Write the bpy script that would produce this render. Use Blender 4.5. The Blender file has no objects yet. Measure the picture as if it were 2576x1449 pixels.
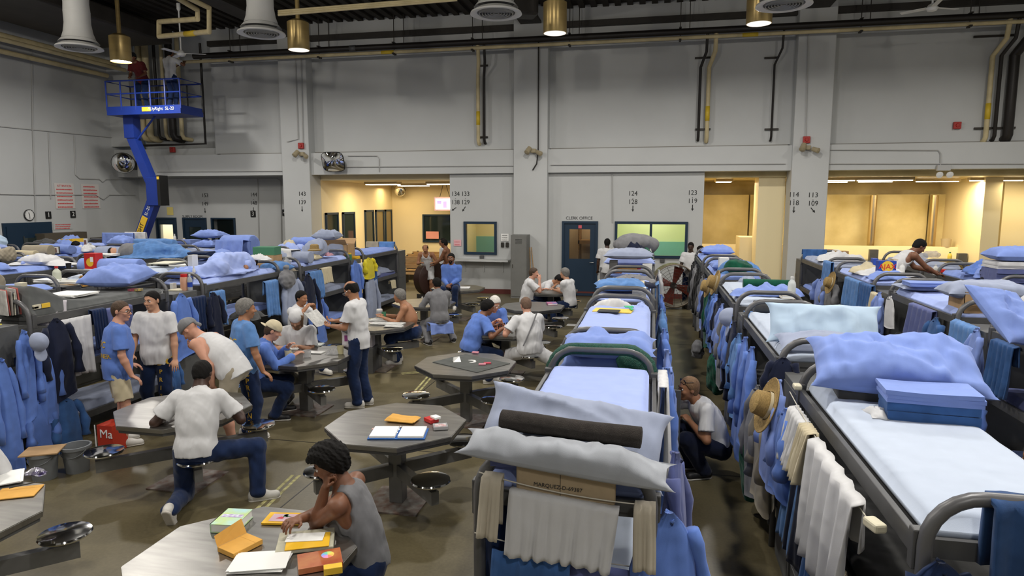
import bpy, math, random
import numpy as np
from mathutils import Vector, Matrix, Euler
PI = math.pi
S = bpy.context.scene
COL = S.collection
# ---------------------------------------------------------------- camera, world, exposure, lamps
FOC, CAMZ = 1680.0, 2.8
YAW, PITCH = math.atan(352/FOC), math.atan(216/FOC)
cam = bpy.data.objects.new('camera', bpy.data.cameras.new('camera'))
COL.objects.link(cam); S.camera = cam
cam.location = (0, 0, CAMZ)
cam.rotation_euler = (PI/2-PITCH, 0, YAW)
cam.data.sensor_width = 36.0; cam.data.lens = 36.0*FOC/2576; cam.data.clip_start = .05; cam.data.clip_end = 200
S.view_settings.view_transform = 'Standard'; S.view_settings.look = 'None'
S.view_settings.gamma = 1; S.view_settings.exposure = 0.0
W = bpy.data.worlds.new('world'); S.world = W; W.use_nodes = True
W.node_tree.nodes['Background'].inputs[0].default_value = (.5, .55, .6, 1)
W.node_tree.nodes['Background'].inputs[1].default_value = .10
def area_light(name, loc, size, watt, color=(1, .95, .88), size_y=None, spread=PI, rot=(0, 0, 0)):
    l = bpy.data.lights.new(name, 'AREA'); l.energy = watt; l.color = color; l.spread = spread
    l.shape = 'RECTANGLE' if size_y else 'DISK'; l.size = size
    if size_y: l.size_y = size_y
    o = bpy.data.objects.new(name, l); COL.objects.link(o); o.location = loc; o.rotation_euler = rot
    return o
HIGHBAY = 175
LAMPS = [(-13.85, 15.75, 1), (-8.5, 15.5, .8), (-2.22, 15.2, .9), (2.05, 15.3, .8), (8.0, 15.2, .8),
         (-13.8, 9.3, .9), (-8.5, 9.3, .9), (-2.2, 9.3, 1.1), (4.2, 9.3, 1.1), (9.8, 9.3, .9),
         (-12.0, 3.4, .5), (-6.3, 3.2, .8), (1.3, 3.9, 1.05), (7.6, 3.4, 1), (-6.3, -2.6, .6), (1.5, -2.6, .8), (7.6, -2.6, .7)]
for i, (x, y, k) in enumerate(LAMPS):
    area_light('high_bay_light', (x, y, 6.36), .42, HIGHBAY*k, (1, .96, .90))
for x, y, z, w in ((-10, 4.5, 7.0, 420), (-2.5, 4.0, 7.0, 380), (5.0, 4.0, 7.0, 360), (-13, 9.5, 7.2, 160)):  # added fill lights without fixtures, brightening the white air diffusers
    l = bpy.data.lights.new('added_diffuser_fill', 'POINT'); l.energy = w; l.color = (1, .94, .84); l.shadow_soft_size = .15
    o = bpy.data.objects.new('added_diffuser_fill', l); COL.objects.link(o); o.location = (x, y, z)
WARM = (1, .78, .42)
for x, y, w in ((-9.3, 22.3, 60), (-7.6, 24.2, 70), (-9.9, 25.2, 25)):
    area_light('dayroom_light', (x, y, 3.36), 1.2, w, WARM, .5)
for x, y, w in ((2.3, 21.6, 60), (5.8, 21.5, 85), (8.4, 21.8, 85), (10.6, 21.4, 45)):
    area_light('washroom_light', (x, y, 3.38), 1.6, w, (1, .82, .52), .25)

# ---------------------------------------------------------------- helpers
def rgb(*c): return tuple(c)+(1,)
_M = {}
def mat(name, col, rough=.7, metal=0, noise=.0, nscale=6, bump=0, bscale=200, col2=None, spec=.4, emit=0, sheen=0, trans=0, alpha=1, stretch=None, coat=0):
    if name in _M: return _M[name]
    m = bpy.data.materials.new(name); m.use_nodes = True; _M[name] = m
    nt = m.node_tree; N = nt.nodes; L = nt.links; b = N['Principled BSDF']
    b.inputs['Base Color'].default_value = rgb(*col); b.inputs['Roughness'].default_value = rough
    b.inputs['Metallic'].default_value = metal; b.inputs['Specular IOR Level'].default_value = spec
    if coat: b.inputs['Coat Weight'].default_value = coat
    if sheen: b.inputs['Sheen Weight'].default_value = sheen; b.inputs['Sheen Roughness'].default_value = .5
    if trans: b.inputs['Transmission Weight'].default_value = trans
    if alpha < 1: b.inputs['Alpha'].default_value = alpha
    if emit:
        b.inputs['Emission Color'].default_value = rgb(*col); b.inputs['Emission Strength'].default_value = emit
    if noise or bump:
        tc = N.new('ShaderNodeTexCoord'); mp = N.new('ShaderNodeMapping'); L.new(tc.outputs['Object'], mp.inputs[0])
        if stretch: mp.inputs['Scale'].default_value = stretch
    if noise:
        n = N.new('ShaderNodeTexNoise'); n.inputs['Scale'].default_value = nscale; n.inputs['Detail'].default_value = 5
        L.new(mp.outputs[0], n.inputs['Vector'])
        r = N.new('ShaderNodeValToRGB'); r.color_ramp.elements[0].position = .3; r.color_ramp.elements[1].position = .7
        c2 = col2 or tuple(max(0, c*(1-noise)) for c in col)
        r.color_ramp.elements[0].color = rgb(*c2); r.color_ramp.elements[1].color = rgb(*col)
        L.new(n.outputs[0], r.inputs[0]); L.new(r.outputs[0], b.inputs['Base Color'])
    if bump:
        n2 = N.new('ShaderNodeTexNoise'); n2.inputs['Scale'].default_value = bscale; n2.inputs['Detail'].default_value = 2
        L.new(mp.outputs[0], n2.inputs['Vector'])
        bp = N.new('ShaderNodeBump'); bp.inputs['Strength'].default_value = bump; bp.inputs['Distance'].default_value = .01
        L.new(n2.outputs[0], bp.inputs['Height']); L.new(bp.outputs[0], b.inputs['Normal'])
    return m
def cloth(name, col, noise=.12, bump=.25, bscale=160, crease=.55, **k):
    m = mat(name, col, rough=.9, noise=noise, nscale=9, spec=.12, sheen=.12, **k); nt = m.node_tree; N = nt.nodes; L = nt.links; b = N['Principled BSDF']
    if b.inputs['Normal'].is_linked: return m
    tc = N.new('ShaderNodeTexCoord'); ws = N.new('ShaderNodeTexNoise'); ws.inputs['Scale'].default_value = 3.0; L.new(tc.outputs['Object'], ws.inputs['Vector'])
    mx = N.new('ShaderNodeMixRGB'); mx.inputs[0].default_value = .12; L.new(tc.outputs['Object'], mx.inputs[1]); L.new(ws.outputs['Color'], mx.inputs[2])
    rg = N.new('ShaderNodeTexNoise'); rg.noise_type = 'RIDGED_MULTIFRACTAL'; rg.inputs['Scale'].default_value = 9; rg.inputs['Detail'].default_value = 3; rg.inputs['Roughness'].default_value = .45
    L.new(mx.outputs[0], rg.inputs['Vector'])
    b1 = N.new('ShaderNodeBump'); b1.inputs['Strength'].default_value = crease; b1.inputs['Distance'].default_value = .03; L.new(rg.outputs[0], b1.inputs['Height'])
    fw = N.new('ShaderNodeTexNoise'); fw.inputs['Scale'].default_value = bscale*2.2; L.new(tc.outputs['Object'], fw.inputs['Vector'])
    b2 = N.new('ShaderNodeBump'); b2.inputs['Strength'].default_value = bump*.5; b2.inputs['Distance'].default_value = .003; L.new(fw.outputs[0], b2.inputs['Height']); L.new(b1.outputs[0], b2.inputs['Normal'])
    L.new(b2.outputs[0], b.inputs['Normal']); return m

def tag(o, label=None, cat=None, group=None, kind=None):
    if label: o['label'] = label
    if cat: o['category'] = cat
    if group: o['group'] = group
    if kind: o['kind'] = kind
    return o
def empty(name, loc=(0, 0, 0), rz=0, label=None, cat=None, group=None):
    o = bpy.data.objects.new(name, None); COL.objects.link(o); o.location = loc; o.rotation_euler = (0, 0, rz)
    o.empty_display_size = .1
    return tag(o, label, cat, group)
def mk(name, verts, faces, m, parent=None, smooth=False, loc=None, rot=None, mats=None, midx=None):
    me = bpy.data.meshes.new(name)
    if isinstance(verts, np.ndarray) and isinstance(faces, np.ndarray) and len(faces):
        nv, nf, k = len(verts), len(faces), faces.shape[1]
        me.vertices.add(nv); me.vertices.foreach_set('co', verts.astype(np.float32).ravel())
        me.loops.add(nf*k); me.loops.foreach_set('vertex_index', faces.astype(np.int32).ravel())
        me.polygons.add(nf); me.polygons.foreach_set('loop_start', np.arange(0, nf*k, k, dtype=np.int32))
        me.update(calc_edges=True)
    else:
        me.from_pydata([tuple(v) for v in verts], [], [tuple(f) for f in faces]); me.update()
    if smooth: me.polygons.foreach_set('use_smooth', [True]*len(me.polygons))
    for x in (mats or ([m] if m else [])): me.materials.append(x)
    if midx is not None: me.polygons.foreach_set('material_index', list(midx))
    o = bpy.data.objects.new(name, me); COL.objects.link(o)
    if parent: o.parent = parent
    if loc is not None: o.location = loc
    if rot is not None: o.rotation_euler = rot
    return o
def copy_tree(o, parent=None):
    c = o.copy(); COL.objects.link(c)
    if parent: c.parent = parent
    for ch in o.children: copy_tree(ch, c)
    return c
class MB:
    """collects simple shapes into one mesh"""
    def __init__(s): s.v = []; s.f = []; s.m = []; s.mi = 0
    def add(s, vs, fs, T=None):
        n = len(s.v)
        for v in vs: s.v.append(tuple(T @ Vector(v)) if T else tuple(v))
        for f in fs: s.f.append(tuple(i+n for i in f)); s.m.append(s.mi)
        return s
    def box(s, x0, x1, y0, y1, z0, z1, T=None, b=0):
        if b:
            b = min(b, abs(x1-x0)/2.01, abs(y1-y0)/2.01, abs(z1-z0)/2.01)
            bm = __import__('bmesh').new(); import bmesh
            bmesh.ops.create_cube(bm, size=1)
            for v in bm.verts: v.co = ((x0+x1)/2+v.co.x*(x1-x0), (y0+y1)/2+v.co.y*(y1-y0), (z0+z1)/2+v.co.z*(z1-z0))
            bmesh.ops.bevel(bm, geom=bm.edges[:], offset=b, segments=2, affect='EDGES', profile=.5)
            bm.verts.index_update()
            s.add([v.co[:] for v in bm.verts], [[v.index for v in f.verts] for f in bm.faces], T); bm.free(); return s
        vs = [(x, y, z) for z in (z0, z1) for y in (y0, y1) for x in (x0, x1)]
        return s.add(vs, [(0, 2, 3, 1), (4, 5, 7, 6), (0, 1, 5, 4), (2, 6, 7, 3), (0, 4, 6, 2), (1, 3, 7, 5)], T)
    def cbox(s, c, d, rz=0, b=0, T=None):
        M = Matrix.Translation(c) @ Matrix.Rotation(rz, 4, 'Z')
        if T: M = T @ M
        return s.box(-d[0]/2, d[0]/2, -d[1]/2, d[1]/2, -d[2]/2, d[2]/2, M, b)
    def tube(s, pts, r, n=10, closed=False, caps=True):
        P = [Vector(p) for p in pts]; m = len(P); rs = r if isinstance(r, (list, tuple)) else [r]*m
        rings = []; up = None
        for i, p in enumerate(P):
            if closed: d = (P[(i+1) % m]-P[i-1])
            else: d = (P[min(i+1, m-1)]-P[max(i-1, 0)])
            d = d.normalized() if d.length > 1e-9 else Vector((0, 0, 1))
            if up is None:
                a = Vector((0, 0, 1)) if abs(d.z) < .9 else Vector((1, 0, 0)); up = d.cross(a).normalized()
            else:
                up = (up-d*up.dot(d)); up = up.normalized() if up.length > 1e-6 else d.orthogonal().normalized()
            w = d.cross(up); rings.append([p+(up*math.cos(2*PI*k/n)+w*math.sin(2*PI*k/n))*rs[i] for k in range(n)])
        vs = [v for r_ in rings for v in r_]; fs = []
        for i in range(m if closed else m-1):
            j = (i+1) % m
            for k in range(n): fs.append((i*n+k, i*n+(k+1) % n, j*n+(k+1) % n, j*n+k))
        if caps and not closed: fs += [tuple(reversed(range(n))), tuple((m-1)*n+k for k in range(n))]
        return s.add(vs, fs)
    def cyl(s, c, r, z0, z1, n=24, r2=None, T=None):
        r2 = r if r2 is None else r2
        return s.lathe([(0, z0), (r, z0), (r2, z1), (0, z1)], n, c, T)
    def lathe(s, prof, n=24, c=(0, 0), T=None):
        vs = []; fs = []; m = len(prof)
        for (r, z) in prof:
            for k in range(n): vs.append((c[0]+r*math.cos(2*PI*k/n), c[1]+r*math.sin(2*PI*k/n), z))
        for i in range(m-1):
            for k in range(n): fs.append((i*n+k, i*n+(k+1) % n, (i+1)*n+(k+1) % n, (i+1)*n+k))
        return s.add(vs, fs, T)
    def prism(s, poly, z0, z1, T=None):
        n = len(poly)
        vs = [(x, y, z0) for x, y in poly]+[(x, y, z1) for x, y in poly]
        fs = [tuple(reversed(range(n))), tuple(range(n, 2*n))]+[(i, (i+1) % n, n+(i+1) % n, n+i) for i in range(n)]
        return s.add(vs, fs, T)
    def obj(s, name, m, parent=None, smooth=False, loc=None, rot=None, label=None, cat=None, group=None, kind=None):
        if isinstance(m, (list, tuple)): o = mk(name, s.v, s.f, None, parent, smooth, loc, rot, mats=m, midx=s.m)
        else: o = mk(name, s.v, s.f, m, parent, smooth, loc, rot)
        if smooth == 'auto':
            o.data.polygons.foreach_set('use_smooth', [True]*len(o.data.polygons)); o.data.set_sharp_from_angle(angle=.7)
        return tag(o, label, cat, group, kind)
def arc(c, r, a0, a1, n, ax=0):
    """points of an arc in the XZ plane"""
    return [(c[0]+r*math.cos(a0+(a1-a0)*i/n), c[1], c[2]+r*math.sin(a0+(a1-a0)*i/n)) for i in range(n+1)]
def rotm(rx=0, ry=0, rz=0): return Euler((rx, ry, rz)).to_matrix().to_4x4()
def TR(loc, rx=0, ry=0, rz=0): return Matrix.Translation(loc) @ rotm(rx, ry, rz)

# a real place for a thing seen along the photographer's line of sight: on the height z, or on the plane x or y
_cy, _sy, _cp, _sp = math.cos(YAW), math.sin(YAW), math.cos(PITCH), math.sin(PITCH)
def at(px, py, z=None, Y=None, X=None):
    f = Vector((-_sy*_cp, _cy*_cp, -_sp)); r = Vector((_cy, _sy, 0)); u = r.cross(f)
    d = f+r*((px-1288)/FOC)+u*((724.5-py)/FOC)
    t = (z-CAMZ)/d.z if z is not None else (Y/d.y if Y is not None else X/d.x)
    return Vector((0, 0, CAMZ))+d*t

_rng = np.random.RandomState(3)
_WV = _rng.normal(size=(24, 3)); _WP = _rng.rand(24)*6.28
def wob(p, f=1., k=6, seed=0):
    """smooth pseudo noise in about -1..1 for an (n,3) array"""
    r = 0
    for i in range(k):
        j = (i*5+seed*7) % 24; a = f*(1+.55*i)
        r = r+np.sin(p @ (_WV[j]*a)+_WP[j]+seed)/(1+.6*i)
    return r/2.2

# ---- distance field modelling: smooth unions of tapered bones, meshed with surface nets
class SDF:
    def __init__(s, lo, hi, h):
        s.h = h; s.lo = np.array(lo)-2*h; n = np.ceil((np.array(hi)-s.lo)/h).astype(int)+3
        s.n = n; s.f = np.full(n, .12, np.float32)
    def _blk(s, lo, hi, m):
        a = np.maximum(((lo-m-s.lo)/s.h).astype(int), 0); b = np.minimum(((hi+m-s.lo)/s.h).astype(int)+2, s.n)
        if np.any(b <= a): return None
        g = np.meshgrid(*[s.lo[i]+s.h*np.arange(a[i], b[i]) for i in range(3)], indexing='ij')
        return tuple(slice(a[i], b[i]) for i in range(3)), np.stack(g, -1)
    def _mix(s, sl, d, k, op):
        f = s.f[sl]
        if op == 'u':
            if k <= 0: r = np.minimum(f, d)
            else:
                q = np.clip(k-np.abs(f-d), 0, None)/k; r = np.minimum(f, d)-q*q*k*.25
        else:
            if k <= 0: r = np.maximum(f, -d)
            else:
                q = np.clip(k-np.abs(f+d), 0, None)/k; r = np.maximum(f, -d)+q*q*k*.25
        s.f[sl] = r
    def cone(s, a, b, r1, r2, k=.02, op='u'):
        a = np.array(a, float); b = np.array(b, float); R = max(r1, r2)
        B = s._blk(np.minimum(a, b), np.maximum(a, b), R+max(k, .02)+2*s.h)
        if B is None: return
        sl, p = B; ab = b-a; t = np.clip(((p-a) @ ab)/max(ab @ ab, 1e-9), 0, 1)
        d = np.linalg.norm(p-a-t[..., None]*ab, axis=-1)-(r1+(r2-r1)*t)
        s._mix(sl, d, k, op)
    def ell(s, c, r, ax=None, k=.02, op='u'):
        c = np.array(c, float); r = np.array(r, float); ax = np.eye(3) if ax is None else np.array(ax)
        R = np.sqrt(((ax*r[:, None])**2).sum(0))
        B = s._blk(c-R, c+R, max(k, .02)+2*s.h)
        if B is None: return
        sl, p = B; q = (p-c) @ ax.T; k0 = np.linalg.norm(q/r, axis=-1); k1 = np.linalg.norm(q/(r*r), axis=-1)+1e-9
        s._mix(sl, k0*(k0-1)/k1, k, op)
    def slab(s, a, b, r, ax, sc, k=.02, op='u'):
        """tapered capsule squashed by factor sc along unit axis ax"""
        a = np.array(a, float); b = np.array(b, float); r1, r2 = r; ax = np.array(ax, float)
        B = s._blk(np.minimum(a, b), np.maximum(a, b), max(r1, r2)+max(k, .02)+2*s.h)
        if B is None: return
        sl, p = B; ab = b-a; t = np.clip(((p-a) @ ab)/max(ab @ ab, 1e-9), 0, 1)
        v = p-a-t[..., None]*ab; v = v+(v @ ax)[..., None]*ax*(1/sc-1)
        d = (np.linalg.norm(v, axis=-1)-(r1+(r2-r1)*t))*(sc**.5)
        s._mix(sl, d, k, op)
    def clip(s, c, n, k=.0):
        """remove what lies on the side n points to"""
        g = [s.lo[i]+s.h*np.arange(s.n[i]) for i in range(3)]; n = np.array(n, float); n /= np.linalg.norm(n); c = np.array(c, float)
        d = (g[0][:, None, None]-c[0])*n[0]+(g[1][None, :, None]-c[1])*n[1]+(g[2][None, None, :]-c[2])*n[2]
        s.f = np.maximum(s.f, d.astype(np.float32))
    def clipf(s, fn):
        g = np.meshgrid(*[s.lo[i]+s.h*np.arange(s.n[i]) for i in range(3)], indexing='ij')
        s.f = np.maximum(s.f, fn(np.stack(g, -1)).astype(np.float32))
    def noise(s, amp, f, k=6, seed=0, st=(1, 1, 1)):
        m = np.abs(s.f) < .06; ix = np.argwhere(m); p = (s.lo+ix*s.h)*np.array(st)
        s.f[m] += (amp*wob(p, f, k, seed)).astype(np.float32)
    def mesh(s):
        f = s.f; sg = f < 0; n = np.array(f.shape)
        c = np.zeros(n-1, np.int8)
        for i in (0, 1):
            for j in (0, 1):
                for k in (0, 1): c += sg[i:n[0]-1+i, j:n[1]-1+j, k:n[2]-1+k]
        act = (c > 0) & (c < 8); ix = np.argwhere(act); m = len(ix)
        if m == 0: return np.zeros((0, 3)), np.zeros((0, 4), int)
        idx = np.full(act.shape, -1, np.int64); idx[act] = np.arange(m)
        acc = np.zeros((m, 3)); cnt = np.zeros(m)
        cor = [(i, j, k) for i in (0, 1) for j in (0, 1) for k in (0, 1)]
        val = {q: f[ix[:, 0]+q[0], ix[:, 1]+q[1], ix[:, 2]+q[2]].astype(float) for q in cor}
        for a in cor:
            for d in range(3):
                if a[d] == 0:
                    b = list(a); b[d] = 1; b = tuple(b); va, vb = val[a], val[b]; x = (va < 0) != (vb < 0)
                    t = np.where(x, va/np.where(x, va-vb, 1), 0); p = np.tile(np.array(a, float), (m, 1)); p[:, d] += t
                    acc[x] += p[x]; cnt[x] += 1
        v = s.lo+(ix+acc/cnt[:, None])*s.h; F = []
        for d in range(3):
            e1, e2 = (d+1) % 3, (d+2) % 3
            A = np.take(sg, range(n[d]-1), d); B = np.take(sg, range(1, n[d]), d); q = np.argwhere(A != B)
            q = q[(q[:, e1] > 0) & (q[:, e2] > 0) & (q[:, e1] < n[e1]-1) & (q[:, e2] < n[e2]-1)]
            ins = A[q[:, 0], q[:, 1], q[:, 2]]
            def g(a, b):
                r = q.copy(); r[:, e1] -= a; r[:, e2] -= b; return idx[r[:, 0], r[:, 1], r[:, 2]]
            Q = np.stack([g(1, 1), g(0, 1), g(0, 0), g(1, 0)], 1); Q[~ins] = Q[~ins][:, ::-1]; F.append(Q)
        F = np.concatenate(F); F = F[(F >= 0).all(1)]
        return v, F
    def obj(s, name, m, parent=None, origin=(0, 0, 0)):
        v, F = s.mesh()
        if len(v) == 0: return None
        return mk(name, v-np.array(origin), F, m, parent, smooth=True)
def text(name, s, m, size, loc, rot, parent=None, align='CENTER', ext=.002, sx=1):
    cu = bpy.data.curves.new(name, 'FONT'); cu.body = s; cu.size = size; cu.align_x = align; cu.align_y = 'CENTER'; cu.extrude = ext; cu.resolution_u = 3
    o = bpy.data.objects.new(name, cu); me = bpy.data.meshes.new_from_object(o); bpy.data.objects.remove(o); bpy.data.curves.remove(cu)
    me.materials.clear(); me.materials.append(m)
    o = bpy.data.objects.new(name, me); COL.objects.link(o); o.location = loc; o.rotation_euler = rot; o.scale = (sx, 1, 1)
    if parent: o.parent = parent
    return o
# ---------------------------------------------------------------- materials
PAINT = mat('grey paint', (.50, .51, .505), rough=.55, noise=.07, nscale=.8, bump=.12, bscale=60)
PAINT2 = mat('cream paint', (.80, .68, .44), rough=.6, noise=.05, nscale=1)
BATH = mat('stained cream panel', (.72, .60, .32), rough=.35, noise=1, nscale=.9, col2=(.36, .27, .10))
BATH2 = mat('cream tile', (.86, .74, .46), rough=.5)
DECK = mat('roof deck', (.035, .029, .022), rough=.8, noise=.4, nscale=2)
DARKST = mat('dark steel', (.045, .04, .035), rough=.6, metal=.3, noise=.3, nscale=3)
NAVYP = mat('navy paint', (.010, .028, .055), rough=.4)
BLACK = mat('black paint', (.012, .012, .012), rough=.4)
CREAMPIPE = mat('cream pipe', (.62, .52, .30), rough=.5, noise=.25, nscale=4)
BLKPIPE = mat('black pipe', (.018, .015, .013), rough=.45)
STEEL = mat('stainless steel', (.40, .39, .37), rough=.36, metal=1, noise=.3, nscale=2.5, bump=.03, bscale=40, stretch=(1, 6, 1))
CHROME = mat('chrome', (.75, .75, .74), rough=.08, metal=1)
GREYST = mat('grey steel', (.10, .10, .10), rough=.45, metal=.25, noise=.2, nscale=7)
TUBE = mat('grey tube', (.135, .135, .14), rough=.38, metal=.3, noise=.2, nscale=9)
GLASSM = mat('dark glass', (.02, .03, .03), rough=.05, spec=.8)
WHITEP = mat('white paint', (.72, .72, .70), rough=.4, noise=.05, nscale=5)
LAMPE = mat('lamp glow', (1, .97, .9), emit=14)
TUBEE = mat('tube glow', (1, .93, .75), emit=9)
BRASSY = mat('amber lamp housing', (.55, .40, .16), rough=.3, metal=.5, noise=.25, nscale=2, stretch=(.3, .3, 3))
REDP = mat('red paint', (.35, .02, .015), rough=.4)
YEL = mat('yellow paint', (.75, .48, .04), rough=.5)
INK = mat('black stencil paint', (.02, .02, .02), rough=.7)
REDINK = mat('red ink', (.55, .08, .08), rough=.8)
PAPER = mat('paper', (.80, .80, .78), rough=.8, noise=.03, nscale=9)
CARD = mat('cardboard', (.42, .27, .14), rough=.85, noise=.15, nscale=9)
MANILA = mat('manila paper', (.68, .36, .07), rough=.75, noise=.12, nscale=12)
WOOD = mat('wood', (.42, .25, .10), rough=.5, noise=.3, nscale=4, stretch=(1, 1, 6))
LIFTB = mat('lift blue', (.012, .036, .24), rough=.35, noise=.15, nscale=3)

# polished concrete
fm = mat('polished concrete', (.15, .135, .085), rough=.3, noise=.45, nscale=1.1, spec=.5)
nt = fm.node_tree; N = nt.nodes; L = nt.links; b = N['Principled BSDF']
geo = N.new('ShaderNodeNewGeometry')
n1 = N.new('ShaderNodeTexNoise'); n1.inputs['Scale'].default_value = .9; n1.inputs['Detail'].default_value = 8; n1.inputs['Roughness'].default_value = .62
n2 = N.new('ShaderNodeTexNoise'); n2.inputs['Scale'].default_value = 38; n2.inputs['Detail'].default_value = 3
L.new(geo.outputs['Position'], n1.inputs[0]); L.new(geo.outputs['Position'], n2.inputs[0])
mx = N.new('ShaderNodeMath'); mx.operation = 'MULTIPLY_ADD'; mx.inputs[1].default_value = .35
L.new(n2.outputs[0], mx.inputs[0]); L.new(n1.outputs[0], mx.inputs[2])
cr = N.new('ShaderNodeValToRGB'); cr.color_ramp.elements[0].position = .42; cr.color_ramp.elements[1].position = .95
cr.color_ramp.elements[0].color = rgb(.06, .048, .022); cr.color_ramp.elements[1].color = rgb(.16, .135, .075)
L.new(mx.outputs[0], cr.inputs[0]); L.new(cr.outputs[0], b.inputs['Base Color'])
rr = N.new('ShaderNodeMapRange'); rr.inputs[3].default_value = .26; rr.inputs[4].default_value = .5
L.new(n1.outputs[0], rr.inputs[0]); L.new(rr.outputs[0], b.inputs['Roughness'])

# ---------------------------------------------------------------- the shell
def holes(mb, x0, x1, z0, z1, y0, y1, hs):
    xs = sorted({x0, x1, *[h[0] for h in hs], *[h[1] for h in hs]})
    for a, c in zip(xs, xs[1:]):
        m = (a+c)/2; cut = [h for h in hs if h[0] < m < h[1]]
        if not cut: mb.box(a, c, y0, y1, z0, z1)
        for h in cut:
            if h[2] > z0: mb.box(a, c, y0, y1, z0, h[2])
            if h[3] < z1: mb.box(a, c, y0, y1, h[3], z1)
def struct(mb, name, m, **k): return mb.obj(name, m, kind='structure', **k)
struct(MB().box(-18.5, 12.5, -6, 27, -.2, 0), 'floor', fm)
# sawn joints of the slab
mb = MB()
for y in (.9, 3.72, 6.9, 10.1, 13.4, 16.8): mb.box(-18.2, 12, y, y+.012, .0, .0015)
for x in (-3.3, 2.4, 8): mb.box(x, x+.012, -5, 19.8, .0, .0015)
mb.obj('joint', BLACK, kind='structure').name = 'trim_3'
mb = MB()
x = -18.2
while x < 12.2:   # corrugated roof deck
    mb.box(x, x+.17, -6, 20.1, 8.32, 8.40); mb.box(x+.17, x+.34, -6, 20.1, 8.40, 8.46); x += .34
struct(mb, 'ceiling', DECK)
struct(MB().box(-18.5, -18.2, -6, 21.6, 0, 8.5), 'wall_left', PAINT)
struct(MB().box(12, 12.3, -6, 27, 0, 8.5), 'wall_right', PAINT)
struct(MB().box(-18.5, 12.3, -6.3, -6, 0, 8.5), 'wall_front', PAINT)
mb = MB()
Yb = 20.0
mb.box(-18.2, -17.35, Yb, 20.3, 4.68, 8.5)             # stub beside the pipe niche
mb.box(-17.35, -14.2, 20.62, 20.9, 4.3, 8.5)            # back of the niche
mb.box(-18.2, -14.2, Yb+.1, 20.9, 4.2, 4.58)            # below the niche
mb.box(-14.2, 12, Yb, 20.3, 4.38, 8.5)                  # upper panels
mb.box(-17.0, 12, 19.72, 20.35, 3.66, 4.34)             # header band
holes(mb, -6.12, -4.0, 0, 3.7, 19.9, 20.2, [(-5.66, -4.66, 1.22, 2.19)])
holes(mb, -3.1, 1.41, 0, 3.7, 19.9, 20.2, [(-2.62, -1.59, 0, 2.22), (-1.06, .98, 1.2, 2.22)])
holes(mb, -18.4, -11.5, 0, 4.4, 21.1, 21.4, [(-17.55, -16.72, 0, 2.25), (-16.45, -15.5, 0, 2.25), (-15.3, -14.35, .9, 2.25)])
mb.box(-18.2, -11.5, 20.2, 21.2, 3.66, 3.9)
wall_back = struct(mb, 'wall_back', PAINT)
for a, c in ((-11.58, -10.63), (-4.06, -3.05), (3.67, 4.61), (11.3, 12.0)):
    p = MB().box(a, c, 19.6, 20.3, 0, 8.4, b=.02).obj('pillar', PAINT, kind='structure')
struct(MB().box(-6.1, 1.4, 19.87, 19.9, 0, .14).box(-6.1, -6.13, 19.87, 20.4, 0, .14), 'baseboard_back', mat('maroon base', (.10, .02, .015), rough=.6))
# joint under the upper panels, its shadow line put in as dark colour
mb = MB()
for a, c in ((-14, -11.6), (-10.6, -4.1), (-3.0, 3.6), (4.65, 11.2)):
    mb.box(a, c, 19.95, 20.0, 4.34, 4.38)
struct(mb, 'trim_1', mat('joint shade', (.22, .21, .19), rough=.9))
# day room
mb = MB().box(-11.2, -10.63, 20.3, 26.7, 0, 3.6).box(-11.2, -5.0, 26.4, 26.7, 0, 3.6).box(-11.2, -3.2, 20.3, 26.7, 3.5, 3.66).box(-3.4, -3.2, 20.3, 26.7, 0, 3.6)
struct(mb, 'wall_dayroom', PAINT2)
# washrooms
mb = MB().box(1.2, 11.5, 24.6, 24.9, 0, 3.66).box(1.2, 12, 20.3, 24.8, 3.5, 3.66).box(1.2, 1.41, 20.2, 24.8, 0, 3.66)
struct(mb, 'wall_washroom', BATH)
mb = MB().box(1.45, 3.2, 24.2, 24.26, 1.0, 3.05).box(3.25, 3.9, 24.2, 24.26, 1.0, 3.05)
for i in range(5): mb.box(4.0+i*1.6, 5.56+i*1.6, 24.2, 24.26, 1.15, 3.05)
struct(mb, 'wall_partition', mat('washroom panel', (.82, .70, .38), rough=.4, noise=.8, nscale=.8, col2=(.50, .38, .13)))
struct(MB().box(1.2, 9.3, 23.0, 23.2, 0, 1.42), 'wall_low', BATH2)
struct(MB().box(9.25, 9.7, 21.6, 24.6, 0, 3.5).box(10.2, 12, 22.6, 22.9, 0, 3.5), 'wall_washroom_end', BATH2)
struct(MB().box(4.55, 4.62, 20.3, 23, 0, 3.6).box(2.95, 3.67, 20.4, 21.2, 0, 3.6), 'wall_jamb', BATH2)
mb = MB()
for xx in (3.86, 5.33, 7.03, 8.83): mb.tube([(xx, 23.9, 1.1), (xx, 23.9, 3.02)], .11, 14)
struct(mb, 'column_washroom', mat('brushed washroom steel', (.62, .50, .32), rough=.25, metal=1))

# doors, windows

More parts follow.
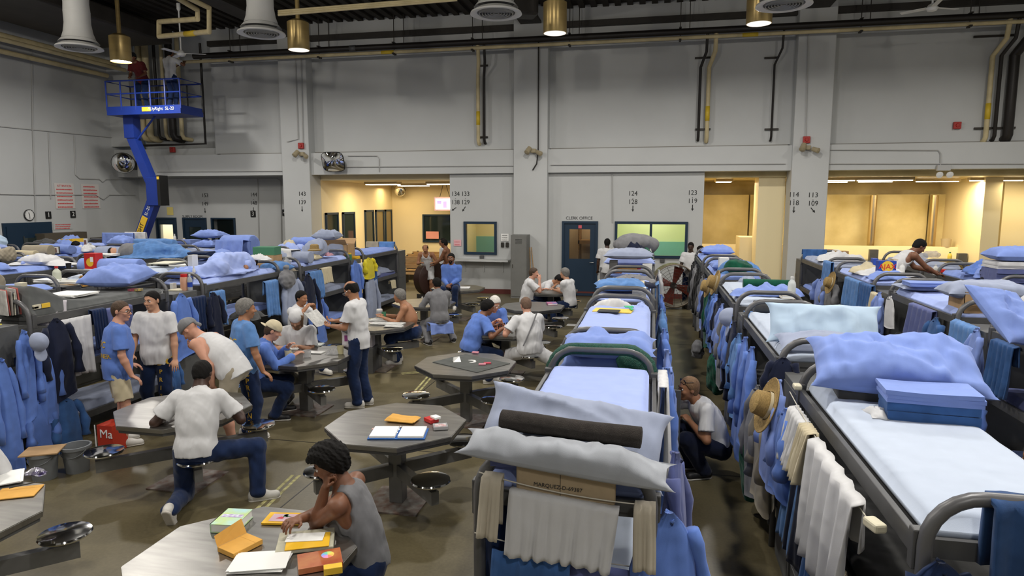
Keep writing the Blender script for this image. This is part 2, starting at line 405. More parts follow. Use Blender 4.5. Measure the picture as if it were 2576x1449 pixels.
GLASS = mat('window glass', (.02, .03, .03), rough=.03, spec=.6, alpha=.16)
def frame(x0, x1, z0, z1, Y, name, f=.075, mull=(), pane=True, m=NAVYP):
    mb = MB(); y0, y1 = Y-.06, Y+.06
    mb.box(x0, x1, y0, y1, z1-f, z1).box(x0, x1, y0, y1, z0, z0+f).box(x0, x0+f, y0, y1, z0+f, z1-f).box(x1-f, x1, y0, y1, z0+f, z1-f)
    for q in mull: mb.box(q-.035, q+.035, y0, y1, z0+f, z1-f)
    o = struct(mb, name, m)
    if pane: MB().box(x0+f, x1-f, Y, Y+.01, z0+f, z1-f).obj('pane', GLASS, o)
    return o
def backroom(x0, x1, y0, y1, m, watt, col, low=None, z1=3.0):
    mb = MB().box(x0, x1, y1, y1+.1, 0, z1).box(x0, x0-.08, y0, y1, 0, z1).box(x1, x1+.08, y0, y1, 0, z1).box(x0, x1, y0, y1, z1, z1+.1)
    struct(mb, 'wall_office', m)
    if low: struct(MB().box(x0, x1, y1-.04, y1, 0, low[0]), 'wall_office_panel', low[1])
    if watt: area_light('office_light', ((x0+x1)/2, (y0+y1)/2, z1-.05), .8, watt, col)
frame(-5.68, -4.64, 1.2, 2.21, 19.9, 'window_1')
TEAL = mat('teal partition', (.22, .50, .52), rough=.7)
backroom(-6.0, -3.5, 20.3, 22.6, mat('office wall cream', (.8, .72, .45), rough=.7), 26, (1, .88, .6), (1.62, TEAL))
MB().box(-5.0, -4.1, 22.45, 22.55, 1.63, 2.45).obj('cabinet', mat('tan laminate', (.72, .45, .12), rough=.5), label='tan cabinet seen through the hatch window beside the day room', cat='cabinet')
frame(-1.08, 1.0, 1.18, 2.24, 19.9, 'window_2', mull=(-.04,))
backroom(-1.3, 1.15, 20.3, 22.4, mat('office wall pale green', (.80, .85, .55), rough=.7), 38, (1, 1, .72), (1.52, TEAL))
# clerk office door
d = frame(-2.64, -1.57, 0.02, 2.24, 19.9, 'door_1', f=.07, pane=False)
mb = MB(); holes(mb, -2.57, -1.64, .03, 2.17, 19.88, 19.93, [(-2.42, -1.80, 1.12, 2.0)]); mb.obj('door_leaf', NAVYP, d)
MB().box(-2.42, -1.80, 19.90, 19.91, 1.12, 2.0).obj('pane', GLASS, d)
mb = MB().box(-2.15, -2.05, 19.86, 19.88, 2.03, 2.12).obj('notice', mat('pink notice', (.6, .1, .12)), d)
MB().tube([(-1.69, 19.86, 1.02), (-1.69, 19.82, 1.02), (-1.80, 19.82, 1.02)], .012).obj('door_handle', CHROME, d)
backroom(-2.9, -1.4, 20.3, 22.0, mat('closet wall', (.62, .5, .34), rough=.7), 13, (1, .85, .6))
MB().box(-2.3, -1.5, 21.2, 21.9, 1.48, 1.6).box(-2.3, -2.26, 21.2, 21.9, .3, 2.3).obj('storage_shelf', WOOD, label='wooden shelf with a bundle on it behind the clerk office door glass', cat='shelf')
# supply room doors of the left recess
d = frame(-16.45, -15.5, .02, 2.25, 21.1, 'door_2', f=.06, pane=False)
mb = MB(); holes(mb, -16.39, -15.56, .03, 2.19, 21.08, 21.13, [(-16.22, -15.72, 1.1, 1.92)]); mb.obj('door_leaf', NAVYP, d)
MB().box(-16.22, -15.72, 21.1, 21.11, 1.1, 1.92).obj('pane', GLASSM, d)
d = frame(-17.55, -16.72, .02, 2.25, 21.1, 'door_3', f=.06, pane=False)
mb = MB(); holes(mb, -17.49, -16.78, .03, 2.19, 21.08, 21.13, [(-17.42, -16.88, 1.0, 2.0)]); mb.obj('door_leaf', NAVYP, d)
MB().box(-17.42, -16.88, 21.1, 21.11, 1.0, 2.0).obj('pane', GLASS, d)
backroom(-18.0, -16.6, 21.5, 23.2, mat('bright office wall', (.85, .82, .7), rough=.7), 45, (1, .93, .75))
frame(-15.3, -14.35, .9, 2.25, 21.1, 'window_3', f=.05)
backroom(-16.5, -14.2, 21.5, 23, mat('dim room wall', (.05, .06, .07), rough=.8), 0, None)
# left wall double door
mb = MB().box(-18.2, -18.15, 15.75, 17.35, 0, 2.2)
d = struct(mb, 'door_4', NAVYP)
MB().box(-18.15, -18.12, 15.83, 16.5, .02, 2.1).obj('door_leaf', NAVYP, d)
MB().box(-18.12, -18.11, 16.35, 16.7, 1.2, 1.75).box(-18.115, -18.10, 16.31, 16.35, 1.2, 1.8).box(-18.115, -18.10, 16.7, 16.74, 1.2, 1.8).obj('pane', GLASSM, d)
# day room windows and doors
RY = -10.63
for i, (a, c, z0, z1, dark) in enumerate(((20.5, 21.4, .0, 2.45, 1), (21.75, 22.7, .0, 2.45, 1), (23.6, 24.4, .9, 2.5, 0), (24.6, 25.4, .0, 2.5, 0), (25.55, 26.25, 1.0, 2.5, 0))):
    mb = MB().box(RY, RY+.06, a, a+.07, z0, z1).box(RY, RY+.06, c-.07, c, z0, z1).box(RY, RY+.06, a, c, z1-.07, z1).box(RY, RY+.06, a, c, z0, z0+.07)
    o = struct(mb, ('window_%d' if i != 3 else 'door_%d') % (5+i), NAVYP)
    MB().box(RY+.01, RY+.03, a+.07, c-.07, z0+.07, z1-.07).obj('pane', GLASSM if dark or i == 2 else mat('dim amber glass', (.20, .15, .07), rough=.1), o)
o = frame(-9.3, -7.9, 1.15, 2.3, 26.4, 'window_4', f=.07, pane=False)
MB().box(-9.23, -7.97, 26.38, 26.39, 1.22, 2.23).obj('pane', GLASSM, o)
MB().box(-9.15, -8.6, 26.33, 26.335, 1.3, 1.6).obj('notice', mat('pink paper', (.8, .35, .3)), label='pink notice taped to the dark day room window', cat='notice')
# ceiling lights of the lit rooms
def fixture(x, y, z, w, d, label, group=None):
    t = empty('ceiling_light', (x, y, z), 0, label, 'light', group)
    MB().box(-w/2, w/2, -d/2, d/2, -.08, 0).obj('housing', mat('fixture housing', (.45, .36, .2), rough=.5), t)
    MB().box(-w/2+.04, w/2-.04, -d/2+.03, d/2-.03, -.10, -.08).obj('diffuser', TUBEE, t)
fixture(-9.3, 22.3, 3.5, 1.2, .5, 'leftmost flat light fixture on the day room ceiling')
fixture(-8.9, 24.3, 3.5, 1.2, .5, 'deeper flat light fixture in the middle of the day room ceiling')
fixture(-7.0, 22.3, 3.5, 1.3, .5, 'light fixture at the right end of the day room ceiling')
fixture(2.1, 21.6, 3.5, .5, .5, 'small square light on the ceiling of the narrow washroom opening')
for i, (x, y, w) in enumerate(((5.0, 20.9, 1.3), (6.4, 20.9, 1.5), (5.2, 22.4, 1.3), (9.6, 21.8, 1.4), (8.3, 22.4, 1.2), (6.6, 22.4, 1.0))):
    fixture(x, y, 3.5, w, .18, 'long tube light on the ceiling of the wide washroom, ' + ('front pair at left', 'front pair at right', 'back row at left', 'near the right wall', 'back row at right', 'back row in the middle')[i])
for k, v in dict(a=0).items(): pass
# worktop in the washroom
MB().box(4.7, 9.2, 21.9, 22.95, .98, 1.02).box(4.7, 9.2, 22.8, 22.9, .0, 1.0).obj('counter', mat('dark worktop', (.03, .035, .03), rough=.2), label='dark worktop running along the lit washroom behind the bunks', cat='counter')
MB().box(2.6, 3.6, 21.2, 22.2, 0, 1.75).obj('wall_washroom_box', BATH2, kind='structure')

# stencilled numbers, arrows, signs painted on the walls
def stencil(s, px, py, h, Y, arrow=None, parent=wall_back):
    p = at(px, py, Y=Y); text('stencil_lettering', s, INK, h, (p.x, Y-.004, p.z), (PI/2, 0, 0), parent, sx=.95)
for a, c, px, py, ad, Y in (('153', '149', 516, 492, 0, 21.1), ('144', '148', 638, 490, 0, 21.1), ('143', '139', 760, 488, 0, 19.6), ('134', '138', 1146, 488, 1, 19.9),
                     ('133', '129', 1171, 488, .6, 19.9), ('124', '128', 1592, 487, 0, 19.9), ('123', '119', 1742, 485, 0, 19.9), ('114', '118', 1997, 490, 0, 19.6), ('113', '109', 2045, 491, -.7, 19.6)):
    stencil(a, px, py, .19, Y); stencil('-', px, py+11, .12, Y); stencil(c, px, py+21, .19, Y)
    p = at(px-(4 if ad > 0 else 0), py+38, Y=Y); R = TR((p.x, Y-.004, p.z), 0, 0, 0) @ rotm(0, ad, 0)
    MB().add([(-.012, 0, .09), (.012, 0, .09), (.012, 0, -.02), (.038, 0, -.02), (0, 0, -.09), (-.038, 0, -.02), (-.012, 0, -.02)], [(0, 1, 2, 3, 4, 5, 6)], R).obj('stencil_arrow', INK, wall_back)
stencil('SUPPLY ROOM', 484, 545, .13, 21.1); stencil('CLERK OFFICE', 1457, 549, .13, 19.9)
def plate(s, px, py, Y=None, X=None):
    p = at(px, py, Y=Y, X=X); r = (PI/2, 0, 0) if Y else (PI/2, 0, PI/2)
    t = empty('number_plate', p, 0 if Y else PI/2, {'1': 'leftmost black number plate, on the left wall right of the clock', '2': 'second black number plate, nearer the corner on the left wall', '3': 'black number plate under the conduit of the recessed wall', '4': 'black number plate beside the first pillar'}[s], 'sign', 'numbered wall plates')
    MB().box(-.095, .095, -.02, 0, -.11, .11).obj('plate', BLACK, t)
    o = text('digit', s, WHITEP, .2, (0, -.024, 0), (PI/2, 0, 0), t)
plate('1', 121, 541, X=-18.19); plate('2', 183, 539, X=-18.19); plate('3', 637, 538, Y=21.09); plate('4', 717, 535, Y=21.09)
def wallsign(px, py, w, h, lines, m, label, Y=None, X=None, sz=.06, bg=PAPER, lbl='sign'):
    p = at(px, py, Y=Y, X=X)
    t = empty('wall_sign', p, 0 if Y else PI/2, label, lbl)
    MB().box(-w/2, w/2, -.008, 0, -h/2, h/2).obj('sheet', bg, t)
    for i, l in enumerate(lines):
        zz = h/2-(i+.8)*h/(len(lines)+.3)
        if l[0] != '~': text('lettering', l, m, sz*1.3, (0, -.011, zz), (PI/2, 0, 0), t); continue
        r_ = random.Random(i+int(px)); xx = -w*.42+r_.random()*.03; mb = MB()   # lines too small to read: broken strokes
        while xx < w*.40-.02*len(l):
            q_ = r_.uniform(.012, .035)*(w/.5); mb.box(xx, min(xx+q_, w*.44), -.011, -.009, zz-sz*.28, zz+sz*.28*r_.uniform(.6, 1)); xx += q_+.008
        mb.obj('lettering', m, t)
SGN = mat('sign cream', (.58, .55, .52), rough=.7)
wallsign(163, 493, .72, .8, ['ATTENTION', '~', '~', '~~', '~', '~', '~'], REDINK, 'left one of two cream signs with red lettering on the left wall', X=-18.19, sz=.072, bg=SGN)
wallsign(228, 494, .72, .8, ['~~~~~', '~', '~', '~', '~~', '~', '~'], REDINK, 'right one of two cream signs with red lettering, nearer the corner', X=-18.19, sz=.072, bg=SGN)
wallsign(158, 569, .7, .2, ['~', '~~', '~~~'], REDINK, 'small red lettered notice low on the left wall near the door', X=-18.19, sz=.06, bg=PAINT)
wallsign(1151, 611, .24, .2, ['~', '~'], REDINK, 'pink notice left of the hatch window', Y=19.89, sz=.045, bg=mat('pink sheet', (.75, .42, .45)))
wallsign(1270, 597, .24, .22, ['~', '~', '~'], INK, 'small white notice right of the hatch window', Y=19.89, sz=.04, bg=PAPER)
wallsign(428, 531, .25, .28, [], INK, 'plain yellow sheet above the lit doorway at the far left', Y=21.09, bg=mat('yellow sheet', (.75, .62, .2)))
# clock
t = empty('wall_clock', at(72, 541, X=-18.19), PI/2, 'round white wall clock with black rim above the left door', 'clock')
MB().lathe([(0, 0), (.165, 0), (.17, .03), (.155, .045), (.15, .03), (0, .03)], 32, T=rotm(PI/2)).obj('rim', BLACK, t, 'auto')
MB().lathe([(0, .031), (.148, .031)], 32, T=rotm(PI/2)).obj('dial', WHITEP, t)
MB().box(-.006, .006, -.04, -.036, 0, .11).obj('minute_hand', BLACK, t, rot=(0, PI, 0)); MB().box(-.008, .008, -.04, -.036, 0, .08).obj('hour_hand', BLACK, t, rot=(0, -.3, 0))
for k in range(12): MB().box(-.004, .004, -.036, -.033, .12, .14).obj('tick', BLACK, t, rot=(0, k*PI/6, 0))
# ---------------------------------------------------------------- overhead: girders, pipes, ducts, lamps
for i, x in enumerate((-11.1, -3.55, 4.1)):
    MB().box(x-.2, x+.2, -6, 19.7, 7.92, 8.3).box(x-.3, x+.3, -6, 19.7, 7.86, 7.92).obj('beam', DARKST, kind='structure')
for y in (4.5, 9.5, 14.5): MB().box(-18.2, 12, y-.1, y+.1, 8.02, 8.3).obj('beam', DARKST, kind='structure')
mb = MB().box(-14.2, 12, 19.84, 20.0, 7.78, 7.94); mb.obj('beam', DARKST, kind='structure')
def pipe(pts, r, m, label, cat='pipe', group=None, n=10, name='pipe', bands=None):
    mb = MB().tube(pts, r, n); o = mb.obj(name, m, None, 'auto', label=label, cat=cat, group=group)
    for (a, c, mm) in bands or ():
        MB().tube([a, c], r*1.08, n).obj('pipe_label_band', mm, o, True)
    return o
LB = mat('yellow pipe label', (.60, .42, .03), rough=.5)
pipe([(-14.3, 19.3, 7.36), (12, 19.3, 7.36)], .085, BLKPIPE, 'long black pipe running along the top of the back wall', bands=[((-9, 19.3, 7.36), (-8.8, 19.3, 7.36), GREYST)])
pipe([(-15.2, 19.3, 7.2), (12, 19.3, 7.2)], .05, CREAMPIPE, 'long cream pipe just under the black pipe on the back wall', bands=[((-8.0, 19.3, 7.2), (-7.6, 19.3, 7.2), LB), ((2.2, 19.3, 7.2), (2.6, 19.3, 7.2), LB)])
HG = mat('hanger rod', (.03, .025, .02), rough=.5)
for i, x in enumerate((-13.0, -10.0, -7.6, -5.2, -2.4, .6, 5.1, 7.6, 10.0)):
    mb = MB().tube([(x, 19.3, 7.1), (x, 19.3, 8.3)], .012, 6).tube([(x+.25, 19.45, 7.45), (x+.25, 19.45, 8.3)], .012, 6).box(x-.03, x+.03, 19.19, 19.41, 7.12, 7.16).box(x-.03, x+.03, 19.19, 19.41, 7.44, 7.47)
    mb.obj('pipe_hanger', HG, label='dark pipe hanger on the back wall pipes, %s from the left' % ('first second third fourth fifth sixth seventh eighth ninth'.split()[i]), cat='hanger', group='hangers of the wall pipes')
def drop(px, z1, m, r, label, px2=None, yend=360, top=7.3, valve=True, band=None, X0=None):
    a = at(px, yend, Y=19.85); x = a.x; z0 = a.z
    pts = [(x+.12, 19.35, top), (x+.12, 19.45, top-.45), (x, 19.82, top-.8), (x, 19.82, z0+.1), (x, 19.9, z0), (x, 19.98, z0)]
    return pipe(pts, r, m, label, bands=[((x, 19.82, z0+.55), (x, 19.82, z0+.95), LB)] if band else None)
drop(1204, 0, CREAMPIPE, .055, 'cream pipe dropping down the middle wall panel, with yellow band', band=1, yend=362)
drop(1219, 0, BLKPIPE, .04, 'thin black pipe beside the cream one on the middle wall panel', yend=360)
drop(1756, 0, BLKPIPE, .04, 'thin black pipe on the panel above the clerk office, left of the cream pipe', yend=352)
drop(1777, 0, CREAMPIPE, .06, 'cream pipe with yellow band on the panel right of the clerk office', band=1, yend=355)
drop(1939, 0, BLKPIPE, .03, 'single thin black pipe left of the right-hand pillar', yend=353)
drop(2477, 0, CREAMPIPE, .06, 'cream pipe at the far right of the upper wall', band=1, yend=355)
drop(2499, 0, BLKPIPE, .045, 'middle black pipe of the trio at the far right of the upper wall', yend=352)
drop(2532, 0, BLKPIPE, .12, 'thick black pipe of the trio at the far right of the upper wall', yend=350)
for px, w in ((1213, .34), (1768, .42), (1941, .36), (2503, .95)):
    for yy in (165 if px < 1300 else 145, 345 if px < 1300 else 325):
        p = at(px, yy if px < 2000 else (90 if yy < 200 else 322), Y=19.93)
        lab = ('upper' if yy < 200 else 'lower')+' dark strut bracket holding '+{1213: 'the pipe drop of the middle wall panel', 1768: 'the pipe pair right of the clerk office', 1941: 'the single pipe by the right-hand pillar', 2503: 'the three pipes at the far right'}[px]
        MB().cbox((p.x, 19.95, p.z), (w, .05, .05)).obj('pipe_bracket', HG, label=lab, cat='bracket')
# pipes in the niche behind the lift
for i, (px, m, r) in enumerate(((362, CREAMPIPE, .10), (379, CREAMPIPE, .11), (401, BLKPIPE, .05), (419, CREAMPIPE, .06), (437, BLKPIPE, .12), (459, CREAMPIPE, .07))):
    a = at(px, 350, Y=20.3)
    pipe([(a.x, 20.3, 8.3), (a.x, 20.3, a.z+.15), (a.x+.03, 20.34, a.z+.03), (a.x+.12, 20.45, a.z), (a.x+.14, 20.6, a.z)], r, m, 'elbowed %s pipe in the niche behind the blue lift, %s from the left' % ('cream' if m == CREAMPIPE else 'black', 'first second third fourth fifth sixth'.split()[i]), group='elbow pipes behind the lift')
a = at(508, 200, Y=19.9); q = at(508, 362, Y=19.9); w_ = at(360, 366, Y=19.9)
pipe([(a.x, 19.9, 7.9), (a.x, 19.9, q.z), (w_.x, 19.9, q.z-.02)], .04, BLKPIPE, 'black pipe framing the niche behind the blue lift')
# cream pipes under the ceiling
pipe([(-17.5, 2, 7.3), (-17.5, 19.6, 7.3)], .09, CREAMPIPE, 'uppermost cream pipe along the left wall under the ceiling', bands=[((-17.5, 13.5, 7.3), (-17.5, 14.2, 7.3), LB)])
pipe([(-17.8, 2, 6.95), (-17.8, 19.6, 6.95)], .07, CREAMPIPE, 'cream pipe lowest on the left wall under the ceiling', bands=[((-17.8, 12.8, 6.95), (-17.8, 13.4, 6.95), LB)])
pipe([(-17.1, 2, 7.1), (-17.1, 19.6, 7.1)], .06, CREAMPIPE, 'thin cream pipe farthest out from the left wall under the ceiling')
P3 = lambda x, y, z: at(x, y, z=z)
lp = [at(x, y, Y=14.0+dy) for x, y, dy in ((405, -30, -1), (497, 25, 0), (497, 48, 0), (400, 55, 1), (400, 92, 1), (526, 80, 0), (526, 20, 0), (445, -20, -1))]
pipe(lp, .06, CREAMPIPE, 'cream pipe bent into a loop below the ceiling above the blue lift', bands=[(lp[4].lerp(lp[5], .55), lp[4].lerp(lp[5], .75), LB)])
for i, (dz, m) in enumerate(((0, CREAMPIPE), (.12, CREAMPIPE), (.06, CREAMPIPE))):
    a = at(700, 28+i*5, Y=12.5); c = at(1150, -8+i*4, Y=12.5)
    pipe([a, c], .022, m, 'thin conduit %s of three under the ceiling beside the second diffuser' % ('upper', 'lower', 'middle')[i], cat='conduit', group='ceiling conduits')
MB().box(-17.0, -14.4, 8, 18.5, 7.55, 8.0, b=.05).obj('air_duct', DARKST, label='large dark air duct under the ceiling above the blue lift', cat='duct')
MB().cbox(at(1290, 12, Y=15.5), (1.1, .5, .5), .4, .06).obj('ceiling_unit', DARKST, label='dark ceiling unit beside the third white diffuser', cat='unit')
MB().cbox(at(350, 62, Y=19.1), (1.5, 1.0, .5), .2, .05).cbox(at(350, 72, Y=19.1), (1.9, .1, .1), .2).obj('heater_unit', DARKST, label='dark box heater hanging from the ceiling left of the blue lift', cat='heater')

def diffuser(x, y, z, label, tilt=0):
    t = empty('air_diffuser', (x, y, z), 0, label, 'air diffuser', 'white ceiling air diffusers')
    pr = [(.26, 2.2)]+[(.26+.012*(k % 2 == 0), 2.0-k*.2) for k in range(7)]+[(.27, .55), (.30, .35), (.35, .2), (.42, .12)]
    MB().lathe(pr, 32).obj('duct', WHITEP, t, 'auto')
    for k in range(5): MB().lathe([(.268, .8+k*.34), (.276, .81+k*.34), (.268, .83+k*.34)], 32).obj('band', WHITEP, t, True)
    MB().lathe([(.36, .1), (.48, .03), (.49, .0), (.46, -.01), (.36, .02), (.36, .1)], 40).obj('flange', WHITEP, t, 'auto')
    mb = MB()
    for k in range(6):
        r = .34-k*.052; mb.lathe([(r, .06+k*.004), (r-.012, .075+k*.004), (r-.034, -.0+k*.004), (r-.022, -.012+k*.004), (r, .06+k*.004)], 32)
    mb.obj('louvre', mat('louvre grey', (.35, .35, .33), rough=.5), t, 'auto')
    MB().lathe([(0, .2), (.36, .2)], 32).obj('throat', BLACK, t)
    return t
for px, py, lab in ((200, 122, 'leftmost white flared air diffuser, hanging above the blue lift'), (658, 86, 'second white flared air diffuser from the left'), (1248, 36, 'white flared air diffuser above the middle of the room'), (1972, 14, 'rightmost white flared air diffuser, cut off by the top edge')):
    p = at(px, py, z=6.32); diffuser(p.x, p.y, 6.32, lab)
def highbay(x, y, k, label, lit):
    t = empty('high_bay_lamp', (x, y, 6.36), 0, label, 'lamp', 'cylindrical high bay lamps')
    MB().lathe([(.245, 0), (.25, .01), (.25, .62), (.15, .68), (.05, .7), (.05, 1.9), (0, 1.9)], 32).lathe([(.245, 0), (.235, .05), (.235, .3)], 32).obj('housing', BRASSY, t, 'auto')
    MB().lathe([(0, .02 if lit else .0), (.236, .02 if lit else .0)], 32).obj('lens', LAMPE if lit else mat('lamp lens', (1, .95, .85), emit=1.0), t)
nm = {0: 'lit cylindrical high bay lamp left of the blue lift', 1: 'amber cylindrical high bay lamp right of the second diffuser', 2: 'cylindrical high bay lamp in front of the middle pillar', 3: 'cylindrical high bay lamp beside the rightmost diffuser'}
for i, (px, py) in enumerate(((305, 156), (752, 126), (1396, 84), (1909, 60))):
    p = at(px, py, z=6.36); highbay(p.x, p.y, 1, nm[i], i == 0)
# ceiling fan-like white units
for px, py, lab in ((456, 135, 'white ceiling fan above the blue lift'), (2345, 20, 'white ceiling fan near the top right corner')):
    p = at(px, py, Y=16.5)
    t = empty('ceiling_fan', p, 0, lab, 'fan')
    MB().lathe([(0, -.08), (.09, -.06), (.12, 0), (.08, .06), (.02, .1), (.02, 1.1), (.05, 1.15), (.05, 1.3), (0, 1.3)], 20).obj('motor', WHITEP, t, 'auto')
    for k in range(3):
        MB().box(.1, .62, -.06, .06, .0, .012).obj('blade', WHITEP, t, rot=(.15, 0, k*2.1+.4))
# conduits, cameras, alarm boxes
CND = mat('conduit grey', (.40, .40, .39), rough=.5)
def conduit(pxs, lab, Y=None, X=None, m=CND, r=.014):
    pts = [at(a, c, Y=Y, X=X) for a, c in pxs]; return pipe(pts, r, m, lab, cat='conduit', name='conduit', n=6)
conduit([(80, 100), (82, 318), (90, 560)], 'thin vertical conduit at the far left of the left wall', X=-18.17)
conduit([(0, 318), (283, 346)], 'thin conduit running across the left wall below the pipes', X=-18.17)
conduit([(122, 333), (128, 500)], 'short vertical conduit left of the red lettered signs', X=-18.17)
conduit([(186, 340), (190, 440), (200, 449), (250, 451), (258, 458), (266, 451), (340, 452)], 'conduit with a zigzag bend above the second red lettered sign', X=-18.17)
conduit([(0, 488), (85, 490), (185, 490), (240, 490), (260, 502), (275, 490), (340, 491)], 'conduit crossing the red lettered signs on the left wall', X=-18.17)
conduit([(395, 432), (728, 430)], 'conduit along the header band left of the first pillar', Y=19.69)
conduit([(400, 449), (640, 449), (696, 449), (706, 455), (708, 610)], 'conduit under the header band left of the first pillar', Y=21.06)
conduit([(648, 450), (651, 610)], 'vertical conduit right of number plate 3', Y=21.06)
conduit([(742, 130), (750, 350), (722, 357)], 'bent conduit on the first pillar', Y=19.57)
conduit([(757, 130), (762, 365)], 'straight conduit above the red box on the first pillar', Y=19.57)
conduit([(870, 420), (1296, 417)], 'conduit along the header band above the day room', Y=19.69)
conduit([(875, 392), (948, 392), (954, 400), (954, 432)], 'short hooked conduit above the day room opening', Y=19.69)
conduit([(1355, 105), (1354, 380), (1350, 412), (1340, 428)], 'dark cable hanging down the middle pillar', Y=19.56, m=BLKPIPE, r=.02)
conduit([(1385, 415), (1976, 412)], 'conduit along the header band above the clerk office', Y=19.69)
conduit([(1400, 432), (1535, 433), (1540, 440), (1541, 560)], 'conduit running down the wall left of the clerk office window', Y=19.87)
conduit([(2075, 412), (2576, 412)], 'conduit along the header band above the wide washroom', Y=19.69)
conduit([(2070, 377), (2360, 378), (2366, 386), (2366, 420)], 'conduit bending down to the emergency light', Y=19.69)
conduit([(2042, 70), (2033, 90), (2027, 350)], 'conduit above the red box on the right-hand pillar', Y=19.57)
for px, py, Y, lab in ((436, 377, 20.05, 'small red alarm box below the pipe niche'), (759, 367, 19.6, 'small red alarm box on the first pillar'), (2406, 316, 19.98, 'red alarm box on the upper right wall panel'), (2028, 352, 19.6, 'small red alarm box on the right-hand pillar')):
    p = at(px, py, Y=Y); t = empty('alarm_box', p, 0, lab, 'alarm box')
    MB().box(-.09, .09, -.08, 0, -.09, .09, b=.01).obj('box', REDP, t); MB().lathe([(.05, 0), (.04, .02), (0, .02)], 14, T=TR((0, -.08, 0), PI/2)).obj('sounder', REDP, t)
TAN = mat('camera tan', (.32, .27, .17), rough=.5)
for px, py, lab in ((762, 388, 'tan surveillance camera pair on the first pillar'), (1343, 380, 'tan surveillance camera pair on the middle pillar'), (2030, 372, 'tan surveillance camera pair on the right-hand pillar')):
    p = at(px, py, Y=19.6); t = empty('surveillance_camera', p, 0, lab, 'camera')
    MB().box(-.08, .08, -.12, 0, -.06, .06, b=.02).obj('mount', TAN, t)
    MB().lathe([(0, 0), (.07, 0), (.08, .2), (0, .22)], 16, T=TR((-.1, -.12, .08), PI*.75, 0, -.5)).obj('camera_head', TAN, t, 'auto')
    MB().lathe([(0, 0), (.06, 0), (.07, .18), (0, .2)], 16, T=TR((.12, -.12, -.04), PI*.6, 0, .8)).obj('camera_head', TAN, t, 'auto')
p = at(2371, 428, Y=19.7); t = empty('emergency_light', p, 0, 'emergency light with two round heads above the washroom opening', 'light')
MB().box(-.16, .16, -.1, 0, -.02, .13, b=.01).obj('battery_box', CND, t)
for s_ in (-1, 1): MB().lathe([(0, 0), (.05, .0), (.085, .09), (0, .1)], 18, T=TR((s_*.12, -.08, -.1), PI*.6)).obj('lamp_head', WHITEP, t, 'auto')
# convex mirrors
MIR = mat('mirror', (.88, .88, .88), rough=.02, metal=1)
def mirror(px, py, r, lab, Y, rz=0, rect=0):
    p = at(px, py, Y=Y); t = empty('convex_mirror', p, rz, lab, 'mirror')
    T = rotm(PI/2+.35)
    if rect:
        vs = []; fs = []; n = 12
        for j in range(n+1):
            for i in range(n+1):
                u, v = i/n*2-1, j/n*2-1; vs.append((u*.36*(1-.12*v*v), v*.30*(1-.12*u*u), .12*(1-u*u)*(1-v*v)+.02))
        for j in range(n):
            for i in range(n): a_ = j*(n+1)+i; fs.append((a_, a_+1, a_+n+2, a_+n+1))
        MB().add(vs, fs, T).obj('mirror_glass', MIR, t, True)
        MB().tube([T @ Vector((math.copysign(abs(math.cos(k*PI/16))**.45, math.cos(k*PI/16))*.355, math.copysign(abs(math.sin(k*PI/16))**.45, math.sin(k*PI/16))*.295, .0)) for k in range(32)], .022, 6, closed=True).obj('rim', BLACK, t, True)
    else:
        MB().lathe([(r*math.sin(a*PI/2/10), r*.55*math.cos(a*PI/2/10)) for a in range(11)], 32, T=T).obj('mirror_glass', MIR, t, True)
        MB().lathe([(r*.98, -.02), (r*1.04, 0), (r*.99, .02)], 32, T=T).obj('rim', DARKST, t, True)
    MB().tube([(0, .05, 0), (0, .35, .05)], .02).obj('bracket', DARKST, t)
mirror(310, 410, .34, 'round convex mirror on the left wall beside the blue lift boom', 19.3, .62)
mirror(838, 407, .36, 'square convex mirror with black rim on the header above the day room', 19.4, 0, 1)
mirror(1006, 480, .24, 'round convex mirror in the corner of the yellow day room', 26.0)
# TV in the day room
p = at(1118, 513, Y=25.2); t = empty('television', p, 0, 'lit television hanging in the day room', 'television')
MB().box(-.42, .42, 0, .12, -.27, .27, b=.01).obj('casing', mat('tv casing', (.45, .30, .35), rough=.4), t)
MB().box(-.36, .36, -.006, 0, -.21, .21).obj('screen', mat('tv screen', (.75, .82, 1), emit=2.2), t)
MB().box(-.30, -.12, -.01, -.006, .0, .12).box(-.05, .1, -.01, -.006, -.15, .1).obj('screen_graphic', mat('tv blue graphic', (.25, .2, .7), emit=1.2), t)
MB().tube([(-.2, .05, .27), (0, .05, .95)], .01).tube([(.2, .05, .27), (0, .05, .95)], .01).obj('hanger', DARKST, t)

# ---------------------------------------------------------------- boom lift
LY = 17.8
t = empty('boom_lift', (-14.2, LY, 0), 0, 'blue boom lift with a raised work basket in the far left corner', 'lift')
q = lambda px, py: (lambda v: Vector((v.x+14.2, 0, v.z)))(at(px, py, Y=LY))
def beam2(a, c, w, d, m, name, par=None, mb=None):
    a = Vector(a); c = Vector(c); dv = c-a; L_ = dv.length; an = math.atan2(dv.x, dv.z)
    return MB().box(-w/2, w/2, -d/2, d/2, 0, L_, TR(a, 0, an, 0)).obj(name, m, par or t)
base = MB().box(-1.3, .5, -.75, .75, .25, .75, b=.05)
base.obj('chassis', LIFTB, t)
for sx in (-1.0, .2):
    for sy in (-.75, .75): MB().lathe([(0, -.12), (.3, -.12), (.33, -.08), (.33, .08), (.3, .12), (0, .12)], 20, T=TR((sx, sy, .33), PI/2)).obj('wheel', BLACK, t, 'auto')
A = q(352, 600); B = q(393, 492); C_ = q(330, 335); D = q(330, 290)
A0 = Vector((A.x-.45, 0, .7))
lo = beam2(A0, B, .30, .26, LIFTB, 'lower_boom')
beam2(B+Vector((-.12, 0, .4)), C_, .26, .24, LIFTB, 'upper_boom')
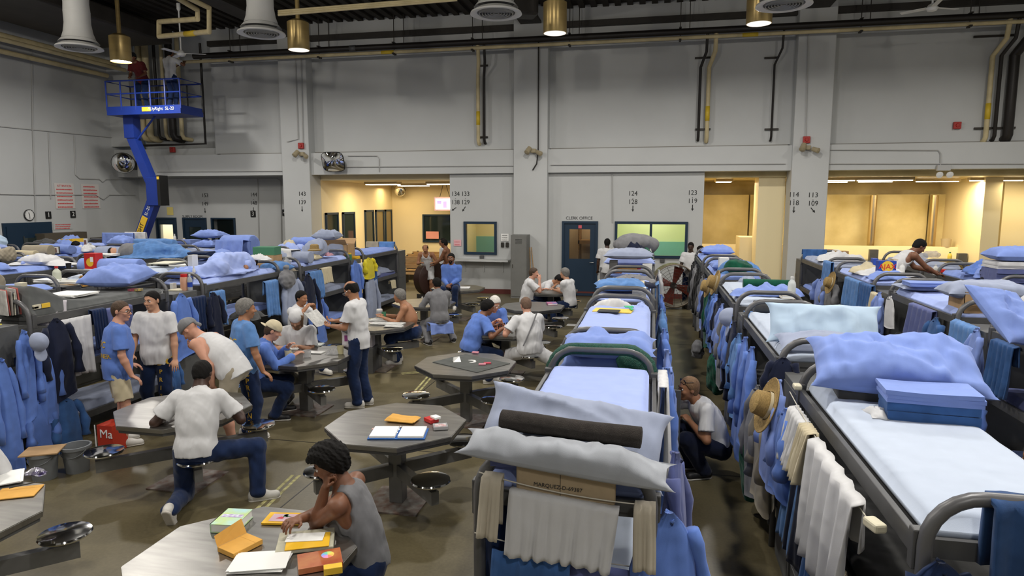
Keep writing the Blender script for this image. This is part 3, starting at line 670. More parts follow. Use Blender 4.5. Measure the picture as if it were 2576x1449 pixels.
MB().cbox((B+Vector((0, 0, .12))), (.42, .34, .85), 0, .02).obj('knuckle', LIFTB, t); MB().cbox(B+Vector((.26, -.02, .15)), (.1, .36, .9)).obj('knuckle_cover', BLACK, t)
MB().cbox(B+Vector((.26, -.2, .52)), (.08, .01, .08)).obj('decal', YEL, t)
mid = (A0*.62+B*.38)
o = beam2(mid+Vector((-.0, -.15, 0)), (A0*.28+B*.72)+Vector((0, -.15, 0)), .2, .02, YEL, 'yellow_decal')
an = math.atan2((B-A0).x, (B-A0).z)
text('lettering', 'UPRIGHT', BLACK, .17, A0*.5+B*.5+Vector((0, -.165, 0)), (PI/2, an-PI/2, 0), t)
text('lettering', 'SL-20', WHITEP, .14, A0*.2+B*.8+Vector((0, -.14, 0)), (PI/2, an-PI/2, 0), t)
MB().cbox(C_+Vector((.05, 0, .3)), (.34, .3, .9)).obj('jib', LIFTB, t)
bx0, bx1 = q(302, 290).x, q(484, 290).x; bz = q(300, 292).z; bt = q(300, 212).z
MB().box(bx0, bx1, -.5, .5, bz, bz+.2).box(bx0, bx1, -.5, .5, bz-.04, bz).obj('platform', LIFTB, t)
MB().box(q(370, 0).x, q(392, 0).x, -.51, -.5, bz+.04, bz+.16).obj('yellow_decal', YEL, t)
text('lettering', '//UpRight  SL-20', WHITEP, .13, ((q(418, 0).x), -.512, bz+.1), (PI/2, 0, 0), t)
mb = MB()
for z in (bt, (bt+bz+.2)/2): mb.tube([(bx0, -.48, z), (bx1, -.48, z), (bx1, .48, z), (bx0, .48, z)], .022, 8, closed=True)
mb.obj('guard_rail', LIFTB, t)
for x in [bx0+(bx1-bx0)*k/5 for k in range(6)]:
    MB().tube([(x, -.48, bz+.1), (x, -.48, bt)], .022, 8).obj('post', LIFTB, t); MB().tube([(x, .48, bz+.1), (x, .48, bt)], .022, 8).obj('post', BLACK, t)
MB().tube([C_+Vector((.1, 0, -.3)), Vector((0+C_.x+.9, 0, bz))], .03).obj('brace', LIFTB, t)

# locker, shelf, brooms, fan, phones
t = empty('tall_locker', at(1309, 745, Y=19.3), 0, 'tall grey steel locker against the middle pillar', 'locker'); t.location.z = 0
LK = mat('locker grey', (.16, .16, .15), rough=.5, noise=.1)
MB().box(-.24, .24, -.25, .25, 0, 1.85).obj('body', LK, t)
MB().box(-.22, .22, -.27, -.25, .06, 1.82).obj('door', LK, t)
mb = MB()
for k in range(4): mb.box(-.1, .1, -.275, -.27, 1.6+k*.04, 1.61+k*.04)
mb.obj('vent', BLACK, t); MB().box(-.19, -.17, -.29, -.27, .9, 1.0).obj('handle', CHROME, t)
t = empty('wall_shelf', (-5.05, 19.9, 1.02), 0, 'long grey wall shelf on brackets under the hatch window', 'shelf')
MB().box(-.85, .85, -.45, 0, 0, .05).obj('shelf_board', PAINT, t)
for x in (-.6, 0, .6): MB().box(x-.015, x+.015, -.35, 0, -.04, 0).box(x-.015, x+.015, -.04, 0, -.35, 0).obj('bracket', PAINT, t)
for i, px in enumerate((1264, 1276)):
    MB().cbox(at(px, 616, Y=19.87), (.09, .06, .15), 0, .015).obj('wall_telephone', DARKST, label='dark wall telephone unit under the notice, %s one' % ('left', 'right')[i], cat='telephone')
for px, py, lab in ((1212, 647, 'small grey outlet box under the hatch window'), (1666, 656, 'small grey outlet box under the clerk office window')):
    MB().cbox(at(px, py, Y=19.87), (.13, .05, .1), 0, .01).obj('outlet_box', GREYST, label=lab, cat='outlet')
for i, (x0, x1) in enumerate(((1333, 1336), (1337, 1347))):
    a = at(x0, 622, Y=19.5); c = at(x1, 745, Y=19.2); c.z = 0.12
    t = empty('broom', (0, 0, 0), 0, 'wooden handled broom leaning beside the tall locker, %s one' % ('left', 'right')[i], 'broom')
    MB().tube([a, c], .014, 8).obj('handle', WOOD, t); MB().box(c.x-.15, c.x+.15, c.y-.03, c.y+.03, 0, .13, b=.01).obj('brush', YEL, t)
t = empty('drum_fan', at(1692, 776, z=0), .15, 'large round drum fan standing at the end of the aisle', 'fan')
R_ = .56; FR = mat('fan guard wire', (.06, .05, .045), rough=.4, metal=.5)
MB().lathe([(R_, -.2), (R_+.02, -.19), (R_+.02, .19), (R_, .2), (R_-.01, .19), (R_-.01, -.19), (R_, -.2)], 48, T=TR((0, 0, R_+.06), PI/2)).obj('drum', mat('fan drum', (.14, .11, .08), rough=.4, metal=.4), t, 'auto')
mb = MB()
for k in range(16):
    a = k*PI/8; mb.tube([(0, -.2, R_+.06), (math.cos(a)*R_, -.19, R_+.06+math.sin(a)*R_)], .005, 5)
for r in (.12, .2, .28, .36, .44, .52): mb.tube([(r*math.cos(k*PI/16), -.21, R_+.06+r*math.sin(k*PI/16)) for k in range(32)], .004, 5, closed=True)
mb.obj('guard', FR, t)
for k in range(4):
    MB().add([(.06, 0, -.05), (.48, .05, -.15), (.5, -.05, .15), (.06, -.02, .05)], [(0, 1, 2, 3)], TR((0, 0, R_+.06), 0, k*PI/2+.3, 0)).obj('blade', mat('fan blade red', (.16, .03, .02), rough=.4), t)
MB().lathe([(0, -.1), (.08, -.1), (.08, .1), (0, .1)], 20, T=TR((0, 0, R_+.06), PI/2)).obj('hub', DARKST, t, 'auto')
MB().box(-.4, -.34, -.25, .25, 0, .1).box(.34, .4, -.25, .25, 0, .1).obj('stand', DARKST, t)
# day room benches, board
for i, (y, x0) in enumerate(((20.9, -8.4), (21.9, -8.6), (23.0, -8.8), (24.1, -9.0))):
    t = empty('bench', (x0, y, 0), 0, 'slatted wooden bench in the day room, %s row from the front' % ('first', 'second', 'third', 'fourth')[i], 'bench', 'day room benches')
    for k in range(2): MB().box(0, 1.9, -.18+k*.2, -.02+k*.2, .43, .47).obj('slat', WOOD, t)
    for k in range(2): MB().box(0, 1.9, .2, .23, .6+k*.2, .72+k*.2).obj('back_slat', WOOD, t)
    for x in (.2, 1.7): MB().box(x-.03, x+.03, -.18, .22, 0, .43).box(x-.03, x+.03, .23, .27, 0, .95).obj('leg', DARKST, t)
# ---------------------------------------------------------------- bunks
ORD = ['first', 'second', 'third', 'fourth', 'fifth', 'sixth', 'seventh', 'eighth']
ROWN = dict(C='centre row', R1='right aisle row', R2='second right row', R3='outermost right row', L1='table-side left row', L2='second left row', L3='third left row', L4='fourth left row', L5='left wall row')
ROWS = dict(C=(-.345, [2.72, 5.6, 8.48, 11.36, 14.24]), R1=(1.4, [2.62, 5.5, 8.38, 11.26, 14.14]), R2=(3.68, [2.32, 5.2, 8.08, 10.96, 13.84]),
            R3=(5.35, [8.08, 10.96, 13.84]), L1=(-7.0, [5.95, 8.83, 11.71, 14.59]), L2=(-8.85, [6.0, 8.85, 11.73, 14.6]), L3=(-11.35, [8.85, 11.73, 14.6]),
            L4=(-13.35, [8.85, 11.73, 14.6]), L5=(-15.9, [11.73, 14.6]))
ZT = (.30, .93, 1.55)
BL = 2.12
def hoop(y, z1=1.725, w=.372, r=.19):
    pts = [(-w, y, 0), (-w, y, z1-r)]+[(-w+r-r*math.cos(a), y, z1-r+r*math.sin(a)) for a in [k*PI/2/6 for k in range(1, 7)]]
    pts += [(w-r+r*math.sin(a), y, z1-r+r*math.cos(a)) for a in [k*PI/2/6 for k in range(0, 7)]]+[(w, y, 0)]
    return pts
def make_bunk():
    t = empty('bunk_bed', (0, 0, 0), 0, 'x', 'bunk bed')
    for y in (0, BL): MB().tube(hoop(y), .0275, 12).obj('end_frame', TUBE, t, True)
    for y in (.0, BL):
        for z in (.62, 1.24): MB().tube([(-.36, y, z-.35), (.36, y, z-.35)], .018, 8).obj('crossbar', TUBE, t, True)
    for z in ZT:
        MB().box(-.40, -.37, .03, BL-.03, z-.085, z, b=.004).box(-.37, -.34, .03, BL-.03, z-.085, z-.08).obj('side_rail', GREYST, t)
        MB().box(.37, .40, .03, BL-.03, z-.085, z, b=.004).box(.34, .37, .03, BL-.03, z-.085, z-.08).obj('side_rail', GREYST, t)
        MB().box(-.37, .37, .03, BL-.03, z-.06, z-.045).box(-.37, .37, .03, .06, z-.085, z-.01).box(-.37, .37, BL-.06, BL-.03, z-.085, z-.01).obj('deck', GREYST, t)
        for sx in (-1, 1):
            for y in (.035, BL-.035): MB().cbox((sx*.385, y, z-.05), (.05, .05, .16), 0, .006).obj('corner_bracket', GREYST, t)
    return t
_b0 = make_bunk(); BUNK = {}
for rk, (xc, ys) in ROWS.items():
    for i, y in enumerate(ys):
        o = _b0 if not BUNK else copy_tree(_b0)
        o.location = (xc, y, 0); o['label'] = 'grey steel triple bunk, %s from the camera in the %s' % (ORD[i], ROWN[rk]); o['group'] = 'steel triple bunk beds'
        BUNK[rk, i] = o
LOCKM = mat('bunk locker grey', (.115, .118, .118), rough=.5, metal=.2, noise=.15, nscale=5)
def make_locker():
    t = empty('storage_locker', (0, 0, 0), 0, 'x', 'locker')
    MB().box(-.37, .37, -.26, .26, 0, 1.50, b=.006).obj('body', LOCKM, t)
    for s_ in (-1, 1):
        for z in (.05, .78):
            d = MB().box(s_*.37, s_*.378, -.23, .23, z, z+.67).obj('door', LOCKM, t); MB().box(s_*.378, s_*.395, .15, .19, z+.3, z+.38).obj('latch', CHROME, d)
    return t
_l0 = None
for rk, (xc, ys) in ROWS.items():
    for i, y in enumerate(ys):
        if (rk, i) in (('C', 4), ('L5', 1)): continue
        o = copy_tree(_l0) if _l0 else make_locker(); _l0 = _l0 or o
        o.location = (xc, y+BL+.38, 0); o['label'] = 'grey storage locker behind the %s bunk of the %s' % (ORD[i], ROWN[rk]); o['group'] = 'grey lockers between the bunks'
FRONTL = [(-7.0, 5.56), (-11.35, 8.47), (-13.35, 8.47)]
for (xc, yc), nm_ in zip(FRONTL, ('table-side', 'third', 'fourth')):
    o = copy_tree(_l0); o.location = (xc, yc, 0); o['label'] = 'grey storage locker in front of the first visible bunk, %s left row' % nm_
def bpos(rk, i, u=0, v=.5, tier=2, dz=0):
    """point on a bunk: u across -1..1, v along 0..1"""
    xc, ys = ROWS[rk]; return Vector((xc+u*.37, ys[i]+v*BL, ZT[tier]+dz))
# colours of cloth
C_ = dict(
    sheet=cloth('periwinkle sheet', (.20, .285, .63), .1), pale=cloth('pale blue sheet', (.32, .40, .72), .06, crease=.35), white=cloth('white sheet', (.45, .51, .62), .05, crease=.3), ice=cloth('ice blue sheet', (.42, .54, .68), .05),
    grey=cloth('grey blanket', (.075, .075, .075), .3, .5, 260), mattress=cloth('grey mattress vinyl', (.10, .105, .105), .15, .1, 60), greysheet=cloth('grey blue sheet', (.30, .34, .46), .12),
    denim=cloth('dark denim', (.012, .025, .075), .3, .4, 300), chambray=cloth('chambray shirt', (.11, .20, .55), .15), towel=cloth('blue towel', (.05, .13, .34), .35, .9, 420), towel2=cloth('light blue towel', (.12, .26, .56), .3, .9, 420),
    tee=cloth('white cotton', (.58, .58, .59), .06), sock=cloth('off-white sock', (.50, .45, .36), .1, .5, 300), greywear=cloth('grey marl', (.20, .20, .21), .25, .5, 400), green=cloth('green laundry net', (.008, .09, .05), .4, .9, 150),
    navy=cloth('navy jacket', (.01, .014, .035), .2), yellow=cloth('yellow rain cloth', (.62, .52, .03), .1), cream=cloth('cream cloth', (.55, .48, .33), .1), black=cloth('black cloth', (.012, .012, .013), .2),
    beige=cloth('beige plastic', (.33, .29, .22), .1), maroon=cloth('maroon cloth', (.12, .02, .02), .2), plum=cloth('dark slate sheet', (.10, .12, .28), .15), pink=cloth('pink cloth', (.65, .35, .42), .1))

def soft_box(name, w, l, h, m, seed=0, wr=.012, n=(14, 26), r=.05, sag=0, bulge=None):
    """mattress-like rounded slab with soft wrinkles, base at z=0"""
    bm = __import__('bmesh').new(); import bmesh
    nx, ny = n; V = {}
    def sup(u): return math.copysign(1-(1-abs(u))**1.0, u)
    vs = []; fs = []
    k = 5
    prof = [(-1, 0)]
    top = []; idx = lambda i, j, s: s*((nx+1)*(ny+1))+j*(nx+1)+i
    P = np.zeros((2, ny+1, nx+1, 3))
    us = np.linspace(-1, 1, nx+1); v_ = np.linspace(-1, 1, ny+1); us = np.sin(us*PI/2)*.4+us*.6; v_ = np.sin(v_*PI/2)*.25+v_*.75
    U, V_ = np.meshgrid(us, v_)
    ex = w/2-np.maximum(0, 0); 
    dx = (1-np.abs(U))*w/2; dy = (1-np.abs(V_))*l/2; d = np.minimum(1, np.minimum(dx, dy)/r)
    edge = np.sqrt(np.maximum(0, 1-(1-d)**2))
    P[0, :, :, 0] = U*w/2; P[0, :, :, 1] = V_*l/2; P[1] = P[0]
    q = P[0].reshape(-1, 3)
    nz = wob(q*np.array([1, 1, 1]), 7, 6, seed).reshape(U.shape)*wr+wob(q*np.array([2.5, .8, 1]), 9, 5, seed+3).reshape(U.shape)*wr*.6
    P[0, :, :, 2] = h/2-h/2*edge; P[1, :, :, 2] = h/2+h/2*edge+nz*edge
    if bulge is not None: P[1, :, :, 2] += bulge(U, V_)*edge
    vs = P.reshape(-1, 3)
    for j in range(ny):
        for i in range(nx):
            fs.append((idx(i, j, 1), idx(i+1, j, 1), idx(i+1, j+1, 1), idx(i, j+1, 1))); fs.append((idx(i, j, 0), idx(i, j+1, 0), idx(i+1, j+1, 0), idx(i+1, j, 0)))
    for i in range(nx):
        fs.append((idx(i, 0, 0), idx(i+1, 0, 0), idx(i+1, 0, 1), idx(i, 0, 1))); fs.append((idx(i+1, ny, 0), idx(i, ny, 0), idx(i, ny, 1), idx(i+1, ny, 1)))
    for j in range(ny):
        fs.append((idx(0, j+1, 0), idx(0, j, 0), idx(0, j, 1), idx(0, j+1, 1))); fs.append((idx(nx, j, 0), idx(nx, j+1, 0), idx(nx, j+1, 1), idx(nx, j, 1)))
    bm.free()
    return mk(name, vs, fs, m, smooth=True)
_mc = {}
MATR = ['pale', 'sheet', 'white', 'greysheet']
TIERN = ('bottom', 'middle', 'top')
def mattress(rk, i, tier, c, seed=None, name='mattress', desc=None, wr=.012, bulge=None, h=.115):
    seed = (hash(rk) if 0 else sum(map(ord, rk)))*3+i*5+tier if seed is None else seed
    hq = (rk, i) in (('C', 0), ('R1', 0), ('C', 1), ('R1', 1), ('L1', 0))
    o = soft_box(name, .70, 2.0, h, C_[c], seed, wr, (24, 60) if hq else (12, 24), .06, bulge=bulge)
    o.location = bpos(rk, i, 0, .5, tier, -.044); ds = desc or {'pale': 'light blue sheeted', 'sheet': 'periwinkle blue sheeted', 'white': 'white sheeted', 'greysheet': 'grey-blue sheeted', 'ice': 'ice blue sheeted', 'mattress': 'bare grey', 'grey': 'grey blanketed', 'plum': 'dark slate sheeted'}[c]
    tag(o, '%s mattress on the %s deck, %s bunk of the %s' % (ds, TIERN[tier], ORD[i], ROWN[rk]), 'mattress', 'mattresses on the bunks'); return o
TOPC = dict(C=['pale', 'pale', 'pale', 'sheet', 'sheet'], R1=['white', 'white', 'white', 'sheet', 'sheet'], R2=['pale', 'sheet', 'pale', 'pale', 'greysheet'], R3=['sheet', 'sheet', 'greysheet'],
            L1=['mattress', 'pale', 'pale', 'sheet'], L2=['sheet', 'white', 'sheet', 'sheet'], L3=['sheet', 'mattress', 'greysheet'], L4=['sheet', 'sheet', 'pale'], L5=['sheet', 'pale'])
rnd = random.Random(7)
for rk, (xc, ys) in ROWS.items():
    for i in range(len(ys)):
        if (rk, i) == ('L1', 0):
            mattress(rk, i, 2, 'mattress', bulge=lambda U, V: .26*np.exp(-((V+.98)/.42)**2)*(1+0*U), wr=.008)
        else: mattress(rk, i, 2, TOPC[rk][i], wr=.006 if (rk, i) in (('R1', 0), ('C', 0)) else .012)
        if rk in ('C', 'R1', 'R2', 'L1', 'L2') or i == 0:
            for t_ in (1, 0):
                c = {(('C'), 0, 1): 'white', ('C', 0, 0): 'denim'}.get((rk, i, t_)) or rnd.choice(['sheet', 'greysheet', 'sheet', 'plum', 'grey'])
                mattress(rk, i, t_, c if c != 'denim' else 'plum')
# ---------------------------------------------------------------- octagonal steel tables
def make_table():
    t = empty('steel_table', (0, 0, 0), 0, 'x', 'table'); a, c = .605, .24
    poly = [(a, -c), (a, c), (c, a), (-c, a), (-a, c), (-a, -c), (-c, -a), (c, -a)]
    mb = MB().prism(poly, .722, .757).prism([(x*.992, y*.992) for x, y in poly], .757, .762)
    mb.obj('tabletop', STEEL, t)
    MB().prism([(x*.97, y*.97) for x, y in poly], .69, .722).obj('apron', GREYST, t)
    TS = mat('painted table steel', (.20, .20, .195), rough=.42, metal=.5, noise=.2, nscale=8)
    MB().box(-.065, .065, -.065, .065, .012, .69, b=.006).obj('column', TS, t)
    MB().box(-.27, .27, -.27, .27, 0, .014).obj('base_plate', mat('worn plate', (.22, .21, .19), rough=.5, metal=.3, noise=.6, nscale=14, col2=(.12, .06, .04)), t)
    for k in range(4):
        an = PI/4+k*PI/2; R = rotm(0, 0, an)
        arm = MB().box(.06, .78, -.035, .035, .27, .385, R).box(.66, .74, -.03, .03, .385, .43, R).obj('seat_arm', TS, t)
        MB().lathe([(0, .43), (.13, .43), (.165, .445), (.172, .458), (.165, .47), (.10, .478), (0, .480)], 32, T=Matrix.Translation((.70*math.cos(an), .70*math.sin(an), 0))).obj('seat', CHROME, t, 'auto')
    return t
TABX = (-2.28, -4.53); TABY = (3.25, 5.65, 8.02, 10.4, 12.85, 15.3)
_t0 = None; TAB = {}
for j, y in enumerate(TABY):
    for i, x in enumerate(TABX):
        o = copy_tree(_t0) if _t0 else make_table(); _t0 = _t0 or o
        o.location = (x, y, 0); TAB[i, j] = o
        o['label'] = 'octagonal steel table with four round seats, %s from the camera in the %s column' % (ORD[j], 'right' if i == 0 else 'left'); o['group'] = 'octagonal steel tables'
def tpos(i, j, dx=0, dy=0, z=.762): return Vector((TABX[i]+dx, TABY[j]+dy, z))
def seatpos(i, j, k): an = PI/4+k*PI/2; return Vector((TABX[i]+.70*math.cos(an), TABY[j]+.70*math.sin(an), .48))
# ---------------------------------------------------------------- people
SK = dict(light=mat('light skin', (.50, .27, .17), rough=.55, noise=.12, nscale=14, spec=.3), tan=mat('tan skin', (.36, .17, .09), rough=.5, noise=.15, nscale=14, spec=.35),
          brown=mat('brown skin', (.20, .085, .045), rough=.48, noise=.15, nscale=14, spec=.4), dark=mat('dark brown skin', (.055, .026, .017), rough=.45, noise=.15, nscale=14, spec=.45), pale=mat('ruddy skin', (.56, .29, .20), rough=.55, noise=.12, nscale=14, spec=.3))
HR = dict(black=mat('black hair', (.006, .005, .0045), rough=.75, noise=.4, nscale=60, bump=.35, bscale=120, spec=.2), brown=mat('brown hair', (.07, .04, .022), rough=.65, noise=.35, nscale=60, bump=.5, bscale=120),
          grey=mat('grey hair', (.20, .19, .175), rough=.7, noise=.45, nscale=50, bump=.5, bscale=120), white=mat('white hair', (.62, .60, .55), rough=.7, noise=.2, nscale=50, bump=.5, bscale=120), stubble=mat('stubble hair', (.15, .09, .06), rough=.8, noise=.3, nscale=80),
          blond=mat('light brown hair', (.20, .11, .05), rough=.65, noise=.35, nscale=60, bump=.5, bscale=120))
EYEW = mat('eye white', (.6, .57, .53), rough=.3); EYED = mat('eye dark', (.02, .012, .008), rough=.2); LIPS = {}
SHOEW = mat('white shoe', (.60, .58, .54), rough=.6, noise=.15, nscale=20); SHOEB = mat('black shoe', (.012, .012, .014), rough=.5); SOLE = mat('shoe sole', (.5, .47, .42), rough=.7)
def V3(*a): return np.array(a, float)
def nrm(v): return v/max(np.linalg.norm(v), 1e-9)
def ik(a, c, l1, l2, pole):
    d = c-a; L_ = np.linalg.norm(d); mx = (l1+l2)*.995
    if L_ > mx: c = a+d/L_*mx; L_ = mx; d = c-a
    L_ = max(L_, abs(l1-l2)+.03); x = (l1*l1-l2*l2+L_*L_)/(2*L_); h = math.sqrt(max(l1*l1-x*x, 0)); u = nrm(d); p = pole-u*(pole@u)
    return a+u*x+nrm(p)*h, a+u*L_
def rotv(v, ax, an):
    ax = nrm(ax); return v*math.cos(an)+np.cross(ax, v)*math.sin(an)+ax*(ax@v)*(1-math.cos(an))
def hand(sd, w, d, n, side, curl, s, h, spread=1.):
    d = nrm(d); n = nrm(n-d*(n@d)); b = np.cross(d, n)*side   # b points to the thumb side
    rr = max(.0088*s, h*.62)
    sd.ell(w+d*.045*s, V3(.05, .041, .015)*s, [d, b, n], k=.015); sd.ell(w+d*.065*s+b*.008, V3(.034, .040, .014)*s, [d, b, n], k=.01)
    for i, (o, ln) in enumerate(((.030, .072), (.010, .082), (-.011, .076), (-.031, .060))):
        k0 = w+d*(.088-.004*abs(i-1))*s+b*o*s; c1 = curl*.75; q = rotv(d+b*(o*1.2*spread), -np.cross(d, n), -c1*1.0) if 0 else d*math.cos(c1)+n*math.sin(c1)+b*o*1.5*spread
        k1 = k0+nrm(q)*ln*.5*s; c2 = c1+curl*.95; q2 = d*math.cos(c2)+n*math.sin(c2)+b*o*1.0*spread; k2 = k1+nrm(q2)*ln*.30*s
        c3 = c2+curl*.6; k3 = k2+nrm(d*math.cos(c3)+n*math.sin(c3))*ln*.22*s
        sd.cone(k0, k1, rr, rr*.93, .004); sd.cone(k1, k2, rr*.93, rr*.87, .002); sd.cone(k2, k3, rr*.87, rr*.8, .002)
    t0 = w+d*.028*s+b*.030*s; t1 = t0+nrm(d*.75+b*.75+n*.25)*.038*s; t2 = t1+nrm(d*.95+b*.25+n*.35*(.3+curl))*.032*s
    sd.cone(w+d*.02*s+b*.015*s, t0, rr*1.4, rr*1.25, .012); sd.cone(t0, t1, rr*1.2, rr*1.05, .008); sd.cone(t1, t2, rr*1.05, rr*.9, .003)

def project_text(name, s, m, size, cen, fwd, upv, target, parent, org, sx=1):
    """lettering laid onto the cloth it is printed on"""
    from mathutils.bvhtree import BVHTree
    cu = bpy.data.curves.new(name, 'FONT'); cu.body = s; cu.size = size; cu.align_x = 'CENTER'; cu.align_y = 'CENTER'; cu.resolution_u = 2; cu.offset = size*.02
    o = bpy.data.objects.new(name, cu); me = bpy.data.meshes.new_from_object(o); bpy.data.objects.remove(o)
    import bmesh
    bm = bmesh.new(); bm.from_mesh(me); bmesh.ops.subdivide_edges(bm, edges=[e for e in bm.edges if e.calc_length() > size*.3], cuts=2); bm.to_mesh(me); bm.free()
    bvh = BVHTree.FromPolygons([v.co[:] for v in target.data.vertices], [p.vertices[:] for p in target.data.polygons])
    f = Vector(fwd).normalized(); u = Vector(upv).normalized(); r = u.cross(f)*1  # reading direction seen from outside
    c = Vector(cen)
    for v in me.vertices:
        p = c+r*v.co.x*sx+u*v.co.y; h = bvh.ray_cast(p+f*.6, -f)
        v.co = (h[0]+f*.004) if h[0] else p
    me.materials.clear(); me.materials.append(m)
    o = bpy.data.objects.new(name, me); COL.objects.link(o); o.parent = parent; return o

def person(label, x, y, pz, th, lean=0, side=0, twist=0, hy=0, hp=0, lh=None, rh=None, lf=None, rf=None, skin='light', top='tee', topc='tee', bot='trousers', botc='denim',
           shoe='white', hair='short', hc='brown', hat=None, hatc='tee', specs=False, beard=None, H=1.75, h=.012, eyes=False, fat=0., curl=.5, lcurl=None, rcurl=None, lpole=None, rpole=None, ln=None, rn=None,
           lkpole=None, rkpole=None, extra=None, group=None, toeL=None, toeR=None, sock=False, legs=True):
    s = H/1.75; th = math.radians(th); F = V3(math.cos(th), math.sin(th), 0); R = V3(math.sin(th), -math.cos(th), 0); Z = V3(0, 0, 1)
    lr, sr = math.radians(lean), math.radians(side)
    def up(k): return nrm(Z*math.cos(lr*k)*math.cos(sr*k)+F*math.sin(lr*k)+R*math.sin(sr*k))
    def loc(t): return R*t[0]+F*t[1]+Z*t[2]
    O = V3(x, y, 0); P = Z*pz; u1, u2 = up(.75), up(1.2)
    f1 = nrm(F-u1*(F@u1)); f2 = nrm(F-u2*(F@u2)); tw = math.radians(twist); r2 = nrm(np.cross(f2, u2)); r1 = nrm(np.cross(f1, u1))
    if twist: r2, f2 = rotv(r2, u2, tw), rotv(f2, u2, tw)
    B1 = P+u1*.25*s; NB = B1+u2*.275*s; HC = NB+nrm(u2+f2*.25+Z*.35)*.16*s
    SH = {q: NB-u2*.055*s+r2*(.178+fat*.1)*q*s for q in (1, -1)}; HP = {q: P+r1*.09*s*q-u1*.02 for q in (1, -1)}
    ha = {}
    for q, t, pole, dn in ((1, rh, rpole, rn), (-1, lh, lpole, ln)):
        tgt = SH[q]-Z*.50*s+R*q*.06+F*.04 if t is None else loc(t)
        pl = loc(pole) if pole else (-F*.8+R*q*.5-Z*.4)
        E, Wr = ik(SH[q], tgt, .285*s, .26*s, pl); ha[q] = (E, Wr, (nrm(loc(dn)) if dn is not None else None))
    le = {}
    for q, t, pole, toe in ((1, rf, rkpole, toeR), (-1, lf, lkpole, toeL)):
        tgt = (R*q*.11+F*.0+Z*.075) if t is None else loc(t)
        K, A = ik(HP[q], tgt, .43*s, .41*s, loc(pole) if pole else F+R*q*.15+Z*.2); td = nrm(loc(toe)) if toe else nrm(F+R*q*.15); le[q] = (K, A, td)
    hyr, hpr = math.radians(hy), math.radians(hp)
    hf = rotv(F if abs(lean) < 60 else f2, Z, hyr); hr = nrm(np.cross(hf, Z)); hf = nrm(hf*math.cos(hpr)-Z*math.sin(hpr)); hu = np.cross(hr, hf)
    HX = [hr, hf, hu]; HC = HC+hf*.012
    pts = [P, B1, NB, HC+hu*.14, HC-hu*.1]+[v for q in (1, -1) for v in (SH[q], ha[q][0], ha[q][1], le[q][0], le[q][1])]
    lo = np.min(pts, 0)-.17; hi = np.max(pts, 0)+.17; lo[2] = max(lo[2], min(p[2] for p in pts)-.12)
    ax1 = [r1, f1, u1]; ax2 = [r2, f2, u2]
    root = empty('person', (x, y, 0), 0, label, 'person', group)
    # ---- body
    D = SDF(lo, hi, h)
    def torso(D, a, low=1):
        D.ell(NB-u2*.17*s, V3(.160+fat*.3+a, .108+fat*.4+a, .175+a)*s, ax2, k=.03)
        D.ell(B1+u1*.0+f1*fat*.35, V3(.140+fat+a, .105+fat*.9+a, .15+a)*s, ax1, k=.05)
        D.ell(P+u1*.02, V3(.158+fat*.8+a, .115+fat*.6+a, .12+a)*s, ax1, k=.04)
        D.cone(SH[1]-u2*a*.5, SH[-1]-u2*a*.5, (.054+a*.55)*s, (.054+a*.55)*s, .045); D.cone(NB-u2*.05, NB+u2*.02, (.09+a*.6)*s, (.05+a*.3)*s, .05)
    torso(D, 0)
    D.cone(NB-u2*.04, HC-hu*.05-hf*.02, .062*s, .054*s, .03)
    for q in (1, -1):
        E, Wr, dn = ha[q]; fd = nrm(Wr-E)
        D.cone(SH[q], E, .053*s, .040*s, .03); D.cone(E, E*.7+Wr*.3, .041*s, .042*s, .015); D.cone(E*.7+Wr*.3, Wr, .042*s, .027*s, .015)
        n = dn if dn is not None else (-R*q if (lh if q < 0 else rh) is None else -Z)
        cu_ = (rcurl if q > 0 else lcurl); cu_ = curl if cu_ is None else cu_
        d_ = fd
        if dn is None and (lh if q < 0 else rh) is not None and fd[2] < -.1: d_ = nrm(fd*V3(1, 1, .25))
        hand(D, Wr, d_, n, q, cu_, s, h)
        if legs:
            K, A, td = le[q]
            D.cone(HP[q], K, .082*s, .056*s, .03); D.cone(K, K*.65+A*.35, .055*s, .058*s, .02); D.cone(K*.65+A*.35, A, .058*s, .034*s, .02)
            D.cone(A-td*.04-Z*.035, A+td*.15-Z*.045, .034*s, .026*s, .02)
    # head
    c = HC
    D.ell(c+hu*.028-hf*.014, V3(.076, .096, .088)*s, HX, k=.01); D.ell(c-hu*.035+hf*.022, V3(.059, .068, .075)*s, HX, k=.03); D.ell(c-hu*.096+hf*.062, V3(.026, .022, .018)*s, HX, k=.03)
    D.cone(c-hr*.022+hu*.024+hf*.078, c+hr*.022+hu*.024+hf*.078, .011*s, .011*s, .02)
    for q in (1, -1):
        D.ell(c+hr*q*.031+hu*.006+hf*.094, V3(.018, .014, .011)*s, HX, k=.012, op='s'); D.ell(c+hr*q*.077-hu*.005-hf*.008, V3(.010, .021, .031)*s, HX, k=.006)
        D.ell(c+hr*q*.038-hu*.025+hf*.066, V3(.02, .018, .018)*s, HX, k=.02)
    D.cone(c+hu*.010+hf*.083, c-hu*.022+hf*.108, .0085*s, .0135*s, .012); D.cone(c-hr*.012-hu*.028+hf*.095, c+hr*.012-hu*.028+hf*.095, .008*s, .008*s, .008)
    D.ell(c-hu*.058+hf*.089, V3(.024, .010, .0065)*s, HX, k=.006); D.ell(c-hu*.070+hf*.086, V3(.021, .010, .007)*s, HX, k=.006)
    D.obj('body', SK[skin], root)
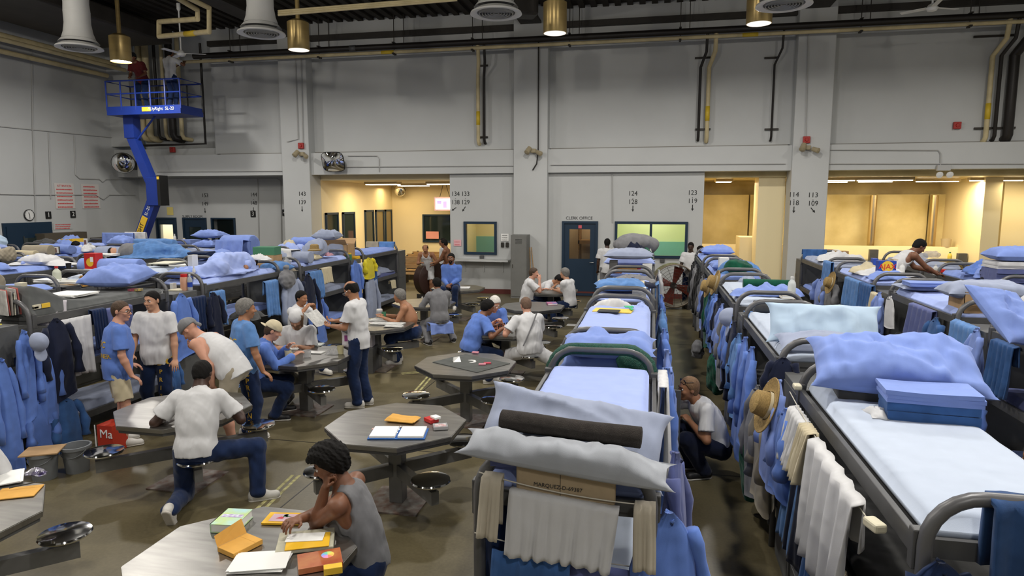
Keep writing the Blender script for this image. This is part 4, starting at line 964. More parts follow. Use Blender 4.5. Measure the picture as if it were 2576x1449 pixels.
    if eyes:
        for q in (1, -1):
            e = c+hr*q*.031*s+hu*.007*s+hf*.0765*s
            ey = MB().lathe([(0, -.0125*s)]+[(.0115*s*math.cos(a), .0115*s*math.sin(a)) for a in np.linspace(-1.2, 1.2, 7)]+[(0, .0125*s)], 12).obj('eye', EYEW, root, True, loc=e)
            MB().lathe([(0, -.0075*s), (.0075*s, 0), (0, .0075*s)], 10).obj('iris', EYED, ey, True, loc=hf*.0095*s)
            MB().tube([c+hr*(q*.045)*s+hu*.028*s+hf*.079*s, c+hr*(q*.03)*s+hu*.034*s+hf*.091*s, c+hr*(q*.014)*s+hu*.028*s+hf*.094*s], .0036*s, 6).obj('eyebrow', HR[hc if hc in ('black', 'brown', 'grey', 'white') else 'brown'], root, True)
    # ---- hair
    G = lambda m_=.16: SDF(c-m_, c+m_, min(h, .009))
    if hair != 'none':
        A = G(.2 if hair == 'long' else .17); g_ = dict(short=.010, crop=.006, curly=.026, thick=.018, balding=.009, long=.018, fringe=.010)[hair]
        A.ell(c+hu*.028-hf*.016, (V3(.076, .096, .088)+g_)*s, HX, k=.01); A.ell(c-hu*.01-hf*.045, (V3(.066, .06, .09)+g_*.6)*s, HX, k=.02)
        if hair in ('curly',): A.ell(c+hu*.05, (V3(.078, .098, .082)+g_)*s, HX, k=.02)
        if hair == 'long':
            for q in (1, -1): A.cone(c+hr*q*.06-hf*.02, c+hr*q*.055-hu*.17+hf*.02, .035, .022, .03)
            A.cone(c-hf*.06, c-hf*.06-hu*.16, .055, .035, .03)
        def cut(p):
            q_ = p-c; fu = q_ @ hu; ff = q_ @ hf; side_ = np.abs(q_ @ hr)
            line = np.interp(ff, [-.05, -.01, .02, .05, .075], [-.075 if hair != 'long' else -.3, -.03 if hair != 'long' else -.3, .012 if hair != 'long' else -.2, .054, .072])+.007*wob(q_, 70, 4, 3)
            if hair in ('fringe', 'balding'):
                top_ = np.interp(ff, [-.09, -.04, .09], [.06, .055 if hair == 'fringe' else .09, .045 if hair == 'fringe' else .05]); return np.maximum((line-fu)*.8, fu-top_-(side_-.06)*(.3))
            return (line-fu)*.8
        A.noise(.008 if hair == 'curly' else .0025, 70 if hair == 'curly' else 90, 5, 2); A.clipf(cut); A.obj('hair', HR[hc], root)
    if beard:
        A = G()
        if beard in ('full', 'goatee', 'long'):
            A.ell(c-hu*.045+hf*.026, V3(.064, .074, .078)*s, HX, k=.01); A.ell(c-hu*(.098 if beard != 'long' else .13)+hf*.06, V3(.034, .03, .03 if beard != 'long' else .06)*s, HX, k=.02)
            A.clipf(lambda p: np.maximum((((p-c) @ hu)+.040), -((p-c) @ hf)+(.02 if beard != 'goatee' else .075))); A.ell(c-hu*.064+hf*.1, V3(.018, .02, .007), HX, 0, 's')
        A.cone(c-hr*.024*s-hu*.052*s+hf*.091*s, c-hu*.044*s+hf*.1*s, .006, .008, 0); A.cone(c+hr*.024*s-hu*.052*s+hf*.091*s, c-hu*.044*s+hf*.1*s, .006, .008, .004)
        A.noise(.0015, 120, 4, 1); A.obj('beard' if beard != 'moustache' else 'moustache', HR[hc], root)
    if hat:
        A = G(.2); A.ell(c+hu*.034-hf*.014, (V3(.076, .096, .092)+.017)*s, HX, k=.01)
        lim = {'cap': .028, 'capback': .028, 'beanie': .012, 'bandana': .02}[hat]
        A.noise(.003 if hat != 'bandana' else .004, 30, 4, 4)
        A.clipf(lambda p: lim-((p-c) @ hu)-((p-c) @ hf)*(-.12 if hat in ('beanie', 'bandana') else .1))
        if hat == 'cap': A.ell(c+hu*.042+hf*.115, V3(.068, .075, .009)*s, HX, k=.006)
        if hat == 'capback': A.ell(c+hu*.030-hf*.125, V3(.066, .06, .009)*s, [hr, nrm(hf-hu*.2), nrm(hu+hf*.2)], k=.006)
        if hat == 'bandana': A.cone(c+hu*.0-hf*.11, c-hu*.06-hf*.125, .016, .022, .01)
        A.obj({'cap': 'cap', 'capback': 'cap', 'beanie': 'knit_cap', 'bandana': 'bandana'}[hat], C_[hatc], root)
    if specs:
        mb = MB(); fr = BLACK if specs != 'clear' else CHROME
        if specs == 'onhead':
            cc = c+hu*.085*s; ff_ = .055
        else: cc = c+hu*.005*s; ff_ = .106
        for q in (1, -1):
            mb.tube([cc+hf*ff_*s+hr*(q*.034+.026*math.cos(a))*s+hu*.019*math.sin(a)*s for a in np.linspace(0, 2*PI, 13)[:-1]], .0026, 6, closed=True)
            mb.tube([cc+hf*(ff_-.004)*s+hr*q*.06*s, cc+hf*(ff_-.03)*s+hr*q*.077*s, cc-hf*.02*s+hr*q*.082*s], .0026, 6)
        mb.tube([cc+hf*ff_*s-hr*.01*s, cc+hf*ff_*s+hr*.01*s], .0026, 6)
        o = mb.obj('sunglasses' if specs == 'onhead' else 'glasses', fr, root, True)
        if specs == 'onhead':
            for q in (1, -1): MB().add([tuple(cc+hf*ff_*s+hr*(q*.034+.025*math.cos(a))*s+hu*.018*math.sin(a)*s) for a in np.linspace(0, 2*PI, 13)[:-1]], [tuple(range(12))]).obj('lens', GLASSM, o)
    # ---- top
    shirt = None
    if top:
        hs = max(h*.9, .008); A = SDF(np.minimum(lo, P-.25), hi, hs)
        if top == 'tank': hem = -.03
        else: hem = -.055
        if pz > .8: hem -= .06
        A.slab(B1-u1*.05, P+u1*(hem+.02), ((.13+fat+.03)*s, (.165+fat*.7)*s), f1, .80, .05)
        if top == 'tank':
            torso(A, .011); A.clip(P+u1*hem, -u1)
            for q in (1, -1):
                A.cone(SH[q]+u2*.12+r2*q*.03, SH[q]-u2*.10+r2*q*.035, .085, .085, .01, 's'); A.cone(SH[q]+r2*q*.02, SH[q]+r2*q*.2, .11, .12, .01, 's')
            A.ell(NB+f2*.055+u2*.0, V3(.072, .10, .12), ax2, .01, 's'); A.ell(NB+u2*.03, V3(.068, .1, .06), ax2, .01, 's'); A.clip(NB+u2*.03, u2)
        else:
            torso(A, .024 if top != 'sweat' else .034); A.clip(P+u1*hem, -u1)
            for q in (1, -1):
                E, Wr, _ = ha[q]; r0 = (.068 if top != 'sweat' else .07)*s; S0 = SH[q]-u2*.008
                if top in ('long', 'sweat'):
                    A.cone(S0, E, r0, .062*s, .04); A.cone(E, E*.15+Wr*.85, .064*s, .045*s, .02)
                else:
                    k_ = .72 if top == 'tee' else .78; e_ = SH[q]*(1-k_)+E*k_; dd = nrm(E-SH[q]); b_ = SDF(np.minimum(SH[q], e_)-.13, np.maximum(SH[q], e_)+.13, hs)
                    b_.lo = A.lo+np.round((b_.lo-A.lo)/hs)*hs
                    b_.cone(S0-dd*.01, E, r0, .092*s, .0); b_.clip(e_, dd)
                    i0 = np.round((b_.lo-A.lo)/hs).astype(int); a0 = np.maximum(i0, 0); a1 = np.minimum(i0+b_.n, A.n)
                    sl = tuple(slice(a0[i], a1[i]) for i in range(3)); sb = tuple(slice(a0[i]-i0[i], a1[i]-i0[i]) for i in range(3))
                    A._mix(sl, b_.f[sb], .03, 'u')
            A.ell(NB+u2*.035+f2*.022, V3(.070, .078, .045), ax2, .01, 's')
            if top in ('collar', 'long'): 
                for q in (1, -1): A.ell(NB+u2*.005+f2*.05+r2*q*.045, V3(.035, .012, .028), [nrm(r2+f2*.4*q*-1), nrm(f2+u2*.5), nrm(u2)], .008)
        A.noise(.0075, 13, 7, int(abs(x*7+y*3)) % 20, (1, 1, .45)); A.noise(.0035, 38, 5, 5, (1.2, 1.2, .35))
        shirt = A.obj({'tee': 't_shirt', 'tank': 'tank_top', 'collar': 'shirt', 'long': 'shirt', 'sweat': 'sweatshirt', 'smock': 'shirt'}[top], C_[topc], root)
    # ---- bottom
    trou = None
    if bot and legs:
        A = SDF(lo, np.minimum(hi, np.max([P, *[le[q][0] for q in le], *[le[q][1] for q in le]], 0)+.2), max(h*.9, .008))
        A.ell(P+u1*.02, (V3(.165, .125, .12)+fat*.6)*s, ax1, k=.03); A.clip(P+u1*.1, u1)
        for q in (1, -1):
            K, A_, td = le[q]
            if bot == 'shorts':
                e_ = HP[q]*.12+K*.88; A.cone(HP[q], K, .105*s, .098*s, .05); A.cone(K+(K-HP[q])*.0, K+(K-HP[q])*.25, .12, .12, .0, 's')
            else:
                A.cone(HP[q], K, .10*s, .078*s, .05); A.cone(K, A_*.95+K*.05, .078*s, .068*s, .03); A.ell(A_-Z*.0, V3(.075, .075, .045), None, .03)
        A.noise(.007, 16, 7, int(abs(x*5+y)) % 20, (1, 1, .7))
        trou = A.obj('shorts' if bot == 'shorts' else 'trousers', C_[botc], root)
    if shoe and legs:
        for q in (1, -1):
            K, A_, td = le[q]; hd = h if h < .011 else .010; A = SDF(A_-.24, A_+.24, hd); tn = nrm(np.cross(td, Z)); tu = np.cross(tn, td)
            A.slab(A_-td*.045-tu*.038, A_+td*.155-tu*.045, (.044*s, .042*s), tn, .9, .02); A.cone(A_-td*.04+tu*.0, A_-tu*.02+td*.05, .040, .042, .03); A.clip(A_-tu*.078*s, -tu)
            o = A.obj('shoe', SHOEW if shoe == 'white' else SHOEB, root)
            S_ = SDF(A_-.24, A_+.24, hd); S_.slab(A_-td*.045-tu*.055, A_+td*.158-tu*.055, (.046*s, .044*s), tn, .92, .01); S_.clip(A_-tu*.080*s, -tu); S_.clip(A_-tu*.060*s, tu); S_.obj('sole', SOLE if shoe == 'white' else SHOEW, o)
            if sock: MB().tube([A_*.62+K*.38, A_], [.053*s, .042*s], 14).obj('sock', C_['sock'], root, True)
    root['_'] = 0; del root['_']
    return dict(root=root, shirt=shirt, trou=trou, P=P, NB=NB, B1=B1, F=F, R=R, f2=f2, u2=u2, r2=r2, le=le, ha=ha, HC=HC, hf=hf, hu=hu, hr=hr, HP=HP)
SEAT = .545
def sit(i, j, k): v = seatpos(i, j, k); return v.x, v.y, SEAT
GOLD = mat('yellow print', (.60, .38, .04), rough=.8)
NEAR, MID, FAR = .0075, .0105, .0145
# artist at the front table
x, y, z = sit(0, 0, 0)
a = person('man in grey tank top drawing at the front table, hand held to his chin', x+.06, y+.02, z-.03, 192, lean=17, twist=-6, hy=8, hp=24, lh=(-.06, .25, 1.03), rh=(-0.13, 0.40, .86), lpole=(-.15, .05, -1), rpole=(.8, -.2, -.3),
           lf=(-.14, .36, .09), rf=(.16, .42, .09), skin='brown', top='tank', topc='greywear', hair='curly', hc='black', shoe='white', h=.006, ln=(.3, -1, .2), lcurl=1.5, rcurl=.8, rn=(0, .1, -1), eyes=True, beard='goatee', H=1.76)
tp = a['ha'][-1][0]*.55+np.array([0, 0, 0])
person('man at the left edge of the picture in white t-shirt, seated at the cut-off table', -4.86, 3.98, .54, 255, lean=20, hp=20, lh=(-.2, .45, .80), rh=(.2, .45, .80), lf=(-.12, .46, .09), rf=(.15, .4, .09), skin='brown', top='tee', h=.010, hc='black', shoe='black', sock=True, bot='shorts', botc='greywear')
x, y, z = sit(1, 1, 3)
person('seated man in white t-shirt with his back to us, writing on white paper', x, y, z, 108, lean=20, hp=35, lh=(-.30, .34, .82), rh=(.26, .44, .80), lf=(-.13, -.32, .13), rf=(.50, .10, .075), rkpole=(.8, .6, .3), lkpole=(-.1, 1, -.2), toeL=(0, .5, -.85), toeR=(1, .25, 0),
       skin='dark', top='tee', hair='crop', hc='black', shoe='white', h=.0078, fat=.012, H=1.82)
p = person('standing man in glasses and blue shirt with yellow print, wearing white shorts', -5.97, 6.4, .91, 50, lean=4, hp=6, hy=-40, rh=(.27, .10, .86), lh=(-.2, .16, .9), skin='pale', top='smock', topc='chambray', bot='shorts', botc='cream', hair='crop', hc='brown', specs='black', h=.008, fat=.035, eyes=True, H=1.70)
for s_, dz, sz in (('CDC', .30, .10), ('PRISONER', .17, .072)): project_text('print', s_, GOLD, sz, p['P']+p['u2']*dz-p['F']*.1, -p['F'], (0, 0, 1), p['shirt'], p['root'], None)
p = person('standing man with short dark hair facing us in white t-shirt and dark trousers', -6.02, 7.08, .92, -74, lean=-2, hy=-14, hp=6, lh=(-.26, .08, .80), rh=(.2, .2, .95), skin='light', top='tee', bot='trousers', botc='denim', hair='crop', hc='black', h=.008, eyes=True, H=1.74, fat=.012)
project_text('print', 'CDC', GOLD, .13, p['HP'][-1]+V3(.0, 0, -.06), p['F'], (0, 0, 1), p['trou'], p['root'], None)
for k, ch in enumerate('PRIS'): project_text('print', ch, GOLD, .07, p['HP'][-1]+V3(0, 0, -.18-.1*k), p['F'], (0, 0, 1), p['trou'], p['root'], None)
person('man in white tank top and grey bandana bending over the table, hand over his face', -4.54, 6.50, .93, 184, lean=46, hp=52, hy=0, lh=(-.14, .18, .79), rh=(.12, .50, 1.13), rpole=(.2, .2, -1), lpole=(-.5, -1, 0), rf=(.16, .50, .57), lf=(-.12, -.02, .08), rn=(-.1, -1, .6), rcurl=.5, lcurl=.15, ln=(0, 0, -1),
       skin='pale', top='tank', bot='shorts', botc='beige', hair='none', hat='bandana', hatc='greywear', h=.008, fat=.045, H=1.76)
p = person('grey-haired man seen from behind in blue shirt with yellow print on his back', -4.66, 6.9, .90, 52, lean=0, hy=-8, hp=8, rh=(.30, .10, .84), lh=(-.22, .14, .9), skin='tan', top='smock', topc='towel2', bot='trousers', botc='denim', hair='thick', hc='grey', h=.008, fat=.03, H=1.70)
for s_, dz, sz in (('CDC', .30, .10), ('PRISONER', .17, .07)): project_text('print', s_, GOLD, sz, p['P']+p['u2']*dz-p['F']*.1, -p['F'], (0, 0, 1), p['shirt'], p['root'], None)
for k, ch in enumerate('CPRISONER'[:9]): project_text('print', ch, GOLD, .085, p['HP'][1]+V3(0, 0, -.06-.085*k), p['R']*.8-p['F']*.5, (0, 0, 1), p['trou'], p['root'], None)
x, y, z = sit(1, 2, 2)
person('seated man in cream backward cap and blue long-sleeved shirt holding a cup', x+.08, y-.05, z, 28, lean=20, hp=26, lh=(-.12, .42, .92), rh=(.05, .50, .84), rf=(.06, .24, .08), lf=(-.3, .3, .08), skin='pale', top='long', topc='chambray', hair='crop', hc='brown', hat='capback', hatc='cream', shoe='black', h=.009, H=1.74)
x, y, z = sit(1, 2, 1)
person('long-haired bearded man in white backward cap and white t-shirt seated at the table', x+.10, y+.08, z+.02, -66, lean=22, hp=38, hy=-6, lh=(-.05, .40, .82), rh=(.18, .36, .80), lf=(-.12, .3, .08), rf=(.14, .25, .08), skin='light', top='tee', hair='long', hc='blond', beard='long', hat='capback', hatc='tee', shoe='black', h=.009, bot='trousers', botc='greywear', H=1.78)
person('man half hidden behind hanging clothes, hands raised, in denim trousers', -5.85, 10.15, .54, -12, lean=8, hp=10, lh=(-.05, .34, 1.05), rh=(.1, .32, 1.08), lf=(-.05, .9, .10), rf=(.2, .7, .10), skin='tan', top='tee', hair='short', hc='black', shoe='white', h=.0105, lcurl=1.2, rcurl=1.2)
person('standing man in white t-shirt and dark jeans reading a newspaper', -3.88, 8.34, .94, 180, lean=5, hp=34, lh=(-.10, .34, 1.13), rh=(.14, .40, 1.16), lpole=(-.5, -.5, -1), rpole=(.5, -.5, -1), ln=(.1, .2, 1), rn=(-.1, .2, 1), curl=.7, lf=(-.09, .0, .08), rf=(.09, -.06, .08), skin='tan', top='tee', bot='trousers', botc='denim', hair='balding', hc='black', specs='clear', h=.0078, eyes=True, H=1.77)
x, y, z = sit(1, 3, 0)
person('shirtless grey-haired man seated with both arms on the table', x, y, z, 196, lean=18, hp=8, hy=-25, lh=(-.10, .50, .82), rh=(.14, .52, .83), lf=(-.12, .3, .08), rf=(.14, .3, .08), skin='tan', top=None, bot='trousers', botc='denim', hair='thick', hc='grey', beard='moustache', h=.0105, fat=.04, curl=.2)
x, y, z = sit(1, 4, 3)
person('seated man in grey sweatshirt and headphones seen from behind', x, y, z, 128, lean=10, hp=20, lh=(-.16, .34, .92), rh=(.12, .44, .82), lf=(-.2, .1, .08), rf=(.34, .16, .08), skin='brown', top='sweat', topc='greywear', bot='trousers', botc='greywear', hair='short', hc='black', h=.0105, shoe='black', H=1.74)
person('man in blue button-up shirt and jeans sitting on top of a steel table', -4.55, 14.88, .83, -84, lean=4, hp=4, lh=(-.03, .26, .93), rh=(.05, .28, .91), lf=(-.12, .34, .44), rf=(.12, .30, .44), skin='brown', top='collar' if 0 else 'long', topc='chambray', bot='trousers', botc='denim', hair='short', hc='black', beard='goatee', h=.0105, eyes=True)
person('man with moustache in white tank top leaning on the dark drum', -6.42, 18.55, .90, -78, lean=30, hp=22, lh=(-.22, .42, 1.08), rh=(.12, .44, 1.08), skin='tan', top='tank', bot='shorts', botc='tee', hair='balding', hc='black', beard='moustache', h=FAR)
person('tattooed shirtless man standing in profile beside the drum', -5.72, 18.4, .93, 182, lean=8, hp=14, lh=(-.1, .42, 1.0), rh=(.1, .45, 1.05), skin='brown', top=None, bot='trousers', botc='greywear', hair='crop', hc='black', h=FAR, H=1.8)
person('man in white shirt partly hidden behind the two men at the drum', -6.15, 19.3, .93, 200, skin='brown', top='tee', hair='crop', hc='black', h=FAR)
x, y, z = sit(0, 3, 2)
person('black-haired man in blue shirt playing chess with his back to us', x+.03, y, z, 38, lean=24, hp=24, lh=(-.05, .44, .84), rh=(.26, .42, .84), lf=(-.3, .25, .08), rf=(.25, .2, .08), skin='brown', top='smock', topc='chambray', hair='thick', hc='black', h=.0095, fat=.03, botc='denim')
x, y, z = sit(0, 3, 1)
person('white-haired man in blue shirt and glasses looking down at the chess board', x+.10, y-.04, z, -58, lean=26, hp=30, lh=(-.06, .44, .86), rh=(.06, .46, .86), lf=(-.1, .3, .08), rf=(.14, .25, .08), skin='pale', top='long' if 0 else 'collar', topc='chambray', hair='thick', hc='white', specs='clear', h=.0095, eyes=True, curl=1.1)
x, y, z = sit(0, 3, 3)
p20 = person('bald man in white t-shirt with a shoulder bag strap across his back', x, y, z, 122, lean=14, hp=22, lh=(-.28, .32, .86), rh=(.12, .46, .84), lf=(-.42, .10, .10), rf=(.55, -.52, .10), rkpole=(.9, .3, -.2), toeR=(.7, -.6, -.1), skin='pale', top='tee', bot='shorts', botc='tee', hair='crop', hc='stubble', h=.009, fat=.035, sock=True, H=1.8)
x, y, z = sit(0, 5, 2)
person('dark-haired man in white t-shirt leaning his chin on his hand at the far table', x, y, z, 12, lean=12, hp=6, hy=-12, lh=(-.1, .4, .82), rh=(.12, .30, 1.06), rpole=(.2, .3, -1), skin='pale', top='tee', hair='short', hc='brown', h=FAR, lf=(-.12, .3, .08), rf=(.14, .3, .08), beard='moustache', fat=.02)
x, y, z = sit(0, 5, 3)
person('long-haired man in white t-shirt with folded arms at the far table', x+.02, y, z, 158, lean=10, hp=4, lh=(.12, .36, .83), rh=(-.12, .36, .84), skin='light', top='tee', hair='thick', hc='grey', h=FAR, lf=(-.12, .3, .08), rf=(.14, .3, .08))
x, y, z = sit(0, 5, 1)
person('man in white t-shirt slumped forward over the far table between two others', x+.15, y, z, -20, lean=48, hp=60, lh=(-.05, .56, .84), rh=(.2, .5, .84), skin='tan', top='tee', hair='short', hc='black', h=FAR, lf=(-.12, .3, .08), rf=(.14, .3, .08))
person('man in white t-shirt standing with his back to us at the clerk office', -1.22, 18.7, .96, 84, hp=4, rh=(.30, .06, .95), lh=(-.26, .06, .88), skin='dark', top='tee', botc='greywear', hair='crop', hc='black', h=FAR, H=1.84)
person('standing man in white t-shirt facing us beside the drum fan', 1.02, 18.4, .93, -100, hp=14, lh=(-.24, .1, .88), rh=(.26, .1, .86), skin='dark', top='tee', hair='crop', hc='black', h=FAR, H=1.78)
person('man whose head shows above the dark jacket heap below the office window', -.42, 18.2, .93, 80, hp=10, skin='dark', top='tee', topc='black', hair='crop', hc='black', h=FAR)
person('man bending behind the far end of the right aisle row, only dark hair showing', 1.55, 19.1, .86, 200, lean=20, hp=20, skin='dark', top='tee', hair='short', hc='black', h=FAR)
person('man in white t-shirt with sunglasses on his head squatting in the aisle', .72, 6.95, .30, 196, lean=26, hp=4, hy=8, lh=(-.10, .34, .60), rh=(.02, .66, .86), lpole=(-.4, .2, -1), rpole=(.6, -.2, -.6), lf=(-.12, .18, .08), rf=(.13, .22, .08), rkpole=(.3, 1, 1), lkpole=(-.2, 1, 1),
       skin='tan', top='tee', bot='trousers', botc='navy', shoe='black', hair='short', hc='blond', specs='onhead', h=.0078, curl=1.1, H=1.78, eyes=True)
person('man in white tank top bending far over a top bunk on the right', 4.06, 12.6, 1.52, 8, lean=38, hp=40, lh=(-.05, .70, 1.62), rh=(.1, .72, 1.58), lf=(-.1, -.1, .72), rf=(.14, -.1, .72), skin='brown', top='tank', bot='shorts', botc='tee', hair='short', hc='black', h=.012, H=1.78)
person('bald man seated low between the bunks at the right edge', 2.50, 4.62, .54, 200, lean=6, hp=6, lh=(-.2, .36, .60), rh=(.2, .36, .60), lf=(-.12, .4, .08), rf=(.14, .4, .08), skin='tan', top='tee', topc='tee', hair='crop', hc='stubble', h=.010)
person('man in white tee and jeans standing in the raised lift basket', -13.95, 17.75, 5.52+.94, 80, hp=-10, lh=(-.1, .3, 6.8), rh=(.24, .3, 6.9), lf=(-.11, 0, 5.62), rf=(.11, 0, 5.62), skin='brown', top='tee', hair='short', hc='black', h=FAR, botc='denim')
person('man in cap and dark shirt leaning over the lift basket rail', -15.0, 17.85, 5.52+.9, -85, lean=30, hp=20, lh=(-.2, .42, 6.42), rh=(.1, .42, 6.42), lf=(-.11, 0, 5.60), rf=(.11, 0, 5.60), skin='brown', top='tee', topc='maroon', hair='short', hc='black', hat='cap', hatc='black', h=FAR, botc='denim')
q = at(190, 592, Y=15.2); person('dark curly-haired man standing between the far left bunks', q.x, q.y, .93, -60, hp=12, skin='tan', top='tee', topc='black', hair='curly', hc='black', h=FAR)
q = at(612, 620, z=1.60); person('shirtless man in grey knit cap among the left bunks', q.x, q.y, .88, -30, lean=10, hp=20, skin='brown', top=None, hair='none', hat='beanie', hatc='greywear', h=FAR)
# ---------------------------------------------------------------- soft goods and small things
def put(o, loc, rz=0, rx=0, ry=0, label=None, cat=None, group=None):
    o.location = loc; o.rotation_euler = (rx, ry, rz); return tag(o, label, cat, group)
def pillow(w, l, h, m, seed=0, wr=.018, n=22, name='pillow'):
    u = np.linspace(-1, 1, n+1); u = np.sign(u)*(1-(1-np.abs(u))**1.3); U, V = np.meshgrid(u, u)
    t = ((1-np.abs(U)**3.2)*(1-np.abs(V)**3.2)).clip(0)**.42
    pin = 1+.10*(np.abs(U)**6)*(np.abs(V)**6); pu = 1-.07*(1-np.abs(V)**2)*np.abs(U)**4; pv = 1-.07*(1-np.abs(U)**2)*np.abs(V)**4
    X = U*w/2*pin*pv*1; Y = V*l/2*pin*pu; q = np.stack([X, Y, X*0], -1).reshape(-1, 3)
    a = wob(q*V3(1, 1, 1), 7/max(w, .3), 6, seed).reshape(U.shape); rg = wob(q*V3(1.6, .5, 1), 16, 5, seed+5).reshape(U.shape)
    rg2 = (1-np.abs(wob(q*V3(.6, 1.4, 1), 6, 4, seed+9).reshape(U.shape)))*1.2-.9
    T1 = h*.62*t*(1+.22*a)+(rg*.6+rg2)*wr*t**.5; T2 = -h*.38*t
    vs = np.concatenate([np.stack([X, Y, T1], -1).reshape(-1, 3), np.stack([X, Y, T2], -1).reshape(-1, 3)]); vs[:, 2] += h*.38
    N_ = n+1; fs = []
    for j in range(n):
        for i in range(n):
            b_ = j*N_+i; fs.append((b_, b_+1, b_+1+N_, b_+N_)); c = b_+N_*N_; fs.append((c, c+N_, c+N_+1, c+1))
    return mk(name, vs, fs, m, smooth=True)
def crumple(w, l, h, m, seed=0, n=26, name='cloth_pile', wr=.35, skirt=.0):
    u = np.linspace(-1, 1, n+1); U, V = np.meshgrid(u, u); r = (np.abs(U)**2.6+np.abs(V)**2.6)**(1/2.6); an = np.arctan2(V, U)
    edge = 1+.16*np.sin(3*an+seed)+.10*np.sin(5*an+seed*2.3); X = U*w/2*edge; Y = V*l/2*edge
    q = np.stack([X, Y, X*0], -1).reshape(-1, 3); k = 1/max(min(w, l), .15)
    nz = wob(q, 5*k, 6, seed).reshape(U.shape); rg = 1-np.abs(wob(q*V3(1, .45, 1), 9*k, 5, seed+4).reshape(U.shape))*2
    Z_ = h*(1-r.clip(0, 1)**2.2).clip(0)**.6*(.75+min(wr, .45)*.8*nz+min(wr, .45)*.35*rg*min(1, .12/h)); Z_ = Z_.clip(.003)
    vs = np.concatenate([np.stack([X, Y, Z_], -1).reshape(-1, 3), np.stack([X*.97, Y*.97, X*0], -1).reshape(-1, 3)])
    N_ = n+1; fs = []
    for j in range(n):
        for i in range(n):
            b_ = j*N_+i; fs.append((b_, b_+1, b_+1+N_, b_+N_)); c = b_+N_*N_; fs.append((c, c+N_, c+N_+1, c+1))
    for i in range(n):
        for a_, c in ((i, i+1), (n*N_+i+1, n*N_+i), ((i+1)*N_, i*N_), (i*N_+n, (i+1)*N_+n)): fs.append((a_, a_+N_*N_, c+N_*N_, c))
    return mk(name, vs, fs, m, smooth=True)
def roll(L_, r, m, seed=0, name='blanket_roll', wr=.08, spiral=True):
    n = 18; k = 24; vs = []; fs = []; ts = np.linspace(-.5, .5, k+1)
    prof = np.array([(.0, -.5), (.55, -.5), (.92, -.495)]+[(1, t*.98) for t in ts]+[(.92, .495), (.55, .5), (0, .5)])
    A_ = np.linspace(0, 2*PI, n, endpoint=False)
    P_ = np.stack([np.repeat(prof[:, 1], n)*L_, (prof[:, 0][:, None]*np.cos(A_)[None]).ravel()*r, (prof[:, 0][:, None]*np.sin(A_)[None]).ravel()*r], -1)
    s_ = 1+wr*wob(P_*V3(.5, 2, 2), 7, 5, seed); P_[:, 1] *= s_; P_[:, 2] = np.maximum(P_[:, 2]*s_, -r*.9)+r*.9
    for i in range(len(prof)-1):
        for j in range(n): fs.append((i*n+j, i*n+(j+1) % n, (i+1)*n+(j+1) % n, (i+1)*n+j))
    return mk(name, P_, fs, m, smooth=True)
def folded(w, l, h, m, layers=3, seed=0, name='folded_cloth'):
    mb = None; vs = []; fs = []; n = 10; hl = h/layers
    for k in range(layers):
        # each layer: rounded front fold
        pr = [(-l/2, 0), (l/2-hl*.4, 0), (l/2, hl*.2), (l/2+hl*.12, hl*.5), (l/2, hl*.8), (l/2-hl*.4, hl), (-l/2, hl)]; m_ = len(pr); r_ = random.Random(seed*9+k); dx, dy = r_.uniform(-.01, .01), r_.uniform(-.012, .012); b0 = len(vs)
        for i in range(n+1):
            x = (i/n-.5)*w
            for (yy, zz) in pr:
                q = np.array([[x, yy, k]]); vs.append((x+dx, yy+dy+.006*float(wob(q, 9, 4, seed)[0]), k*hl+zz*(1+.0)+.12*h*float(wob(q*V3(1, 1, 0), 6, 3, seed)[0])*(k/layers)))
        for i in range(n):
            for j in range(m_): a_ = b0+i*m_+j; c = b0+i*m_+(j+1) % m_; fs.append((a_, c, c+m_, a_+m_))
        fs.append(tuple(b0+j for j in range(m_))); fs.append(tuple(b0+n*m_+j for j in reversed(range(m_))))
    o = mk(name, vs, fs, m, smooth=True); o.data.set_sharp_from_angle(angle=.9); return o
def sheet_drape(w, hf, hb, m, seed=0, fold=.018, nf=5, name='towel', thick=.008, gather=0., top_r=.02, skew=0.):
    """cloth hung over a line running along local X; front falls on -Y side"""
    nu, nt_ = 30, 22; path = []
    for i in range(nt_+1):
        t = i/nt_; Ltot = hf+hb; s_ = t*Ltot
        if s_ < hb: path.append((top_r, -(hb-s_), s_/max(hb, 1e-3)))
        else: path.append((-top_r, -(s_-hb), 1-(s_-hb)/hf))
    vs = []; fs = []; r_ = random.Random(seed); ph = r_.uniform(0, 6)
    for i in range(nu+1):
        u = i/nu
        for (yy, zz, near) in path:
            dn = -zz/max(hf, .01); g = 1-gather*dn
            x = (u-.5)*w*g+skew*dn*w; f_ = fold*(.25+min(dn, 1)*1.0)*(math.sin(u*nf*2*PI+ph+.8*math.sin(dn*3+seed))+.35*math.sin(u*nf*4.7*PI+seed))
            z_ = zz*(1+.03*math.sin(u*5+ph))-.012*math.sin(u*PI)*0
            vs.append((x, yy+(-1 if yy < 0 else 1)*(.004+.03*dn)+f_, z_))
    m_ = len(path)
    for i in range(nu):
        for j in range(m_-1): a_ = i*m_+j; fs.append((a_, a_+1, a_+1+m_, a_+m_))
    o = mk(name, vs, fs, m, smooth=True); md = o.modifiers.new('thickness', 'SOLIDIFY'); md.thickness = thick; md.offset = 0; return o
